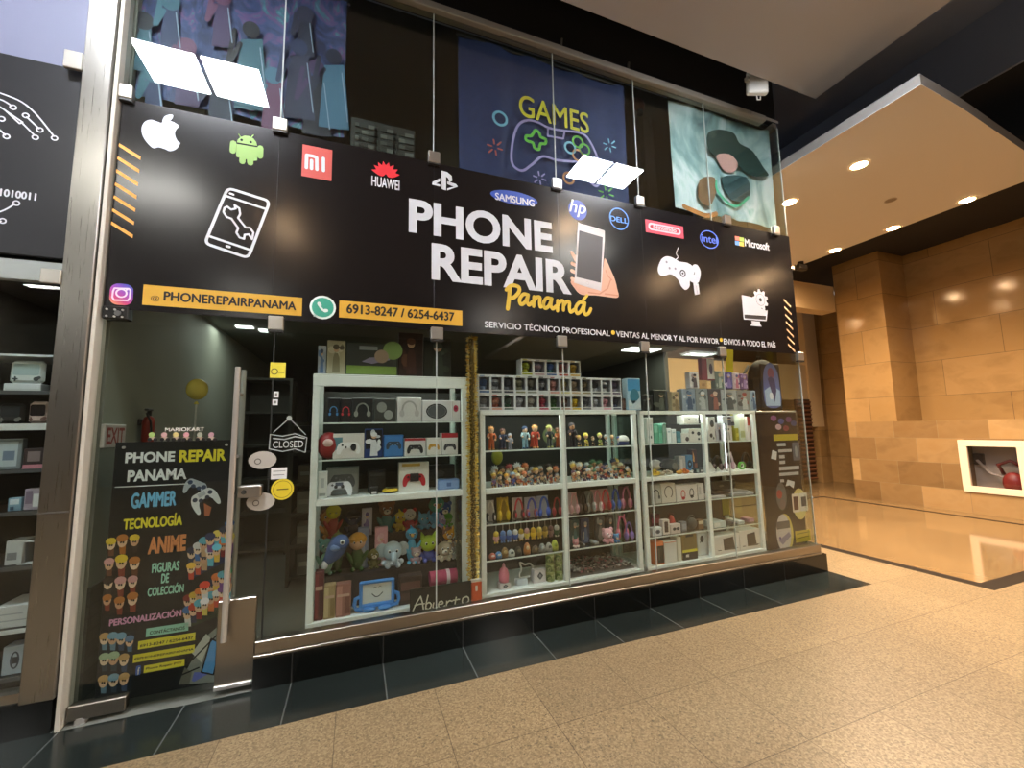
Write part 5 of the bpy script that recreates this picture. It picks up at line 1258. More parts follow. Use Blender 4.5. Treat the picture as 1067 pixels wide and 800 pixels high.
# ---- plush toys on two covered steps
STEP1 = ZF(400, 592, CY0 + .17); STEP2 = ZF(400, 556, CY0 + .30)
t = thing('display_step', 'lower dark fabric covered step under the front row of plush toys', 'display step', ((a0 + a1) / 2, CY0 + .22, C1B))
mb = MB(); mb.box((a0 + .05, CY0 + .16, C1B + .001), (a1 - .05, CY0 + .29, STEP1), M('#232022', .9), .01); mb.build('riser', t)
t = thing('display_step', 'higher dark fabric covered step under the back row of plush toys', 'display step', ((a0 + a1) / 2, CY0 + .42, C1B))
mb = MB(); mb.box((a0 + .05, CY0 + .291, C1B + .001), (a1 - .05, CY1 - .02, STEP2), M('#1c1a1c', .9), .01); mb.build('riser', t)
_fz = {}
def FUZZ(c): return M(c, .95, spec=.1, bump=.5, bscale=160)
def plush(label, name, px, py, r, Y, zb, head, body, kind='', face=None, accent=None, tilt=0.0, lim=None):
    c = F(px, py, Y); R = .96 * r / FPX * (c - CAMP).dot(Vector(RR[2])); zb += .001; lm = lim or (a0 + .05, a1 - .05)
    c.x = min(max(c.x, lm[0] + R * 1.05), lm[1] - R * 1.05)
    t = thing(name, label, 'plush toy', (c.x, Y, zb), None if lim else 'plush toys in the left cabinet')
    bh = max(c.z - R * .6 - zb, R * .8)
    H, B_ = FUZZ(head), FUZZ(body)
    mb = MB(); mb.ell((c.x, Y + R * .15, zb + bh * .5), (R * .82, R * .7, bh * .5 - .0005), B_, seg=14, rings=9)
    for u in (-1, 1):
        mb.ell((c.x + u * R * .85, Y - R * .2, zb + bh * .6), (R * .28, R * .32, bh * .34), B_, rot=(0, u * .5, 0), seg=8, rings=6)
        mb.ell((c.x + u * R * .5, Y - R * .62, zb + R * .26), (R * .3, R * .45, R * .26), B_, seg=8, rings=6)
    mb.build('body', t)
    hz = zb + bh + R * .75; rot = (0, tilt, 0)
    mb = MB(); mb.ell((c.x, Y, hz), (R, R * .9, R * .94), H, rot=rot, seg=16, rings=11)
    A_ = FUZZ(accent or head)
    if kind == 'mane':
        for k in range(11): t2 = math.radians(360 * k / 11); mb.ell((c.x + R * .95 * math.cos(t2), Y + R * .35, hz + R * .95 * math.sin(t2)), R * .36, A_, seg=8, rings=6)
    if kind in ('ears', 'fox'):
        for u in (-1, 1): mb.cyl((c.x + u * R * .6, Y, hz + R * .55), (c.x + u * R * .85, Y, hz + R * 1.35), R * .36, A_, R * .06, seg=8)
    if kind == 'round':
        for u in (-1, 1): mb.ell((c.x + u * R * .78, Y, hz + R * .72), R * .36, A_, seg=8, rings=6)
    if kind == 'floppy':
        for u in (-1, 1): mb.ell((c.x + u * R * 1.05, Y - R * .05, hz - R * .05), (R * .3, R * .22, R * .7), A_, rot=(0, u * .3, 0), seg=10, rings=6)
    if kind == 'elephant':
        for u in (-1, 1): mb.ell((c.x + u * R * 1.05, Y + R * .1, hz + R * .1), (R * .62, R * .18, R * .7), A_, seg=12, rings=7)
        mb.tube([(c.x, Y - R * .8, hz - R * .1), (c.x + R * .05, Y - R * 1.25, hz - R * .5), (c.x + R * .2, Y - R * 1.3, hz - R * .95)], [R * .34, R * .26, R * .2], A_, 8)
    if kind == 'hair': mb.ell((c.x, Y + R * .12, hz + R * .2), (R * 1.12, R * 1.0, R * 1.0), A_, seg=14, rings=6, zmin=-.1); [mb.ell((c.x + R * .5 * u, Y - R * .62, hz + R * .52), (R * .42, R * .3, R * .3), A_, seg=8, rings=5) for u in (-1, 0, 1)]
    if kind == 'cap': mb.ell((c.x, Y, hz + R * .25), (R * 1.08, R * 1.0, R * .9), A_, seg=14, rings=5, zmin=0); mb.box((c.x - R * .7, Y - R * 1.35, hz + R * .2), (c.x + R * .7, Y - R * .5, hz + R * .32), A_, R * .05)
    if kind == 'beak': mb.cyl((c.x, Y - R * .8, hz - R * .05), (c.x, Y - R * 1.45, hz - R * .15), R * .32, FUZZ('#d8b04a'), R * .05, seg=8); mb.cyl((c.x, Y, hz + R * .8), (c.x - R * .2, Y + R * .1, hz + R * 1.4), R * .3, A_, R * .05, seg=6)
    if kind in ('floppy', 'round', 'fox', 'snout'): mb.ell((c.x, Y - R * .78, hz - R * .28), (R * .45, R * .36, R * .34), FUZZ(face or '#e8dcc8'), seg=10, rings=7); mb.ell((c.x, Y - R * 1.12, hz - R * .16), (R * .13, R * .09, R * .1), M('#1a1516', .3), seg=8, rings=5)
    if kind == 'spikes':
        for k in range(5): mb.cyl((c.x, Y + R * (.1 + .2 * k), hz + R * (.85 - .25 * k)), (c.x, Y + R * (.25 + .3 * k), hz + R * (1.4 - .3 * k)), R * .28, A_, R * .03, seg=6)
    mb.build('head', t)
    mb = MB()
    for u in (-1, 1):
        mb.ell((c.x + u * R * .38, Y - R * .80, hz + R * .14), (R * .15, R * .1, R * .17), M('#f4f4f0', .3), seg=8, rings=6); mb.ell((c.x + u * R * .36, Y - R * .9, hz + R * .13), (R * .1, R * .05, R * .12), M('#161416', .2), seg=8, rings=5)
    mb.build('eyes', t)
    return t
P1, P2 = CY0 + .21, CY0 + .36
plush('teal plush toy with pale belly at the left end of the front row', 'plush_toy', 328, 571, 8, P1, STEP1, '#5f8f8a', '#86ac96', 'round', '#9cc0ac')
plush('plush boy with blond hair and green jacket in the front row', 'plush_doll', 372.5, 566, 8.5, P1, STEP1, '#e6b896', '#3a5f34', 'hair', accent='#e0a848')
plush('plush elephant in pale blue grey in the middle of the front row', 'plush_elephant', 409, 576, 10.5, P1 - .02, STEP1, '#b4c8d4', '#c4d0dc', 'elephant')
plush('sky blue plush bird with a raised head in the front row', 'plush_bird', 429, 557, 6.6, P1 + .0, STEP1, '#4aa8dc', '#5ab4e0', 'beak')
plush('small pinkish grey plush toy beside the sky blue bird', 'plush_toy', 433.5, 576, 5.5, P1 - .02, STEP1, '#b8a8b0', '#a898a8', 'round')
plush('lime green headed plush doll with blue trousers in the front row', 'plush_doll', 446.5, 567, 9, P1, STEP1, '#b4d048', '#4a5aa8', 'ears', accent='#a0c040')
plush('beige plush dog with dark nose in the front row', 'plush_dog', 463, 574, 7.8, P1 - .03, STEP1, '#b8a890', '#d0c4b0', 'floppy', '#e0d8c8', '#8a7460')
plush('grey plush mouse at the right end of the front row', 'plush_mouse', 478.5, 580, 6.5, P1 - .01, STEP1, '#a0a0a4', '#b0b0b4', 'round')
plush('orange and yellow plush fox at the right end above the grey mouse', 'plush_fox', 478, 556, 6.2, P1 + .02, STEP1, '#e0a03c', '#e8d0a0', 'fox')
plush('small brown plush bear between bird and fox', 'plush_bear', 466, 555, 5.4, P1 + .025, STEP1, '#7a5a50', '#6a4c44', 'round', '#b89a88')
plush('dark green plush dinosaur behind the blond doll', 'plush_dinosaur', 352, 561, 6, P1 + .015, STEP1, '#6f7a2e', '#3f5a34', 'spikes')
plush('khaki plush toy bent between blond doll and elephant', 'plush_toy', 390, 578, 6, P1, STEP1, '#7a7a48', '#6a6a3e', 'floppy')
plush('orange plush lion with a brown mane at the left of the back row', 'plush_lion', 332, 541, 8, P2, STEP2, '#d08a3a', '#c87a30', 'mane', accent='#8a4a20')
plush('yellow headed plush doll in red clothes in the back row', 'plush_doll', 347.5, 535, 7, P2 - .04, STEP2, '#e8d83a', '#b03028', 'cap', accent='#e8d83a')
plush('dark blue plush toy with black cap in the back row', 'plush_doll', 368, 541, 8, P2, STEP2, '#2c3c60', '#24304c', 'cap', accent='#1c2232')
plush('brown plush bear in a teal jumper in the back row', 'plush_bear', 403, 531, 8, P2, STEP2, '#8a5a3a', '#3f8a88', 'round')
plush('small yellow plush chick in the middle of the back row', 'plush_chick', 417, 540, 6.5, P2, STEP2, '#e0c83a', '#d8b83a', 'beak')
plush('white plush toy with a red scarf in the back row', 'plush_toy', 427, 537, 6.5, P2 - .02, STEP2, '#dcd4cc', '#b83038', 'round', accent='#c83840')
plush('large teal green plush bird with blue chest in the back row', 'plush_bird', 455, 527, 8.6, P2 - .01, STEP2, '#2f9a88', '#4aa4d4', 'beak', accent='#2f8a70')
plush('light blue plush toy in front of the teal bird', 'plush_toy', 442, 543, 6.5, P2 - .03, STEP2, '#52a8d0', '#5aa0c8', 'ears')
plush('deep blue plush toy at the right end of the back row', 'plush_toy', 476, 530, 7.4, P2 - .01, STEP2, '#2f5a9c', '#284c88', 'round')
plush('green capped plush frog at the right of the back row', 'plush_frog', 478, 543, 5.5, P2 - .05, STEP2, '#5fa83c', '#4f9438', 'cap', accent='#4a8a34')
plush('lilac plush cat near the right of the back row', 'plush_cat', 462, 544, 5.5, P2 - .05, STEP2, '#b0a4d0', '#9a8cc0', 'ears')
# long blue plush dinosaur lying across the left of the front row
c = F(345, 577, P1 - .06); R0 = 9 / FPX * (c - CAMP).dot(Vector(RR[2]))
t = thing('plush_dinosaur', 'long blue plush dinosaur leaning across the left of the front row', 'plush toy', (c.x, c.y, STEP1 - .02), 'plush toys in the left cabinet')
H = FUZZ('#4a6496'); g0 = F(355, 564, P1 - .10); g1 = F(347, 577, P1 - .11); g2 = F(338, 588, P1 - .11)
mb = MB(); mb.tube([g0 + Vector((.02, 0, .02)), g0, (g0 + g1) / 2, g1, (g1 + g2) / 2, g2], [R0 * .5, R0 * .95, R0 * 1.05, R0 * .9, R0 * .6, R0 * .35], H, 12); mb.build('body', t)
mb = MB(); mb.ell(g0 + Vector((.0, -R0 * .5, 0)), (R0 * .95, R0 * .8, R0 * .9), H, seg=14, rings=9); mb.ell(g0 + Vector((-.03, -R0 * .9, -.025)), (R0 * .6, R0 * .5, R0 * .4), FUZZ('#6a88b8'), seg=10, rings=7); mb.build('head', t)
mb = MB(); mb.ell(g0 + Vector((.012, -R0 * 1.2, .01)), (R0 * .3, R0 * .14, R0 * .3), M('#e8eef2', .3), seg=10, rings=6); mb.ell(g0 + Vector((.012, -R0 * 1.33, .01)), (R0 * .16, R0 * .06, R0 * .16), M('#15161a', .2), seg=8, rings=5); mb.build('eyes', t)
mb = MB(); mb.ell(g2 + Vector((0, -.02, .0)), (R0 * .4, R0 * .3, R0 * .5), FUZZ('#c8ccd4'), seg=10, rings=7); mb.build('tail_tag', t)
for lab, x0, x1, yt, zz, Y, cc, cols in (('white and purple printed box among the back row of plush toys', 377, 388, 530, STEP2, P2 - .06, '#c4c0cc', ['#8a7ab0', '#e0dce4', '#6a5a94']), ('pale blue cube box in front of the back plush row', 373, 384, 550, STEP1, P1 + .02, '#8a9cc0', ['#b4c0d8', '#6a7ca4', '#d0d8e4']), ('small pink box in the middle of the plush toys', 391, 404, 549.5, STEP1, P1 + .02, '#e0a8b4', ['#f0ccd4', '#d88a9c', '#e8b8c4']), ('dark green packet behind the elephant', 398, 404, 562, STEP1, P1 + .03, '#4a5a3c', ['#6a7a54', '#3a4830', '#566848'])):
    prod('toy_box', lab, x0, x1, yt, zz, Y, .05, cc, a_hero(cols, len(lab)))
z = C1B; Yf = CY0 + .02; LIM[:] = [a0 + .048, a1 - .048]
for lab, x0, x1, yt, cc, cols in (('dark red box on the floor of the plush cabinet at the far left', 325.5, 335, 596, '#5a2228', ['#7a2c34', '#3a181c']), ('beige book-like box left of the pink-brown box on the cabinet floor', 337.5, 349.6, 610, '#a8926a', ['#c8b48a', '#8a744c']), ('pink-brown striped box beside the blue tablet case', 350, 366, 608.5, '#9a6a60', ['#b88478', '#7a4c44'])):
    prod('toy_box', lab, x0, x1, yt, z, Yf, .07, cc, a_rects((.05, .05, .42, .95, cols[0]), (.58, .08, .92, .6, cols[1]), (.1, .62, .9, .7, '#c8a898')))
# blue foam tablet case with a smile on its screen
q0, q1 = F(374.5, 607, CY0 + .03), F(411, 634, CY0 + .03)
t = thing('tablet_case', 'blue foam tablet case with handles showing a smiling line face', 'tablet case', ((q0.x + q1.x) / 2, CY0 + .05, C1B))
BLU = M('#3f8ad8', .6); zb_, zt_ = C1B + .001, q0.z
x0, x1 = q0.x, q1.x
mb = MB(); fr_ = .022
mb.box((x0, CY0 + .03, zb_ + .02), (x1, CY0 + .058, zb_ + .02 + fr_ * 1.4), BLU, .008); mb.box((x0, CY0 + .03, zt_ - fr_), (x1, CY0 + .058, zt_), BLU, .008); mb.box((x0, CY0 + .03, zb_ + .03), (x0 + fr_, CY0 + .058, zt_ - .005), BLU, .008); mb.box((x1 - fr_, CY0 + .03, zb_ + .03), (x1, CY0 + .058, zt_ - .005), BLU, .008); mb.box((x0 + .01, CY0 + .046, zb_ + .03), (x1 - .01, CY0 + .06, zt_ - .01), BLU, .005); mb.build('foam_shell', t)
for u, xx in ((-1, x0), (1, x1)):
    mb = MB(); mb.tube([(xx - u * .004, CY0 + .044, zb_ + .10), (xx + u * .024, CY0 + .044, zb_ + .09), (xx + u * .03, CY0 + .044, zb_ + .05), (xx + u * .02, CY0 + .044, zb_ + .025), (xx - u * .03, CY0 + .04, zb_ + .014)], .013, BLU, 8); mb.build('handle', t)
    mb = MB(); mb.ell(((x0 + x1) / 2 + u * .05, CY0 + .028, zb_ + .017), (.045, .03, .016), BLU, seg=12, rings=7); mb.build('foot', t)
mb = MB(); mb.box((x0 + fr_, CY0 + .042, zb_ + .02 + fr_ * 1.4), (x1 - fr_, CY0 + .047, zt_ - fr_), M('#d6dcd8', .15), .001); mb.build('screen', t)
p = Print(CY0 + .0415, (x0, zb_, x1, zt_)); p.stroke(smooth_path([(.36, .55), (.44, .46), (.5, .44), (.56, .46), (.66, .56)], 4), .006, M('#3a3a3c', .5), 1); p.stroke(smooth_path([(.4, .74), (.44, .77), (.48, .75)], 3), .004, M('#6a6a6c', .5), 1); p.stroke(smooth_path([(.54, .75), (.58, .78), (.62, .75)], 3), .004, M('#6a6a6c', .5), 1); p.build('smile_print', t)
# rolled fabrics and dark bundle at right on the cabinet floor
for lab, px, py, r, L_, cc in (('pink rolled cloth at the right of the plush cabinet floor', 462, 596, 6.5, .2, '#b04a68'), ('grey rolled cloth below the pink roll', 464, 606, 6.5, .2, '#8a8488')):
    c = F(px, py, Yf + .05); R_ = r / FPX * 3.3; zc = C1B + R_ + .002 + (0 if 'grey' in lab else .09)
    t = thing('cloth_roll', lab, 'cloth', (c.x, c.y, zc - R_)); mb = MB()
    mb.cyl((c.x - L_ / 2, Yf + .06, zc), (c.x + L_ / 2, Yf + .06, zc + .0), R_, FUZZ(cc), seg=16); mb.build('roll', t); mb = MB(); mb.cyl((c.x + .02, Yf + .06, zc), (c.x + .045, Yf + .06, zc), R_ * 1.04, M('#d8c0c8', .6), seg=16); mb.build('band', t)
prod('toy_box', 'dark brown flat box behind the chalkboard sign', 416, 440, 600, z, Yf + .03, .08, '#3c2f2c', a_rects((.08, .5, .92, .8, '#6a4a44'), (.08, .15, .92, .4, '#54403c')))
# chalkboard and orange packet on the sill
zs = .2625
c0, c1_ = F(427, 641, .066), F(492, 630, .066); zt_ = F(460, 609.5, .066).z
t = thing('chalkboard_sign', 'small black board reading Abierto in chalk on the sill', 'sign', ((c0.x + c1_.x) / 2, .07, zs))
mb = MB(); mb.box((c0.x, .066, zs), (c1_.x, .076, zt_), M('#26251f', .8), .002); mb.build('board', t)
p = Print(.066); c = cr(310, 500, 4.705); CH = M('#d9d9cc', .8)
for s_ in (((566, 640), (585, 600), (604, 570), (612, 600), (617, 632)), ((575, 615), (600, 608), (622, 606)), ((640, 565), (632, 600), (628, 632)), ((630, 610), (645, 600), (656, 612), (645, 632), (630, 630)), ((668, 602), (664, 622), (672, 630), (684, 622)), ((690, 610), (712, 606), (708, 594), (694, 600), (692, 620), (706, 628), (722, 616)), ((732, 594), (730, 622)), ((731, 606), (744, 592), (758, 594)), ((778, 574), (772, 610), (780, 618)), ((762, 590), (794, 584)), ((830, 572), (812, 578), (808, 600), (822, 606), (838, 594), (838, 578), (828, 570))):
    p.stroke(smooth_path(c(*s_), 4) if len(s_) > 2 and s_[0] != (566, 640) else c(*s_), .009, CH)
p.build('chalk_lettering', t)
x0, x1 = F(490.5, 615, .066).x, F(502, 615, .066).x; zt_ = F(496, 603.5, .066).z
t = thing('packet', 'orange packet with white top beside the chalkboard', 'packet', ((x0 + x1) / 2, .075, zs)); mb = MB(); mb.box((x0, .066, zs), (x1, .088, zt_ - .02), M('#d8582a', .5), .003); mb.build('packet_body', t); mb = MB(); mb.box((x0, .066, zt_ - .02), (x1, .088, zt_), M('#e8dcd0', .5), .003); mb.build('top_flap', t)
p = Print(.066, (x0, zs, x1, zt_)); p.rrect((.42, .45), (.62, .72), .006, M('#f0e6da', .5)); p.build('mark', t)
# gold tinsel garland between the cabinets
gx0, gx1 = F(486.5, 480, .10).x, F(498.5, 480, .10).x
rnd = random.Random(21); GOLD = [M('#f0c84a', .3, .3), M('#c89a30', .35, .3), M('#fff0b0', .25, .3), M('#5a4816', .5, .2)]
mb = MB(); gxm = (gx0 + gx1) / 2; gw = (gx1 - gx0) / 2
mb.tube([(gxm + .004 * math.sin(k), .105, .27 + k * (2.2 - .27) / 24) for k in range(25)], gw * .5, GOLD[3], 8)
for k in range(3600):
    zz = .27 + rnd.random() * 1.95; a = rnd.random() * 6.283; d = Vector((math.cos(a), math.sin(a), rnd.uniform(-.7, .7))).normalized(); L = gw * rnd.uniform(.8, 1.25); n = d.orthogonal().normalized() * .0055
    b = Vector((gxm, .105, zz)); e = b + Vector((d.x * L, d.y * .03, d.z * .03)); mb.add([b + n, e + n * .6, e - n * .6, b - n], [(0, 1, 2, 3)], rnd.choice(GOLD[:3]))
o = MB.build(mb, 'tinsel_garland', None, closed=False); tag(o, 'gold tinsel garland hanging between the plush cabinet and the figurine cabinet', 'garland')
# ================================================================ CABINET 2: FIGURINES, HEADPHONES
LIM[:] = [b0 + .048, b1 - .048]
# rows of clear-window collector boxes on top
def collector_rows():
    rnd = random.Random(31)
    X0, X1 = XF(498.8, 420), XF(648.6, 416); n = 13; w = (X1 - X0) / n
    h1 = ZF(570, 410.8) - zb2; h2 = ZF(560, 391.6) - zb2 - h1
    cols1 = [('#8a8c94', '#c0c2c4'), ('#d89a80', '#c86a54'), ('#50685a', '#2f6a4a'), ('#e4e8ec', '#b8bcc4'), ('#c8c4b8', '#9a9488'), ('#b83a54', '#c85a68'), ('#3f6a3a', '#5a8a48'), ('#b08a78', '#7a6050'), ('#e8c82a', '#e0b820'), ('#6a6c70', '#9a9c9e'), ('#dcdce0', '#b0b2b8'), ('#eaa4b4', '#f0b8c4'), ('#3c4258', '#5a6078')]
    cols2 = [('#4a6a9c', '#8aa4c8'), ('#5a6068', '#c4c8cc'), ('#3a4250', '#8a94a0'), ('#8a8c6a', '#a8a888'), ('#8a8c80', '#6a6c60'), ('#c8ccd0', '#5a5c64'), ('#d89a90', '#b87a70'), ('#d0c890', '#b0a874'), ('#b8a080', '#8a745a'), ('#9a8c6c', '#6a5c44'), ('#4a4e52', '#c8cacc'), ('#6a6e74', '#dcdee0'), ('#5a4e6a', '#a8a0b4')]
    cols3 = [('#a8b02e', '#c4c83c'), ('#b89aa4', '#8a8aa4'), ('#3f62a0', '#5a9a9c'), ('#b04a38', '#c8705a'), ('#c8a02e', '#b08c28')]
    lay = [('bottom', X0, zb2, h1, cols1), ('middle', X0, zb2 + h1 + .001, h2, cols2)]
    X2 = XF(543.5, 385); lay.append(('top', X2, zb2 + h1 + h2 + .002, ZF(575, 374.8) - zb2 - h1 - h2, cols3))
    Y = CY0 + .01; D = w * 1.05; EDGE = M('#dfe1e4', .3); DARK = M('#77797e', .5); cache = {}
    for nm, xs, z, h, cols in lay:
        for k, (ca, cb) in enumerate(cols):
            ww = w if nm != 'top' else (XF(605.5, 385) - X2) / 5
            x = xs + ww * k
            if nm == 'top': lab = 'collector box, %s of five on the short top row, figure in %s' % (ORD[k], ('yellow-green', 'pink and grey', 'blue and teal', 'red-orange', 'golden yellow')[k])
            else: lab = 'white-edged collector box in the %s long row over the figurines, %s from the left' % ('lower' if nm == 'bottom' else 'upper', ORD[k])
            t = thing('collector_box', lab, 'toy box', (x + ww / 2, Y + D / 2, z + .0006), 'collector boxes stacked on the figurine cabinet')
            key = nm
            if key not in cache:
                mb = MB(); e = ww * .07; a, b, c0, c1 = x + .001, x + ww - .001, z + .0006, z + h
                mb.box((a, Y, c0), (b, Y + e, c0 + h * .2), EDGE); mb.box((a, Y, c1 - h * .12), (b, Y + e, c1), EDGE); mb.box((a, Y, c0 + h * .2), (a + e, Y + e, c1 - h * .12), EDGE); mb.box((b - e, Y, c0 + h * .2), (b, Y + e, c1 - h * .12), EDGE)
                mb.box((a, Y + e, c0), (a + e * .5, Y + D, c1), EDGE); mb.box((b - e * .5, Y + e, c0), (b, Y + D, c1), EDGE); mb.box((a + e * .5, Y + e, c0), (b - e * .5, Y + D, c0 + h * .05), EDGE); mb.box((a + e * .5, Y + e, c1 - h * .05), (b - e * .5, Y + D, c1), EDGE)
                mb.box((a + e * .5, Y + D - .004, c0 + h * .05), (b - e * .5, Y + D, c1 - h * .05), DARK); f_ = mb.build('card_frame', t)
                mb = MB(); mb.box((a + e, Y + .002, c0 + h * .2), (b - e, Y + .0035, c1 - h * .12), ACRYL); g_ = mb.build('window', t); cache[key] = (f_.data, g_.data)
            else:
                for nm2, me in zip(('card_frame', 'window'), cache[key]):
                    o = bpy.data.objects.new(nm2, me); COL.objects.link(o); o.parent = t
            s = h * .6; cx, cy, z0 = x + ww / 2, Y + D * .5, z + h * .2
            mb = MB(); A_, B_ = M(ca, .5), M(cb, .5)
            mb.ell((cx, cy - ww * .12, z0 + s * .66), (ww * .33, ww * .26, s * .32), A_, seg=12, rings=8); mb.ell((cx, cy - ww * .1, z0 + s * .72), (ww * .36, ww * .3, s * .3), B_ if k % 2 else A_, seg=12, rings=5, zmin=.0)
            mb.lathe((cx, cy - ww * .1, 0), [(0, z0 - h * .12), (ww * .2, z0 - h * .12), (ww * .16, z0 + s * .2), (ww * .1, z0 + s * .4)], B_, 9)
            for u in (-1, 1): mb.ell((cx + u * ww * .2, cy - ww * .16, z0 + s * .22), (ww * .07, ww * .08, s * .16), B_, seg=7, rings=5); mb.ell((cx + u * ww * .12, cy - ww * .37, z0 + s * .62), (ww * .035, ww * .02, s * .05), M('#161616', .3), seg=6, rings=4)
            mb.build('figure', t)
            p = Print(Y, (x, z, x + ww, z + h)); p.rect((.1, .05), (.9, .15), M(ca, .5)); p.rect((.14, .9), (.5, .96), M(cb, .5)); p.build('label_band', t)
collector_rows()
LIM[:] = [-99, 99]
prod('upright_box', 'tall light blue box at the right end of the figurine cabinet top', 653.4, 667, 394, zb2, CY0 + .01, .08, '#b4d4e8', multi(a_rects((.03, .6, .97, .97, '#4f9cd0'), (.03, .03, .97, .3, '#d8e6f0')), a_disc('#3f8098', .36, .52, .42), lambda p: p.poly([(.1, .1), (.3, .14), (.95, .42), (.95, .3), (.4, .06)], C_('#cfe2f0'), 4)))
prod('toy_box', 'small brown box between the collector boxes and the light blue box', 648.8, 652, 415, zb2, CY0 + .04, .06, '#5a3f36', a_rects((.1, .2, .9, .8, '#7a5a4c')))
LIM[:] = [b0 + .048, b1 - .048]
# figures of the upper shelf
Yf = CY0 + .07
def one_fig(label, px, ytop, z, Y, skin, hair, top, leg, style=0, cloak=None, group='figurines in the figurine cabinet', name='figurine'):
    x = XF(px, ytop + 8, Y); h = ZF(px, ytop, Y) - z
    mb = MB(); fig(mb, 0, 0, 0, h, skin, hair, top, leg, style, cloak)
    w_ = max(abs(v[0]) for v in mb.v); x = min(max(x, LIM[0] + w_), LIM[1] - w_)
    lo = min(v[2] for v in mb.v); mb.v = [(v[0], v[1], v[2] - lo) for v in mb.v]
    o = mb.build(name, None, origin=(0, 0, 0)); o.location = (x, Y, z + .0008); return tag(o, label, 'figurine', group)
z = S2[0]
for lab, px, yt, hair, top, leg, st, clk in (
        ('tall figurine in an orange suit at the far left of the upper shelf', 512, 445, '#c88a4a', '#c8683a', '#b85a30', 0, None),
        ('tall figurine in dark blue with brown hair, second on the upper shelf', 524, 447, '#5a3428', '#38405c', '#2c3048', 0, '#2a2438'),
        ('smaller white and grey armoured figurine, third on the upper shelf', 531.5, 452, '#a8a8b0', '#b8b8c4', '#8a8a98', 0, None),
        ('light blue figurine with navy hair standing alone on the upper shelf', 547, 444.5, '#26406a', '#a8c4cc', '#8ab0c0', 0, None),
        ('figurine in wide red-orange robes with blond hair on the upper shelf', 557.5, 443.5, '#d8a060', '#c85038', '#b84430', 0, '#b84a32'),
        ('black and grey figurine with green-yellow hair on the upper shelf', 572.5, 443.5, '#a8a858', '#2c2e30', '#4a4c4a', 0, None),
        ('orange suited figurine with brown hair beside the middle post', 581.5, 446, '#6a4028', '#c86a34', '#b85c2c', 0, None)):
    one_fig(lab, px, yt, z, Yf, SK_[len(lab) % 3], hair, top, leg, st, clk)
q = F(573, 446, CY0 + .2)
t = thing('stand_disc', 'pale green round display disc behind the black figurine', 'display disc', (q.x, CY0 + .2, z)); mb = MB(); mb.cyl((q.x, CY0 + .2, z + .1), (q.x, CY0 + .206, z + .1), .07, M('#5f6a44', .6), seg=24); mb.build('disc', t); mb = MB(); mb.box((q.x - .02, CY0 + .18, z + .001), (q.x + .02, CY0 + .23, z + .04), M('#44483c', .6), .003); mb.build('foot', t)
for lab, px, yt, hair, top, leg, st in (
        ('dark slim figurine just right of the middle post on the upper shelf', 596, 441, '#2c2226', '#3a2c30', '#2a2024', 0),
        ('blond figurine with dark suit, second right of the middle post', 603.5, 454, '#d8b45a', '#4a3a3a', '#3a2c2a', 1),
        ('yellow headed chibi figurine, third right of the middle post', 610.7, 451.5, '#e4d458', '#c8b848', '#5a4a3a', 1),
        ('brown chibi figurine, fourth right of the middle post', 618, 455, '#7a5a3a', '#4a3428', '#33241e', 1),
        ('yellow-green chibi figurine, fifth right of the middle post', 625, 451.5, '#c4c060', '#8a9a4a', '#5a5a30', 1),
        ('grey chibi figurine, sixth right of the middle post', 631.5, 453.5, '#9a9a94', '#7a7a84', '#4a4a5a', 1),
        ('tan chibi figurine, seventh right of the middle post', 638, 453.5, '#b89a6a', '#8a6a4a', '#4a4a6a', 1),
        ('blue and white chibi figurine, eighth right of the middle post', 644.5, 455, '#4a5a90', '#c0c4d0', '#3a447a', 1)):
    one_fig(lab, px, yt, z, Yf, SK_[len(lab) % 3], hair, top, leg, st)
q = F(654, 460, Yf); t = thing('dome_toy', 'white dome toy on a dark blue base at the right end of the upper shelf', 'toy', (q.x, Yf, z)); mb = MB(); q.x = min(q.x, b1 - .048 - .058); mb.lathe((q.x, Yf, z + .001), [(0, 0), (.05, 0), (.05, .03), (.042, .036), (0, .036)], M('#2c3560', .4), 18); mb.build('base', t)
mb = MB(); mb.lathe((q.x, Yf, z + .001), [(.052, .036), (.055, .045), (.045, .07), (.025, .085), (0, .09)], M('#dcdad4', .3), 18); mb.build('dome', t)
# crowded second shelf
z = S2[1]; rnd = random.Random(77)
HA = ['#d8b050', '#3a2a24', '#8a5a34', '#c86a3a', '#e8d8b0', '#26304c', '#a8a8a8', '#b04a4a', '#e0c8a0', '#4a6a4a', '#704a60', '#d8d8dc']
TP = ['#b84a38', '#e8e0d4', '#c8a04a', '#3a4a6a', '#6a5a4a', '#8a3a34', '#d8b48a', '#4a4a4c', '#c87a44', '#a8a49a', '#5a3a5a', '#788a9a']
for bay, xa, xb, nf, bigger in (('left', 511, 583.5, 11, ''), ('right', 594, 663, 12, '')):
    for row in range(3):
        n = nf if row == 0 else nf - row
        for k in range(n):
            px = xa + (xb - xa) * (k + .5) / n + rnd.uniform(-.8, .8); Y = CY0 + .045 + row * .085
            base = ZF(px, 500, Y)
            yt = 494.5 - row * 4.2 + rnd.uniform(-2.5, 2.2) - (3 if bay == 'right' else 0) - (px - 511) * .022
            hair, top, leg = rnd.choice(HA), rnd.choice(TP), rnd.choice(TP)
            if bay == 'left' and row == 0 and k < 4: hair, top, leg = [('#c8a03a', '#6a4a7a', '#4a3a5a'), ('#3a3432', '#8a6a3a', '#5a3a6a'), ('#e0a02e', '#c8782e', '#5a3a6a'), ('#9ab4d0', '#3a4a90', '#2c3570')][k]
            one_fig('chibi figurine in the %s row of the crowded %s bay, %s from the left' % (('front', 'middle', 'back')[row], bay, ORD[k]), px, yt, z, Y, rnd.choice(SK_), hair, top, leg, 1)
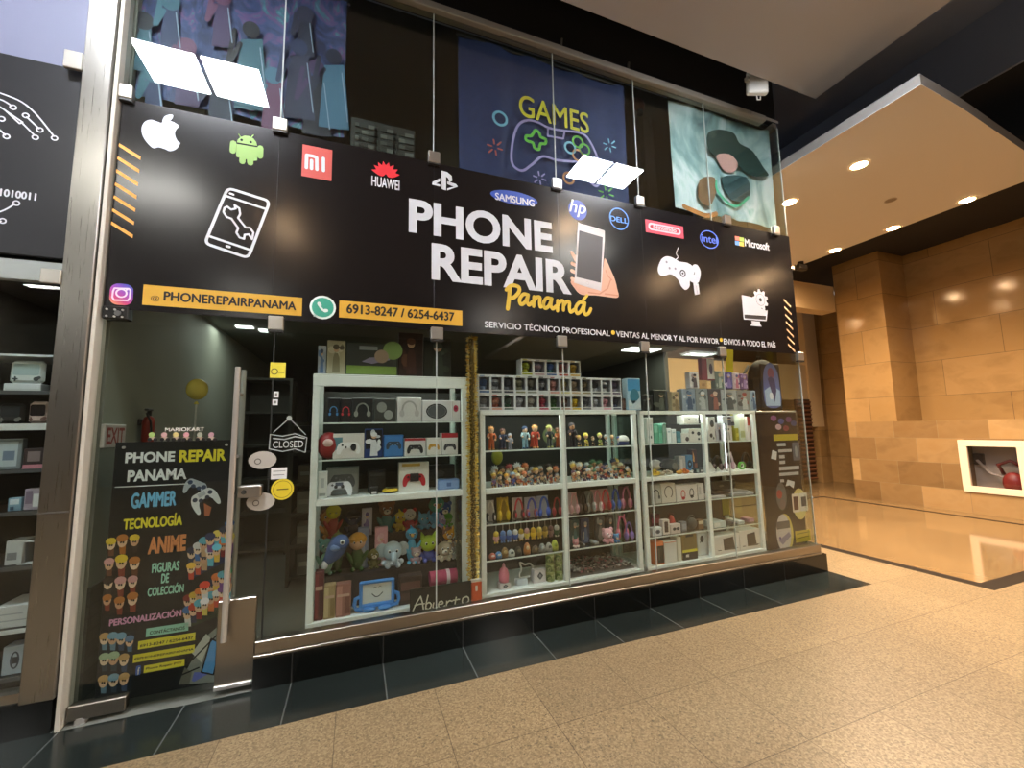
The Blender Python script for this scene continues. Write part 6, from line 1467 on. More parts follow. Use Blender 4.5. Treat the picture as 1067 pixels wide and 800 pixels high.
q = F(518, 476, CY0 + .2); t = thing('hanging_tag', 'round yellow-green tag hanging at the back left above the crowded shelf', 'tag', (q.x, CY0 + .2, q.z - .07)); mb = MB(); mb.ell((q.x, CY0 + .2, q.z), (.05, .02, .065), M('#9a9c34', .5), seg=16, rings=9); mb.build('tag_body', t); mb = MB(); mb.cyl((q.x, CY0 + .2, q.z + .06), (q.x, CY0 + .2, S2[0] - .013), .003, M('#8a8a80', .5), seg=6); mb.build('string', t)
# third shelf: cat-ear headphones in clear packs
z = S2[2]
for lab, px, yt, w, band, cup, card, ears in (
        ('black and white headphones at the far left of the headphone shelf', 512.5, 522, 9.5, '#e0dcd8', '#202022', '#c8c4c0', None), ('yellow cat-ear headphones in the left bay of the headphone shelf', 526.5, 519, 12, '#d8b420', '#e0bc24', '#b89a1e', '#d8b420'),
        ('red and black headphones on a white card', 542, 519, 11, '#c83a48', '#3a1418', '#e0d4d0', None), ('violet-blue headphones with red cushions', 555.5, 518.5, 11.5, '#4a5ac0', '#9a4a5c', '#d0ccd8', None),
        ('bright blue headphones on a pale card', 568.5, 517, 12, '#2f5fc0', '#2450b0', '#c8d0e0', None), ('dark red headphones beside the middle post', 582, 518, 9, '#a83438', '#b84448', None, None),
        ('pale pink headphones right of the middle post', 600, 513.5, 9, '#e0a8b0', '#e8b8c0', '#e0ccd0', '#e0a8b0'), ('black headphones in the right bay of the headphone shelf', 609.5, 513, 8.5, '#26201f', '#3a2c2a', None, None),
        ('silver grey headphones in the right bay', 617.5, 512, 8, '#8a8f8c', '#9aa09c', '#787c78', None), ('pink and white headphones in the right bay', 624.5, 510.5, 9.5, '#d88a98', '#e0d0cc', '#c8a8a8', None), ('bright red headphones in the right bay', 633, 509.5, 10, '#c02c34', '#a82830', '#d0b0ac', None),
        ('blue headphones in the right bay of the headphone shelf', 643.5, 508.5, 9, '#2f5cc0', '#4a7ad0', None, None), ('dusky pink headphones at the right end of the headphone shelf', 654.5, 506.5, 10.5, '#a85a78', '#d88a98', '#6a4a54', None)):
    headphones(lab, px, yt, z, Yf - .03, w, band, cup, card, ears, 'headphones on the third shelf')
# fourth shelf left: hanging key charms, small tins; right: packs and plush
z = S2[3]
for k, (px, cc, c2_) in enumerate(((517, '#d8a0a0', '#e0c040'), (524, '#3f6ab8', '#5a8ad0'), (530.5, '#2f58a8', '#88a8d8'), (537, '#3a60b0', '#e0e0e0'), (543, '#e0d8c8', '#c8a83a'), (549, '#e0c85a', '#c89a9a'), (555.5, '#e8c030', '#d8a820'), (562, '#c8a42e', '#e0c860'), (568, '#b89a3a', '#8a7030'), (574, '#8a6a6a', '#6a4a4c'), (580, '#3a5a3a', '#c8c8c0'))):
    y = CY0 + .06; q = F(px, 558 - (px - 517) * .11, y); t = thing('key_charm', 'small hanging figure charm under the headphone shelf, %s from the left' % ORD[k], 'key charm', (q.x, y, q.z - .05), 'key charms hanging in the left bay')
    mb = MB(); mb.ell((q.x, y, q.z + .01), (.022, .018, .024), M(c2_, .4), seg=10, rings=7); mb.ell((q.x, y, q.z - .025), (.02, .016, .028), M(cc, .4), seg=10, rings=7)
    for u in (-1, 1): mb.ell((q.x + u * .018, y, q.z - .018), (.008, .008, .018), M(cc, .4), seg=6, rings=5); mb.ell((q.x + u * .01, y, q.z - .052), (.009, .01, .01), M(c2_, .4), seg=6, rings=4)
    mb.build('charm_figure', t); mb = MB(); mb.cyl((q.x, y, q.z + .03), (q.x, y, S2[2] - .0105), .0022, M('#c8c8c0', .3, .9), seg=6); mb.build('chain', t)
q = F(520, 562, CY0 + .05)
rnd = random.Random(13)
for k, (px, yt, cc, c2_) in enumerate(((513, 576, '#c86a5a', '#e0e0dc'), (519.5, 574.5, '#4a86c0', '#d8d8d4'), (526, 570, '#8a6a3a', '#c8b078'), (533, 572, '#c8d0cc', '#5a6a6c'), (540, 569, '#3a3a34', '#6a644a'), (549, 565, '#b8743a', '#e0c8a0'), (558, 568, '#5a4a34', '#8a7a54'), (565, 566, '#8a8c8a', '#b4b6b4'), (572, 565, '#a8a8a4', '#6a6c6a'), (578, 562, '#b8c04a', '#8a9a34'))):
    y = CY0 + .05; x = XF(px, yt + 5, y); h = max(.03, ZF(px, yt, y) - z) ; zz = z
    t = thing('small_toy', 'small round toy on the fourth shelf of the left bay, %s from the left' % ORD[k], 'toy', (x, y, zz), 'small toys on the fourth shelf')
    r_ = .026; mb = MB(); mb.lathe((x, y, zz + .0008), [(0, 0), (r_, 0), (r_ * 1.1, h * .3), (r_ * .9, h * .7), (r_ * .4, h * .95), (0, h)], M(cc, .4), 14); mb.build('toy_body', t)
    mb = MB(); mb.ell((x, y - r_ * .8, zz + h * .55), (r_ * .55, r_ * .3, h * .22), M(c2_, .4), seg=10, rings=6); mb.build('face', t)
for lab, px, yt, cc, c2_ in (('dark teal accessory pack hanging in the right bay of the fourth shelf', (594, 603), 541, '#2c4a4a', '#4a7070'), ('dark blue accessory pack in the right bay of the fourth shelf', (605, 614), 540, '#26385c', '#4a648c'), ('grey accessory pack with a figure in the right bay', (620, 630), 538, '#5a5654', '#8a827c'), ('black accessory pack left of the pink headphones', (631.5, 640), 537, '#26282a', '#505456')):
    prod('accessory_pack', lab, px[0], px[1], yt, z, CY0 + .12, .03, cc, a_hero([c2_, cc, '#9a9a96'], len(lab)), None, 'pack')
headphones('large pink headphones in the right bay of the fourth shelf', 650, 537, z, CY0 + .06, 12, '#d86a8a', '#e07a94', None, '#d86a8a'); headphones('purple headphones at the right end of the fourth shelf', 657.5, 544, z, CY0 + .03, 8.5, '#7a64b0', '#8a74c0')
LIMP = [bm_ + .03, b1 - .055]; LIM[:] = [b0 + .048, b1 - .048]
plush('pale pink plush head on the fourth shelf of the right bay', 'plush_pig', 633, 558, 6.2, CY0 + .05, z, '#eab4bc', '#e0a4b0', 'round', '#f0ccd0', lim=LIMP)
plush('small light blue plush toy beside the pale pink one', 'plush_toy', 642, 563, 3.6, CY0 + .04, z, '#5a94cc', '#4a84bc', 'round', lim=LIMP)
plush('tiny pink and white plush at the left of the right bay', 'plush_toy', 600, 569, 3.6, CY0 + .04, z, '#d89aa4', '#e8d4d4', 'ears', lim=LIMP)
for k, (px, cc) in enumerate(((611, '#6a6c6a'), (620, '#8a8c88'))):
    prod('flat_box', 'flat %s box lying on the fourth shelf of the right bay' % ('dark grey', 'light grey')[k], px - 4, px + 4.5, 0, z, CY0 + .05, .12, cc, a_rects((.1, .2, .9, .8, '#a8aaa6')), h=.018)
# bottom: boxes with a diamond mark, lamp cable, camouflage tins, loose pieces
z = C1B; LIM[:] = [b0 + .048, b1 - .048]
def a_diamond(p): p.rect((.06, .05), (.94, .95), C_('#d8d0d0')); p.poly([(.5, .22), (.76, .52), (.5, .82), (.24, .52)], C_('#4a4a4e'), 2); p.poly([(.5, .36), (.62, .52), (.5, .68), (.38, .52)], C_('#8a8a8e'), 3)
_, bx = prod('lamp_box', 'white box with dark diamond mark under the pink bottle', 521, 532.5, 607.5, z, CY0 + .03, .07, '#c8c0c2', a_diamond)
x = (bx[0] + bx[1]) / 2; zt = bx[3]; hb = ZF(526.5, 586.5, CY0 + .06) - zt
t = thing('squeeze_bottle', 'pink squeeze bottle standing on the left diamond box', 'bottle', (x, CY0 + .065, zt)); mb = MB(); mb.lathe((x, CY0 + .065, zt + .001), [(0, 0), (.036, 0), (.04, .012), (.042, hb * .4), (.03, hb * .66), (.012, hb * .78)], M('#d87a8c', .35), 20); mb.build('bottle_body', t); mb = MB(); mb.lathe((x, CY0 + .065, zt + .001), [(.014, hb * .76), (.012, hb * .86), (.004, hb), (0, hb)], M('#e8a0ac', .35), 12); mb.build('nozzle', t)
prod('lamp_box', 'white box with dark diamond mark right of the white cable', 556.5, 569, 593, z, CY0 + .05, .07, '#cfc6c8', a_diamond)
x = XF(547, 610); t = thing('lamp_cable', 'white twisted cable stand on a white block between the diamond boxes', 'cable', (x, CY0 + .08, z)); CB = M('#d8d8d6', .4)
mb = MB(); mb.box((x - .045, CY0 + .05, z + .001), (x + .045, CY0 + .11, z + .05), M('#c8d0d8', .4), .004); mb.build('base', t)
mb = MB(); c = cr(490, 490, 5.616); pts = smooth_path(c((340, 668), (345, 620), (310, 640), (285, 610), (300, 580), (290, 540), (320, 550), (350, 545), (370, 570)), 5); P3 = []
for a in pts: q = F(a[0], a[1], CY0 + .08); P3.append((q.x, q.y, max(q.z, z + .05)))
mb.tube(P3, .007, CB, 7); mb.build('cable_loop', t)
for s_, (px, lab) in enumerate(((574, 'left'), (583, 'right'))):
    zz = z + .001; n = 3
    for k in range(3):
        h = (ZF(576, 575, CY0 + .06) - z - .004) / 3 * (1.0); y = CY0 + .06; x = XF(px - 1, 590, y)
        t = thing('camouflage_tin', 'green camouflage tin, %s of the %s stack beside the middle post' % (('lowest', 'middle', 'topmost')[k], lab), 'tin', (x, y, zz), 'camouflage tins')
        r_ = .034; mb = MB(); mb.lathe((x, y, zz), [(0, 0), (r_, 0), (r_, h * .8), (r_ * .96, h * .82), (0, h * .82)], CAMO, 18); mb.build('tin_body', t); mb = MB(); mb.lathe((x, y, zz), [(r_ * 1.02, h * .76), (r_ * 1.04, h * .78), (r_ * 1.04, h * .97), (r_, h - .001), (0, h - .001)], M('#8f9a5a', .5), 18); mb.build('lid', t); zz += h + .0004
rnd = random.Random(4); mb = MB(); cols = [M(k, .4) for k in ('#8a8480', '#5a5350', '#b4aca8', '#a86a70', '#3a3634', '#c8c2bc', '#7a6a64')]
xa, xb = bm_ + .03, b1 - .065
mb.box((xa, CY0 + .04, z + .0012), (xb, CY0 + .41, z + .008), M('#6a6460', .6))
for k in range(420):
    x = rnd.uniform(xa + .02, xb - .02); y = rnd.uniform(CY0 + .05, CY0 + .40); s = rnd.uniform(.008, .018); zz = z + .018 + rnd.random() * .016
    mb.box((x - s, y - s * .8, zz), (x + s, y + s * .8, zz + rnd.uniform(.004, .012)), rnd.choice(cols), .002, rot=(rnd.uniform(-.4, .4), rnd.uniform(-.4, .4), rnd.uniform(0, 3)))
o = mb.build('loose_pieces'); tag(o, 'layer of loose small grey and pink pieces on the floor of the right bay', 'small parts'); o['kind'] = 'stuff'

# ================================================================ CABINET 3: ACCESSORIES
LIM[:] = [d0 + .048, dm - .024]
z = S3[0]; Y = CY0 + .03
prod('accessory_box', 'tall white box at the left end of the top accessory shelf', 673.8, 680.4, 435, z, Y, .08, '#dadcd8', a_rects((.2, .2, .7, .3, '#5a5c5c'), (.25, .5, .75, .75, '#b8bcb8')))
for k, (x0, x1, yt) in enumerate(((680.7, 686, 441.5), (686.2, 690.2, 442.5), (690.4, 694.2, 440.8))):
    prod('accessory_box', '%s of three teal boxes on the top accessory shelf' % ('left', 'middle', 'right')[k], x0, x1, yt, z, Y, .09, ('#6ab89c', '#7ac4a8', '#86aa9c')[k], a_rects((.1, .55, .9, .9, ('#8fd0b8', '#5aa88c', '#9ab8ac')[k])), 'teal boxes')
for k, (x0, x1) in enumerate(((694.9, 699.4), (699.7, 704.6))): prod('accessory_box', '%s of two plain white upright boxes beside the teal boxes' % ('left', 'right')[k], x0, x1, 446 + k, z, Y, .06, '#e4ecec', a_rects((.2, .7, .8, .8, '#a8c0c4')))
prod('accessory_box', 'narrow teal-blue box right of the white upright boxes', 705.2, 709.6, 449.5, z, Y, .06, '#3f7a84', a_rects((.1, .1, .9, .4, '#5a9aa4')))
prod('accessory_box', 'white box with a dark corner spot under the small shelf', 710.2, 718.2, 451, z, Y, .08, '#dcdcd8', a_disc('#4a3c3a', .25, .72, .35))
prod('camera_box', 'white box with two black spots under the small shelf', 718.6, 731.8, 446.5, z, Y, .10, '#dad6cc', multi(a_disc('#2a2a2c', .13, .3, .7), a_disc('#2a2a2c', .17, .78, .62), a_rects((.7, .15, .86, .3, '#3a3a3c'))))
prod('camera_box', 'white box with two black spots on the small upper shelf', 716.5, 731.6, 432.5, ZF(718, 441.5, CY0 + .03) + .0005, Y + .02, .10, '#dedad2', multi(a_disc('#2a2a2c', .13, .35, .55), a_disc('#2a2a2c', .17, .8, .45)))
z = S3[1]
for lab, px, yt, r_, cc, c2_ in (('pale round camera at the left of the toy shelf', 683, 478, .05, '#b4b0a8', '#2c2c30'),):
    x = XF(px, 485, Y + .06); t = thing('web_camera', lab, 'camera', (x, Y + .06, z)); mb = MB(); mb.lathe((x, Y + .06, z + .001), [(0, 0), (.045, 0), (.045, .012), (.012, .02), (.012, .05)], M('#8a8880', .4), 16); mb.build('stand', t); mb = MB(); mb.ell((x, Y + .06, z + .095), (.065, .05, .05), M(cc, .4), seg=16, rings=10); mb.build('body', t); mb = MB(); mb.cyl((x + .025, Y + .015, z + .1), (x + .028, Y + .005, z + .1), .022, M(c2_, .2), seg=14); mb.build('lens', t)
x = XF(697.5, 484, Y + .14); t = thing('speaker', 'dark olive round speaker in the middle of the toy shelf', 'speaker', (x, Y + .14, z)); mb = MB(); mb.lathe((x, Y + .14, z + .001), [(0, 0), (.06, 0), (.075, .03), (.078, .09), (.06, .13), (0, .14)], M('#3f3d2f', .6), 18); mb.build('shell', t); mb = MB(); mb.cyl((x, Y + .068, z + .07), (x, Y + .06, z + .07), .035, M('#6a685a', .6), seg=16); mb.build('grille', t)
prod('accessory_box', 'pale grey box on the toy shelf left of the blue box', 707.5, 714.6, 475, z, Y + .06, .06, '#b4b6b4', a_rects((.2, .2, .5, .8, '#d4d6d4')))
prod('accessory_box', 'blue box with a dark ring on the toy shelf', 715, 721.8, 474, z, Y + .06, .06, '#4a84b0', a_disc('#26384a', .34, .5, .5, '#6aa4cc'))
prod('accessory_box', 'dark brown box with orange flame shape on the toy shelf', 722.2, 732.5, 468, z, Y + .07, .06, '#4a2c22', lambda p: [p.poly([(.15, .5), (.2, .95), (.45, .7), (.42, .45)], C_('#e0a050'), 2), p.rect((.4, .1), (.9, .4), C_('#8a5230'), 3)] and None)
for lab, px, w, cc, k in (('yellow toy duck shape at the front of the toy shelf', 683.5, 9, '#e0b83a', 0), ('beige round toy beside the yellow one', 690, 7, '#b8a890', 1), ('cream round toy in the middle front of the toy shelf', 697, 8, '#c8bca8', 2), ('orange-yellow toy at the front of the toy shelf', 708, 7, '#e0a03c', 3), ('bright orange toy beside the orange-yellow one', 714.5, 8, '#e07a2e', 4), ('white toy right of the bright orange toy', 720, 5, '#d8d4c8', 5)):
    y = Y + .02; x = XF(px, 492, y); r_ = w / 2 / FPX * 3.2 * 1.35; t = thing('small_toy', lab, 'toy', (x, y, z)); mm = M(cc, .5)
    mb = MB(); mb.ell((x, y, z + r_ * .5 + .001), (r_, r_ * .7, r_ * .5), mm, seg=12, rings=8); mb.ell((x + (r_ * .5 if k % 2 else -r_ * .5), y - r_ * .2, z + r_ * .95), (r_ * .45, r_ * .42, r_ * .42), mm, seg=10, rings=7); mb.build('body', t)
    mb = MB(); mb.cyl((x + (r_ * .5 if k % 2 else -r_ * .5), y - r_ * .55, z + r_ * .9), (x + (r_ * .5 if k % 2 else -r_ * .5), y - r_ * .85, z + r_ * .86), r_ * .16, M('#8a4a20', .5), r_ * .05, seg=8); mb.build('beak', t)
prod('accessory_box', 'small black and white box at the right front of the toy shelf', 725, 733.6, 488, z, Y - .01, .05, '#26302e', a_rects((.1, .2, .4, .8, '#8a9a94'), (.6, .3, .85, .7, '#c8ccc8')))
z = S3[2]
prod('headset_box', 'grey box with a black headset at the left of the headset shelf', 677.8, 688.4, 504.5, z, Y, .10, '#9a9c94', multi(a_rects((.5, .05, .98, .95, '#b8b8b0')), a_headset('#26282a', None, '#34383a')))
prod('headset_box', 'cream box with an open grey neckband headset', 689, 703.6, 503.5, z, Y, .10, '#d4cec2', lambda p: [p.ring((.5, .55), p.w * .28, p.w * .06, C_('#6a645c'), p.h * .3, l=2, t0=-60, t1=240)] and None)
prod('headset_box', 'long white box with red and black headsets', 704.3, 726.6, 505, z, Y, .10, '#dcd6d0', lambda p: [p.ring((.32, .42), p.w * .09, p.w * .035, C_('#c83a34'), p.h * .26, l=2), p.disc((.32, .2), p.w * .08, C_('#b02e2c'), p.h * .1, l=3), p.ring((.72, .48), p.w * .09, p.w * .035, C_('#2c2c30'), p.h * .26, l=2), p.disc((.72, .26), p.w * .08, C_('#222226'), p.h * .1, l=3)] and None)
prod('headset_box', 'narrow pale box at the right end of the headset shelf', 727, 733.6, 503.5, z, Y, .10, '#d4d0cc', a_rects((.15, .3, .5, .8, '#b8b4b0')))
z = S3[3]
prod('accessory_box', 'dark red box behind the white speaker box', 678.5, 688.2, 536, z, Y + .07, .07, '#5a2230', a_rects((.05, .55, .95, .8, '#8a3a4c'), (.1, .15, .7, .4, '#d8c8c4')))
prod('speaker_box', 'small white box with a round grey speaker picture', 680, 690, 549.5, z, Y - .005, .05, '#d8dce0', a_disc('#5a6674', .36, .55, .48, '#3a4450'))
prod('phone_box', 'white box with a tall black phone picture', 690.6, 698, 541.5, z, Y, .05, '#dcd4d0', lambda p: p.rrect((.22, .15), (.74, .88), .008, C_('#3a2c2e'), 2))
x = XF(702, 545, Y + .06); t = thing('lantern_toy', 'small red lantern shaped toy on the speaker shelf', 'toy', (x, Y + .09, z)); mb = MB(); mb.lathe((x, Y + .09, z + .001), [(0, 0), (.035, 0), (.04, .03), (.04, .08), (.025, .12), (.012, .14), (0, .145)], M('#b8342e', .4), 14); mb.build('body', t); mb = MB(); mb.tube([(x - .03, Y + .09, z + .1), (x - .02, Y + .09, z + .16), (x + .02, Y + .09, z + .16), (x + .03, Y + .09, z + .1)], .004, M('#6a2420', .4), 6); mb.build('handle', t)
prod('speaker_box', 'white box with two dark lens spots in front of the red lantern', 699, 709.6, 546, z, Y - .005, .05, '#d8ccc8', multi(a_disc('#3a3436', .24, .35, .5), a_disc('#4a4446', .24, .7, .5)))
prod('accessory_box', 'grey upright box right of the lens box', 710.2, 716, 543.5, z, Y + .02, .05, '#787c84', a_rects((.15, .2, .85, .8, '#9a9ea4')))
x = XF(721.5, 546, Y + .05); t = thing('speaker', 'dark round speaker with a handle on the speaker shelf', 'speaker', (x, Y + .06, z)); mb = MB(); mb.ell((x, Y + .06, z + .055), (.055, .045, .054), M('#3a423e', .5), seg=16, rings=10); mb.build('shell', t); mb = MB(); mb.tube([(x - .035, Y + .06, z + .09), (x - .02, Y + .06, z + .125), (x + .02, Y + .06, z + .125), (x + .035, Y + .06, z + .09)], .006, M('#6a726e', .4), 7); mb.build('handle', t)
prod('accessory_box', 'brown and cream box at the right end of the speaker shelf', 727.5, 733.6, 541.5, z, Y + .02, .05, '#7a5a3a', a_rects((.1, .55, .9, .9, '#d8ccb0')))
z = C1B
prod('tall_box', 'orange and black upright box on the floor of the accessory cabinet', 681.5, 691.8, 564.5, z, Y - .01, .09, '#e07840', a_rects((.28, .06, .96, .82, '#33302a'), (.4, .2, .55, .7, '#5a564a')))
prod('tall_box', 'plain white upright box beside the orange and black one', 692.2, 705, 564, z, Y - .01, .09, '#dcdad6', a_rects((.04, .94, .96, .985, '#e0a088')))
prod('tall_box', 'cream upright box left of the brown and yellow pack', 705.4, 709.8, 559.5, z, Y - .01, .09, '#d8d4c4')
prod('tall_box', 'brown pack with a yellow band and black foot on the cabinet floor', 710.4, 726, 556.5, z, Y - .01, .09, '#8a7444', multi(a_rects((0, 0, 1, .3, '#1f1d18'), (0, .3, 1, .4, '#e0d83a'), (.12, .42, .88, .92, '#7a6a42'), (.25, .9, .75, .99, '#2c2c2c'), (.2, .12, .4, .22, '#d8d8d4'))))
LIM[:] = [d0 + .048, dm + .05]
prod('camera_box', 'white box with a small black camera picture by the middle post', 726.4, 737.5, 554.5, z, Y + .04, .09, '#d8dad8', multi(a_disc('#26282a', .18, .42, .72), a_rects((.2, .55, .3, .6, '#26282a'))))
LIM[:] = [dm + .024, d1 - .048]
z = S3[0]
for lab, x0, x1, yt, art, cc, zz, dY in (
        ('white spotted box, lower one at the left of the right bay top shelf', 738, 745.6, 448.5, multi(a_disc('#3a3a3c', .2, .4, .55), a_disc('#6a6a6c', .12, .7, .3)), '#d4d4d0', 0, 0),
        ('white box with dark figure picture, second in the right bay top shelf', 746.2, 751.6, 440.5, a_hero(['#3a3a44', '#8a8a94', '#b4b4bc'], 3), '#d0d0d4', 0, 0),
        ('white printed box in the middle of the right bay top shelf', 752.4, 763, 444, a_hero(['#9a9c9a', '#c4c8c0', '#5a5e58'], 8), '#dcdcd8', 0, 0),
        ('tall cream box in the right bay top shelf', 770, 775.6, 431, a_rects((.1, .1, .9, .35, '#b8bc8a')), '#dce0cc', 0, .03),
        ('yellow-green box in front of the tall cream box', 767, 770, 446, a_rects((.1, .3, .9, .6, '#d0cc5a')), '#a8a43a', 0, 0),
        ('red-topped white box in the right bay top shelf', 776, 781, 434, a_rects((0, .62, 1, 1, '#b83a34'), (.2, .2, .8, .5, '#e8dcd4')), '#d8ccc4', 0, 0),
        ('white box with red figure at the right end of the top shelf', 781.4, 787, 435.5, a_hero(['#c0504a', '#e0c8c0', '#6a3a34'], 12), '#dcd4d0', 0, 0)):
    prod('accessory_box', lab, x0, x1, yt, z, Y + dY, .07, cc, art)
prod('accessory_box', 'white spotted box stacked on the lower one at the left of the right bay', 738, 745.2, 434.5, z + (ZF(741.8, 448.5, Y) - z) + .001, Y, .07, '#d0d0cc', a_disc('#3a3c3e', .28, .5, .5))
prod('accessory_box', 'white box with blue-grey figure above the middle of the right bay', 753, 765, 433, z + (ZF(757.7, 444, Y) - z) + .001, Y, .07, '#ccd0d4', a_hero(['#5a6478', '#9aa4b4', '#3a4254'], 15))
x = XF(754.3, 452, CY0 + .02); mb = MB(); t = thing('glowing_bar', 'thin glowing white bar standing in the right bay of the accessory cabinet', 'light', (x, CY0 + .015, S3[1])); mb.cyl((x, CY0 + .014, S3[1] + .03), (x, CY0 + .014, S3[0] + .17), .006, M('#f0f4ff', .4, emit=1.2), seg=10); mb.build('tube', t); mb = MB(); mb.lathe((x, CY0 + .014, S3[1] + .001), [(0, 0), (.012, 0), (.012, .006), (.007, .03), (0, .03)], CHROME, 12); mb.build('foot', t)  # emissive white bar standing for a bright vertical line
z = S3[1]
headphones('black and silver headphones in the right bay of the toy shelf', 750, 474.5, z, Y + .05, 11, '#26282a', '#7a6a70'); headphones('white and pink cat-ear headphones in the right bay', 762.5, 471.5, z, Y + .04, 10, '#d8c4cc', '#d0a8b4', None, '#d8c4cc'); headphones('dark headphones with metal stand at the right end of the toy shelf', 780, 471, z, Y + .08, 10, '#3a3c3c', '#4a4c4a')
headphones('grey headphones at the left of the right bay toy shelf', 743, 477, z, Y + .14, 9, '#5a5e5c', '#8a8e8c')
x = XF(741.5, 489, Y); t = thing('tablet_stand', 'white wedge shaped stand at the left of the right bay', 'stand', (x, Y + .02, z)); mb = MB(); mb.prism([(x - .03, Y, z + .001), (x + .06, Y, z + .001), (x + .055, Y, z + .012), (x - .01, Y, z + .1), (x - .022, Y, z + .1)], (0, .04, 0), M('#d4d8d4', .4)); mb.build('wedge', t); mb = MB(); mb.box((x + .045, Y - .004, z + .001), (x + .06, Y + .044, z + .024), M('#b8bcb8', .4), .002); mb.build('lip', t)
x = XF(775.5, 486, Y); t = thing('tape_roll', 'bright green roll standing at the front of the right bay', 'roll', (x, Y + .02, z)); mb = MB(); pts = [(x + .034 * math.cos(k * math.pi / 12), Y + .02, z + .04 + .034 * math.sin(k * math.pi / 12)) for k in range(24)]; mb.tube(pts, .0055, M('#6ac850', .4), 8, True); mb.tube([(q[0], q[1] + .018, q[2]) for q in pts], .0055, M('#6ac850', .4), 8, True); mb.build('roll', t); mb = MB(); mb.tube([(x + .02 * math.cos(k * math.pi / 12), Y + .029, z + .04 + .02 * math.sin(k * math.pi / 12)) for k in range(24)], .008, M('#c8d8bc', .5), 8, True); mb.build('core', t)
z = S3[2]
prod('flat_box', 'white flat box lying at the left of the laptop shelf', 741, 757, 0, z, Y - .005, .22, '#dcd8d8', a_rects((.05, .2, .4, .8, '#b8b4b4')), None, 'box', h=.02)
prod('laptop', 'closed dark laptop on the white flat box', 744, 760, 0, z + .0215, Y + .03, .2, '#2c2628', a_rects((.02, .3, .98, .5, '#6a6466')), None, 'laptop', h=.014)
prod('flat_box', 'pale grey flat box at the right of the laptop shelf', 765, 787, 0, z, Y + .02, .22, '#b8b8ba', a_rects((.05, .2, .6, .8, '#8a8a90')), None, 'box', h=.024)
prod('flat_box', 'grey flat box on the pale grey one at the right of the laptop shelf', 764, 780, 0, z + .0255, Y + .04, .16, '#88868a', a_rects((.1, .2, .6, .8, '#a8a6aa')), None, 'box', h=.014)
prod('dark_box', 'dark grey box with a pale oval behind the laptop', 748, 770, 500.5, z, Y + .28, .06, '#55544f', a_disc('#8a8a86', .3, .5, .55)); prod('dark_box', 'dark box with round grille behind the right flat boxes', 773, 786, 498, z, Y + .28, .06, '#403f3a', a_disc('#5a5a54', .34, .5, .5, '#33322e'))
z = S3[3]
prod('phone_box', 'pale glassy box lying at the left of the lower right shelf', 744, 757, 0, z, Y - .005, .14, '#c4d4d4', a_rects((.04, .15, .5, .85, '#e4ecec')), None, 'box', h=.055)
prod('tablet', 'dark tablet lying in the middle of the lower right shelf', 757, 769, 0, z, Y + .02, .16, '#33363a', a_rects((.05, .3, .95, .7, '#5a5e64')), None, 'tablet', h=.014)
prod('phone_box', 'white slim box lying right of the dark tablet', 769.5, 776, 0, z, Y + .01, .16, '#dce0e0', a_rects((.1, .2, .9, .8, '#b8c0c0')), None, 'box', h=.03)
prod('phone_box', 'small pink box at the right of the lower right shelf', 780.5, 786.5, 0, z, Y + .03, .1, '#b07a88', a_rects((.1, .2, .9, .8, '#d0a4b0')), None, 'box', h=.035)
q0, q1 = F(780, 517, CY0 + .35), F(790, 545, CY0 + .35); x0 = min(q0.x, d1 - .16); t = thing('yellow_strip', 'yellow hanging strip at the back right of the lower shelves', 'strip', (x0 + .05, CY0 + .35, z)); mb = MB(); mb.box((x0, CY0 + .35, z + .02), (x0 + .1, CY0 + .354, S3[2] - .0105), M('#c8b83a', .6), .001); mb.build('cloth', t); mb = MB(); mb.cyl((x0 - .005, CY0 + .352, z + .02), (x0 + .105, CY0 + .352, z + .02), .006, M('#8a7c2a', .5), seg=8); mb.build('weight_bar', t)
z = C1B
for lab, x0, x1, yt in (('left of two large white boxes with a black stand picture', 744.2, 770.6, 557), ('right of two large white boxes with a black stand picture', 771.2, 795, 551.5)):
    prod('stand_box', lab, x0, x1, yt, z, Y - .012, .12, '#dcd6cf', lambda p: [p.poly([(.36, .2), (.34, .8), (.74, .86), (.8, .18)], C_('#3a3634'), 2), p.poly([(.38, .2), (.8, .17), (.95, .24), (.8, .26)], C_('#6a6462'), 3), p.rect((.12, .2), (.26, .24), C_('#55504c'), 2)] + [p.stroke([(.42, .28 + k * .09), (.76, .26 + k * .095)], .003, C_('#6a6462'), 3) for k in range(6)] and None)

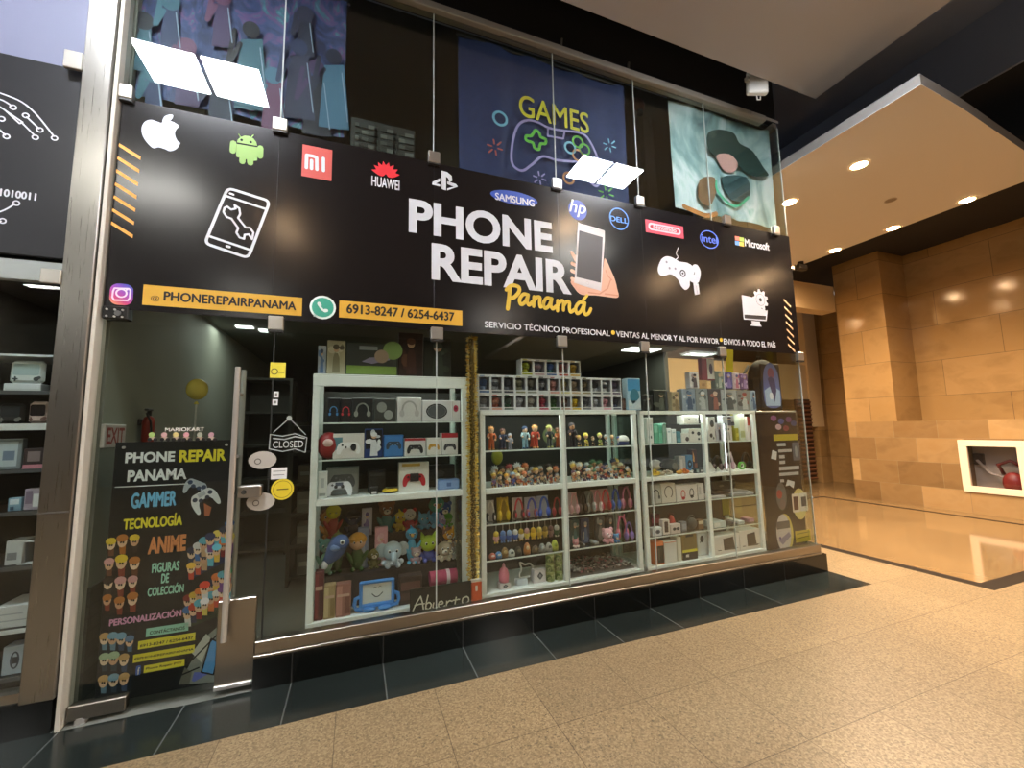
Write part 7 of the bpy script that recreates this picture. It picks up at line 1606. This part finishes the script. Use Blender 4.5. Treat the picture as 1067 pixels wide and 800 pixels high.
# boxes on top of the accessory cabinet
LIM[:] = [d0 - .2, d1 + .05]
z = zd; Y = CY0 + .02
for k, (lab, x0, x1, yt, cc, cols, dY) in enumerate((
        ('dark glossy box at the left end of the accessory cabinet top', 669, 680, 411, '#242624', ['#4a4e4a', '#1c1e1c', '#3a3e3a'], .04), ('dark box with green-grey print, second on the accessory cabinet top', 681, 695.6, 406, '#2a2e2a', ['#5a5e54', '#2c302c', '#44483c'], .05),
        ('beige figure box, third on the accessory cabinet top', 696.4, 708, 408, '#b09a6c', ['#8a7448', '#d8c494', '#6a5834'], 0), ('blue-grey figure box, fourth on the accessory cabinet top', 710.6, 724.4, 405, '#8a9aa8', ['#3f5470', '#c4ced8', '#5a7490'], 0),
        ('grey figure box with white panels, fifth on the accessory cabinet top', 724.8, 737.6, 405, '#8a8f8c', ['#b4b8b4', '#5a5f5c', '#dcdcd8'], 0), ('dark brown figure box, sixth on the accessory cabinet top', 738, 751, 405, '#4a3c38', ['#9a5a44', '#33302e', '#c8a890'], 0),
        ('pale grey figure box, seventh on the accessory cabinet top', 751.4, 767.6, 406, '#a8acac', ['#5a6468', '#d8dcdc', '#7a8488'], 0), ('silver figure box with red accent, eighth on the accessory cabinet top', 768, 781.6, 406.5, '#8f9494', ['#c8cccc', '#5a5e60', '#9a4a4a'], 0), ('light blue box at the right end of the accessory cabinet top', 782, 791.5, 407, '#a8c0d4', ['#5a7aa0', '#7a8a94', '#3a4a5c'], 0))):
    prod('figure_box', lab, x0, x1, yt, z, Y + dY, .07, cc, a_hero(cols, 40 + k), 'figure boxes on the accessory cabinet')
zt = ZF(740, 405.5, Y) + .0015
def stack(lab, x0, x1, ybot, ytop, cc, art, on, dY=.0):
    return prod('figure_box', lab, x0, x1, ytop, on, Y + dY, .06, cc, art, 'figure boxes in the second layer on the accessory cabinet')
zt1 = max(ZF(717.5, 405, Y), ZF(731, 405, Y)) + .001
stack('white figure box with a dark figure at the left of the second layer', 718.5, 728, 404, 387.5, '#d4ccc8', a_hero(['#5a4a4c', '#b49a94', '#3a2c30'], 51), zt1)
_, tb = stack('small tan carton in the second layer below the red and white box', 728.6, 741.5, 402, 396, '#c89a5c', a_rects((.3, .3, .7, .6, '#b08448')), zt1)
prod('figure_box', 'red and white figure box at the very top of the pile', 731, 744, 373, tb[3] + .0005, Y, .05, '#8a2a30', multi(a_rects((.42, .05, .97, .95, '#d8d4d0')), lambda p: p.disc((.7, .5), p.w * .14, C_('#4a3a5a'), p.h * .25, l=3)), 'figure boxes in the second layer on the accessory cabinet')
zt2 = max(ZF(744, 405, Y), ZF(759, 406, Y), ZF(775, 406.5, Y)) + .001
for lab, x0, x1, yt, cc, cols, s_ in (('grey-green figure box in the middle of the second layer', 742.2, 753.4, 386.5, '#7a8a80', ['#b4c0b4', '#4a5a50', '#c8b48a'], 52), ('violet-blue figure box in the second layer', 754, 763, 387.5, '#5a5490', ['#8a7ab8', '#3a3464', '#c0b4d8'], 53), ('white and pink figure box in the second layer', 763.4, 770.6, 388.5, '#d8c4cc', ['#c87a94', '#f0e4e8', '#5a6a9a'], 54), ('purple figure box at the right end of the second layer', 771, 779, 389.5, '#7a5a8a', ['#a88ac0', '#4a3458', '#d0b8d8'], 55)):
    stack(lab, x0, x1, 404, yt, cc, a_hero(cols, s_), zt2)
q0, q1 = F(757, 366, .5), F(768, 428, .5); t = thing('yellow_strip', 'long yellow cloth strip hanging behind the boxes at the right', 'strip', ((q0.x + q1.x) / 2, .62, 1.4)); q0, q1 = F(756.5, 366, .62), F(768, 425, .62)
mb = MB(); vs = []; n = 14
for k in range(n + 1):
    zz = 1.35 + (2.61 - 1.35) * k / n; yy = .62 + .012 * math.sin(k * .9)
    vs += [(q0.x, yy, zz), (q1.x, yy, zz), (q1.x, yy + .004, zz), (q0.x, yy + .004, zz)]
fs = [(0, 1, 2, 3)] + [(4 * k + j, 4 * k + (j + 1) % 4, 4 * k + 4 + (j + 1) % 4, 4 * k + 4 + j) for k in range(n) for j in range(4)] + [(4 * n, 4 * n + 3, 4 * n + 2, 4 * n + 1)]
mb.add(vs, fs, M('#d8cc2e', .6), False); mb.build('cloth', t); mb = MB(); mb.box((q0.x - .02, .60, 2.60), (q1.x + .02, 1.425, 2.625), M('#6a6a60', .5), .003); mb.build('rail', t)

# ================================================================ RIGHT END: ROLL-UP STAND AND BACKPACK
RY = .12
x0 = d1 + .012; x1 = 4.425; zt_ = ZF(820, 430, RY)
t = thing('roll_up_stand', 'black roll-up banner stand with a yellow band in the right corner of the window', 'banner stand', ((x0 + x1) / 2, RY, 0))
mb = MB(); mb.box((x0, RY, .06), (x1, RY + .004, zt_), M('#1b1b20', .4), .001); mb.build('banner_sheet', t)
mb = MB(); mb.box((x0 - .004, RY - .05, .001), (x1 + .004, RY + .06, .07), M('#a8a8a4', .3, .8), .01); mb.build('base', t)
mb = MB(); mb.box((x0 - .003, RY - .006, zt_), (x1 + .003, RY + .012, zt_ + .02), M('#a8a8a4', .3, .8), .003); mb.build('top_bar', t); mb = MB(); mb.cyl(((x0 + x1) / 2, RY + .02, .07), ((x0 + x1) / 2, RY + .02, zt_), .008, M('#8a8a86', .3, .8), seg=8); mb.build('pole', t)
p = Print(RY); c = cr(790, 370, 3.81); YB = M('#b8a83a', .5); GW = M('#b8bcc4', .5)
p.rect(c((62, 340))[0], c((155, 312))[0], YB)
for a, b in (((75, 362), (108, 348)), ((80, 386), (132, 372)), ((84, 410), (104, 396)), ((85, 432), (106, 418)), ((84, 458), (162, 438)), ((84, 480), (160, 462)), ((88, 505), (102, 492))): p.rect(c(a)[0], c(b)[0], GW)
p.rrect(c((140, 418))[0], c((162, 345))[0], .012, M('#5a6070', .5)); p.disc(c((150, 382))[0], .02, M('#8a94a0', .5), .06, l=2)
p.poly(c((50, 410), (56, 376), (74, 384), (72, 416)), M('#d8dce4', .5), 2); p.poly(c((108, 520), (116, 494), (144, 502), (140, 528), (124, 516)), M('#d8dce4', .5), 2)
for a, mm in (((60, 250), '#8a5a94'), ((90, 262), '#4a5a9a'), ((120, 255), '#6a4a7a'), ((80, 285), '#c0a4b4'), ((110, 290), '#7a3a4a'), ((140, 270), '#3a4a7a')): p.disc(c(a)[0], .045, M(mm, .5), .03, l=2)
p.build('printed_text_bars', t)
p = Print(RY)
p.disc(c((165, 590))[0], .105, M('#d8cc8a', .5), .16, l=1); p.rrect(c((138, 625))[0], c((160, 548))[0], .012, M('#e4dcd4', .5), 2); p.rect(c((142, 615))[0], c((156, 560))[0], M('#5a3a34', .5), 3); p.rrect(c((168, 620))[0], c((192, 545))[0], .012, M('#d8d8d8', .5), 2); p.rect(c((172, 600))[0], c((188, 560))[0], M('#4a4a50', .5), 3)
p.disc(c((92, 560))[0], .075, M('#6a6a6c', .5), .14, l=1); p.disc(c((84, 552))[0], .04, M('#a84a44', .5), .045, l=2); p.disc(c((96, 590))[0], .04, M('#7a6a6a', .5), .05, l=3)
p.disc(c((108, 705))[0], .11, M('#d0c06a', .5), .19, l=4); p.disc(c((100, 705))[0], .105, M('#c8c4c8', .5), .185, l=5); p.rrect(c((72, 692))[0], c((122, 655))[0], .01, M('#5a5a5e', .5), 6); p.poly(c((80, 735), (120, 700), (128, 716), (96, 752)), M('#8a84a0', .5), 7); p.disc(c((85, 725))[0], .014, M('#5a4a8a', .5), l=8); p.build('console_pictures', t)
p = Print(RY); p.rect(c((150, 745))[0], c((205, 690))[0], YB); p.stroke(c((154, 710), (200, 700)), .008, M('#6a5a20', .5), 2); p.stroke(c((154, 728), (200, 716)), .008, M('#6a5a20', .5), 2); p.build('yellow_block', t)
BY = .24; q = F(811, 402, BY); hb, wb = (F(811, 374, BY).z - F(811, 429, BY).z) / 2, (F(824, 402, BY).x - F(797, 402, BY).x) / 2
q.x = min(q.x, 4.40 - wb)
t = thing('backpack', 'black backpack with a blue and violet figure print hanging above the roll-up stand', 'backpack', (q.x, BY, q.z - hb))
mb = MB(); BKM = M('#17171a', .7); mb.ell((q.x, BY + .05, q.z + hb * .3), (wb, .09, hb * .7), BKM, seg=20, rings=12); mb.box((q.x - wb, BY - .03, q.z - hb), (q.x + wb, BY + .13, q.z + hb * .35), BKM, .04); mb.build('bag_body', t)
p = Print(BY - .046, (q.x - wb, q.z - hb, q.x + wb, q.z + hb))
p.poly(smooth_path([(.24, .12), (.2, .5), (.26, .78), (.5, .92), (.74, .78), (.8, .5), (.78, .12)], 3, True), M('#5a6aa8', .6), 1); p.poly([(.24, .12), (.22, .4), (.5, .5), (.79, .4), (.78, .12)], M('#a8c0e0', .6), 2); p.disc((.5, .72), .05, M('#7a4a6a', .6), .06, l=3); p.poly([(.36, .62), (.5, .66), (.62, .6), (.66, .4), (.56, .18), (.46, .4)], M('#3a3a68', .6), 4); p.disc((.45, .3), .03, M('#e0e6f0', .6), .04, l=5)
mb = MB(); mb.box((q.x - wb * .72, BY - .045, q.z - hb * .85), (q.x + wb * .72, BY - .028, q.z + hb * .8), M('#26262c', .7), .008); po = mb.build('front_pocket', t); MB.build(p, 'figure_print', po, closed=False)
mb = MB(); mb.tube([(q.x - .03, BY + .08, q.z + hb * .96), (q.x - .025, BY + .08, q.z + hb * 1.12), (q.x + .025, BY + .08, q.z + hb * 1.12), (q.x + .03, BY + .08, q.z + hb * .96)], .008, BKM, 8); mb.build('grab_loop', t)
mb = MB(); mb.tube([(q.x, BY + .08, q.z + hb * 1.1), (q.x, BY + .08, 4.86)], .003, M('#55554f', .5), 6); mb.build('hanging_wire', t)
for u in (-1, 1): mb = MB(); mb.tube([(q.x + u * wb * .5, BY + .13, q.z + hb * .8), (q.x + u * wb * 1.05, BY + .16, q.z + hb * .2), (q.x + u * wb * .9, BY + .13, q.z - hb * .8)], .014, BKM, 8); mb.build('shoulder_strap', t)

# ================================================================ NEIGHBOURING SHOP'S WINDOW DISPLAY
NY0, NY1 = .12, .50
NX0, NX1 = -2.9, -1.60
zs_ = [ZF(20, 407, NY0), ZF(20, 441.5, NY0), ZF(20, 489, NY0), ZF(20, 533, NY0), ZF(20, 590, NY0), ZF(20, 655, NY0), ZF(20, 704, NY0)]
t = thing('display_rack', 'black display rack in the neighbouring shop window left of the steel pillar', 'shelves', ((NX0 + NX1) / 2, .3, 0)); BR = M('#18181a', .5)
for x in (NX0, NX1 - .02): mb = MB(); mb.box((x, NY0, 0), (x + .02, NY1, 2.3), BR, .002); mb.build('side_panel', t)
mb = MB(); mb.box((NX0, NY1, 0), (NX1, NY1 + .02, 2.3), BR); mb.build('back_panel', t)
for k, z in enumerate(zs_):
    mb = MB(); mb.box((NX0 + .021, NY0, z - .02), (NX1 - .021, NY1, z), BR, .002); o = mb.build('shelf', t)
    mb = MB(); mb.box((NX0 + .021, NY0 - .006, z - (.035 if k in (1,) else .02)), (NX1 - .021, NY0 - .001, z + .001), M('#e4e6e8' if k in (1, 5) else '#55565a', .4)); mb.build('price_rail', o)
mb = MB(); mb.box((NX0, NY0, ZF(20, 371, NY0)), (NX1, NY0 + .3, ZF(20, 371, NY0) + .012), M('#dfe3ea', .3)); mb.build('light_shelf', t)
LIM[:] = [NX0 + .03, NX1 - .03]
Yn = NY0 + .03
t_, bx = prod('display_stand', 'white stand block under the white toy console in the neighbouring window', 3, 42.5, 399.5, zs_[0], Yn, .1, '#e4e8ec', a_rects((.05, .2, .95, .3, '#c8ccd0')), cat='stand')
def console(label, px0, px1, yt, z, Y, cc, scr, tilt=0.2, grip='#8a8a8a', name='handheld_console'):
    x0, x1 = XF(px0, yt + 8, Y), XF(px1, yt + 8, Y); x1 = min(x1, LIM[1]); h = ZF((px0 + px1) / 2, yt, Y) - z; t = thing(name, label, 'game console', ((x0 + x1) / 2, Y + .02, z))
    mb = MB(); mb.box((x0, Y, z + .001), (x1, Y + .035, z + h), M(cc, .4), .016); mb.build('shell', t)
    p = Print(Y, (x0, z, x1, z + h)); p.rrect((.12, .35), (.88, .85), .01, M(scr, .25), 1); p.build('screen', t)
    p = Print(Y, (x0, z, x1, z + h)); p.stroke([(.14, .2), (.26, .2)], .008, M(grip, .4), 1); p.stroke([(.2, .12), (.2, .28)], .008, M(grip, .4), 1); p.disc((.8, .2), .012, M(grip, .4), l=1); p.disc((.88, .26), .009, M(grip, .4), l=1); p.build('buttons', t)
    return t
console('white toy console on its white stand in the neighbouring window', 9.5, 46, 375.5, bx[3] + .0005, Yn, '#dfe9ea', '#b8cccf', grip='#4a5254')
console('black handheld console on the second rack shelf of the neighbouring window', -3, 24, 420, zs_[1], Yn, '#1c1d20', '#34363a', grip='#8a8a8a')
console('pale pink handheld console beside the black one next to the pillar', 29, 50, 418, zs_[1], Yn, '#e0c8c0', '#2c2426', grip='#8a6a64')
prod('tablet_box', 'grey tablet box with light screen picture on the third rack shelf', -4, 23.5, 457, zs_[2], Yn, .04, '#8a949a', a_rects((.08, .1, .85, .9, '#c0ccd4'), (.3, .3, .75, .6, '#7a8aa0')))
prod('game_box', 'pink and black game box on the third rack shelf next to the pillar', 24.5, 47, 467, zs_[2], Yn, .06, '#3a2c30', a_rects((.0, .0, 1, .2, '#d890a0'), (.2, .35, .8, .85, '#8a7a7c')))
prod('memory_pack', 'small light blue pack on the fourth rack shelf', 8, 22, 518.5, zs_[3], Yn, .03, '#8ab0c8', a_rects((.15, .5, .85, .9, '#dce8f0'), (.2, .1, .5, .35, '#4a6a84')))
prod('game_box', 'white and violet box on the fourth rack shelf next to the pillar', 25.5, 43, 509, zs_[3], Yn, .05, '#b4a8b8', a_rects((.55, .15, .95, .75, '#e8e8ec'), (.1, .3, .5, .9, '#8a7a90')))
prod('white_box', 'low white box on the fifth rack shelf of the neighbouring window', 6, 27, 563, zs_[4], Yn + .02, .1, '#d0d2d4', a_rects((.1, .2, .6, .5, '#8a8c90')))
t = thing('price_hook', 'white wire price hook on the fifth rack shelf next to the pillar', 'hook', (XF(33, 585, NY0), NY0, zs_[4])); x = XF(32, 580, Yn); mb = MB(); mb.tube([(x - .03, Yn, zs_[4] + .006), (x - .03, Yn, zs_[4] + .12), (x + .03, Yn, zs_[4] + .12), (x + .03, Yn, zs_[4] + .07)], .008, M('#d8dade', .4), 8); mb.build('wire', t); mb = MB(); mb.box((x - .05, Yn - .01, zs_[4] + .0006), (x + .02, Yn + .04, zs_[4] + .008), M('#c0c2c6', .4), .002); mb.build('foot', t)
prod('white_box', 'wide white box with grey lines on the sixth rack shelf', -6, 32, 631, zs_[5], Yn, .2, '#d8dadc', a_rects((.1, .3, .9, .36, '#b4b6ba'), (.1, .6, .8, .66, '#b4b6ba')))
prod('watch_box', 'pale blue box with a dark watch picture on the lowest rack shelf', 3, 27, 673, zs_[6], Yn, .08, '#b8c4d4', lambda p: [p.ring((.55, .5), p.w * .16, p.w * .09, C_('#3a4250'), p.h * .28, l=2), p.rect((.44, .38), (.68, .62), C_('#1f242c'), 3)] and None)
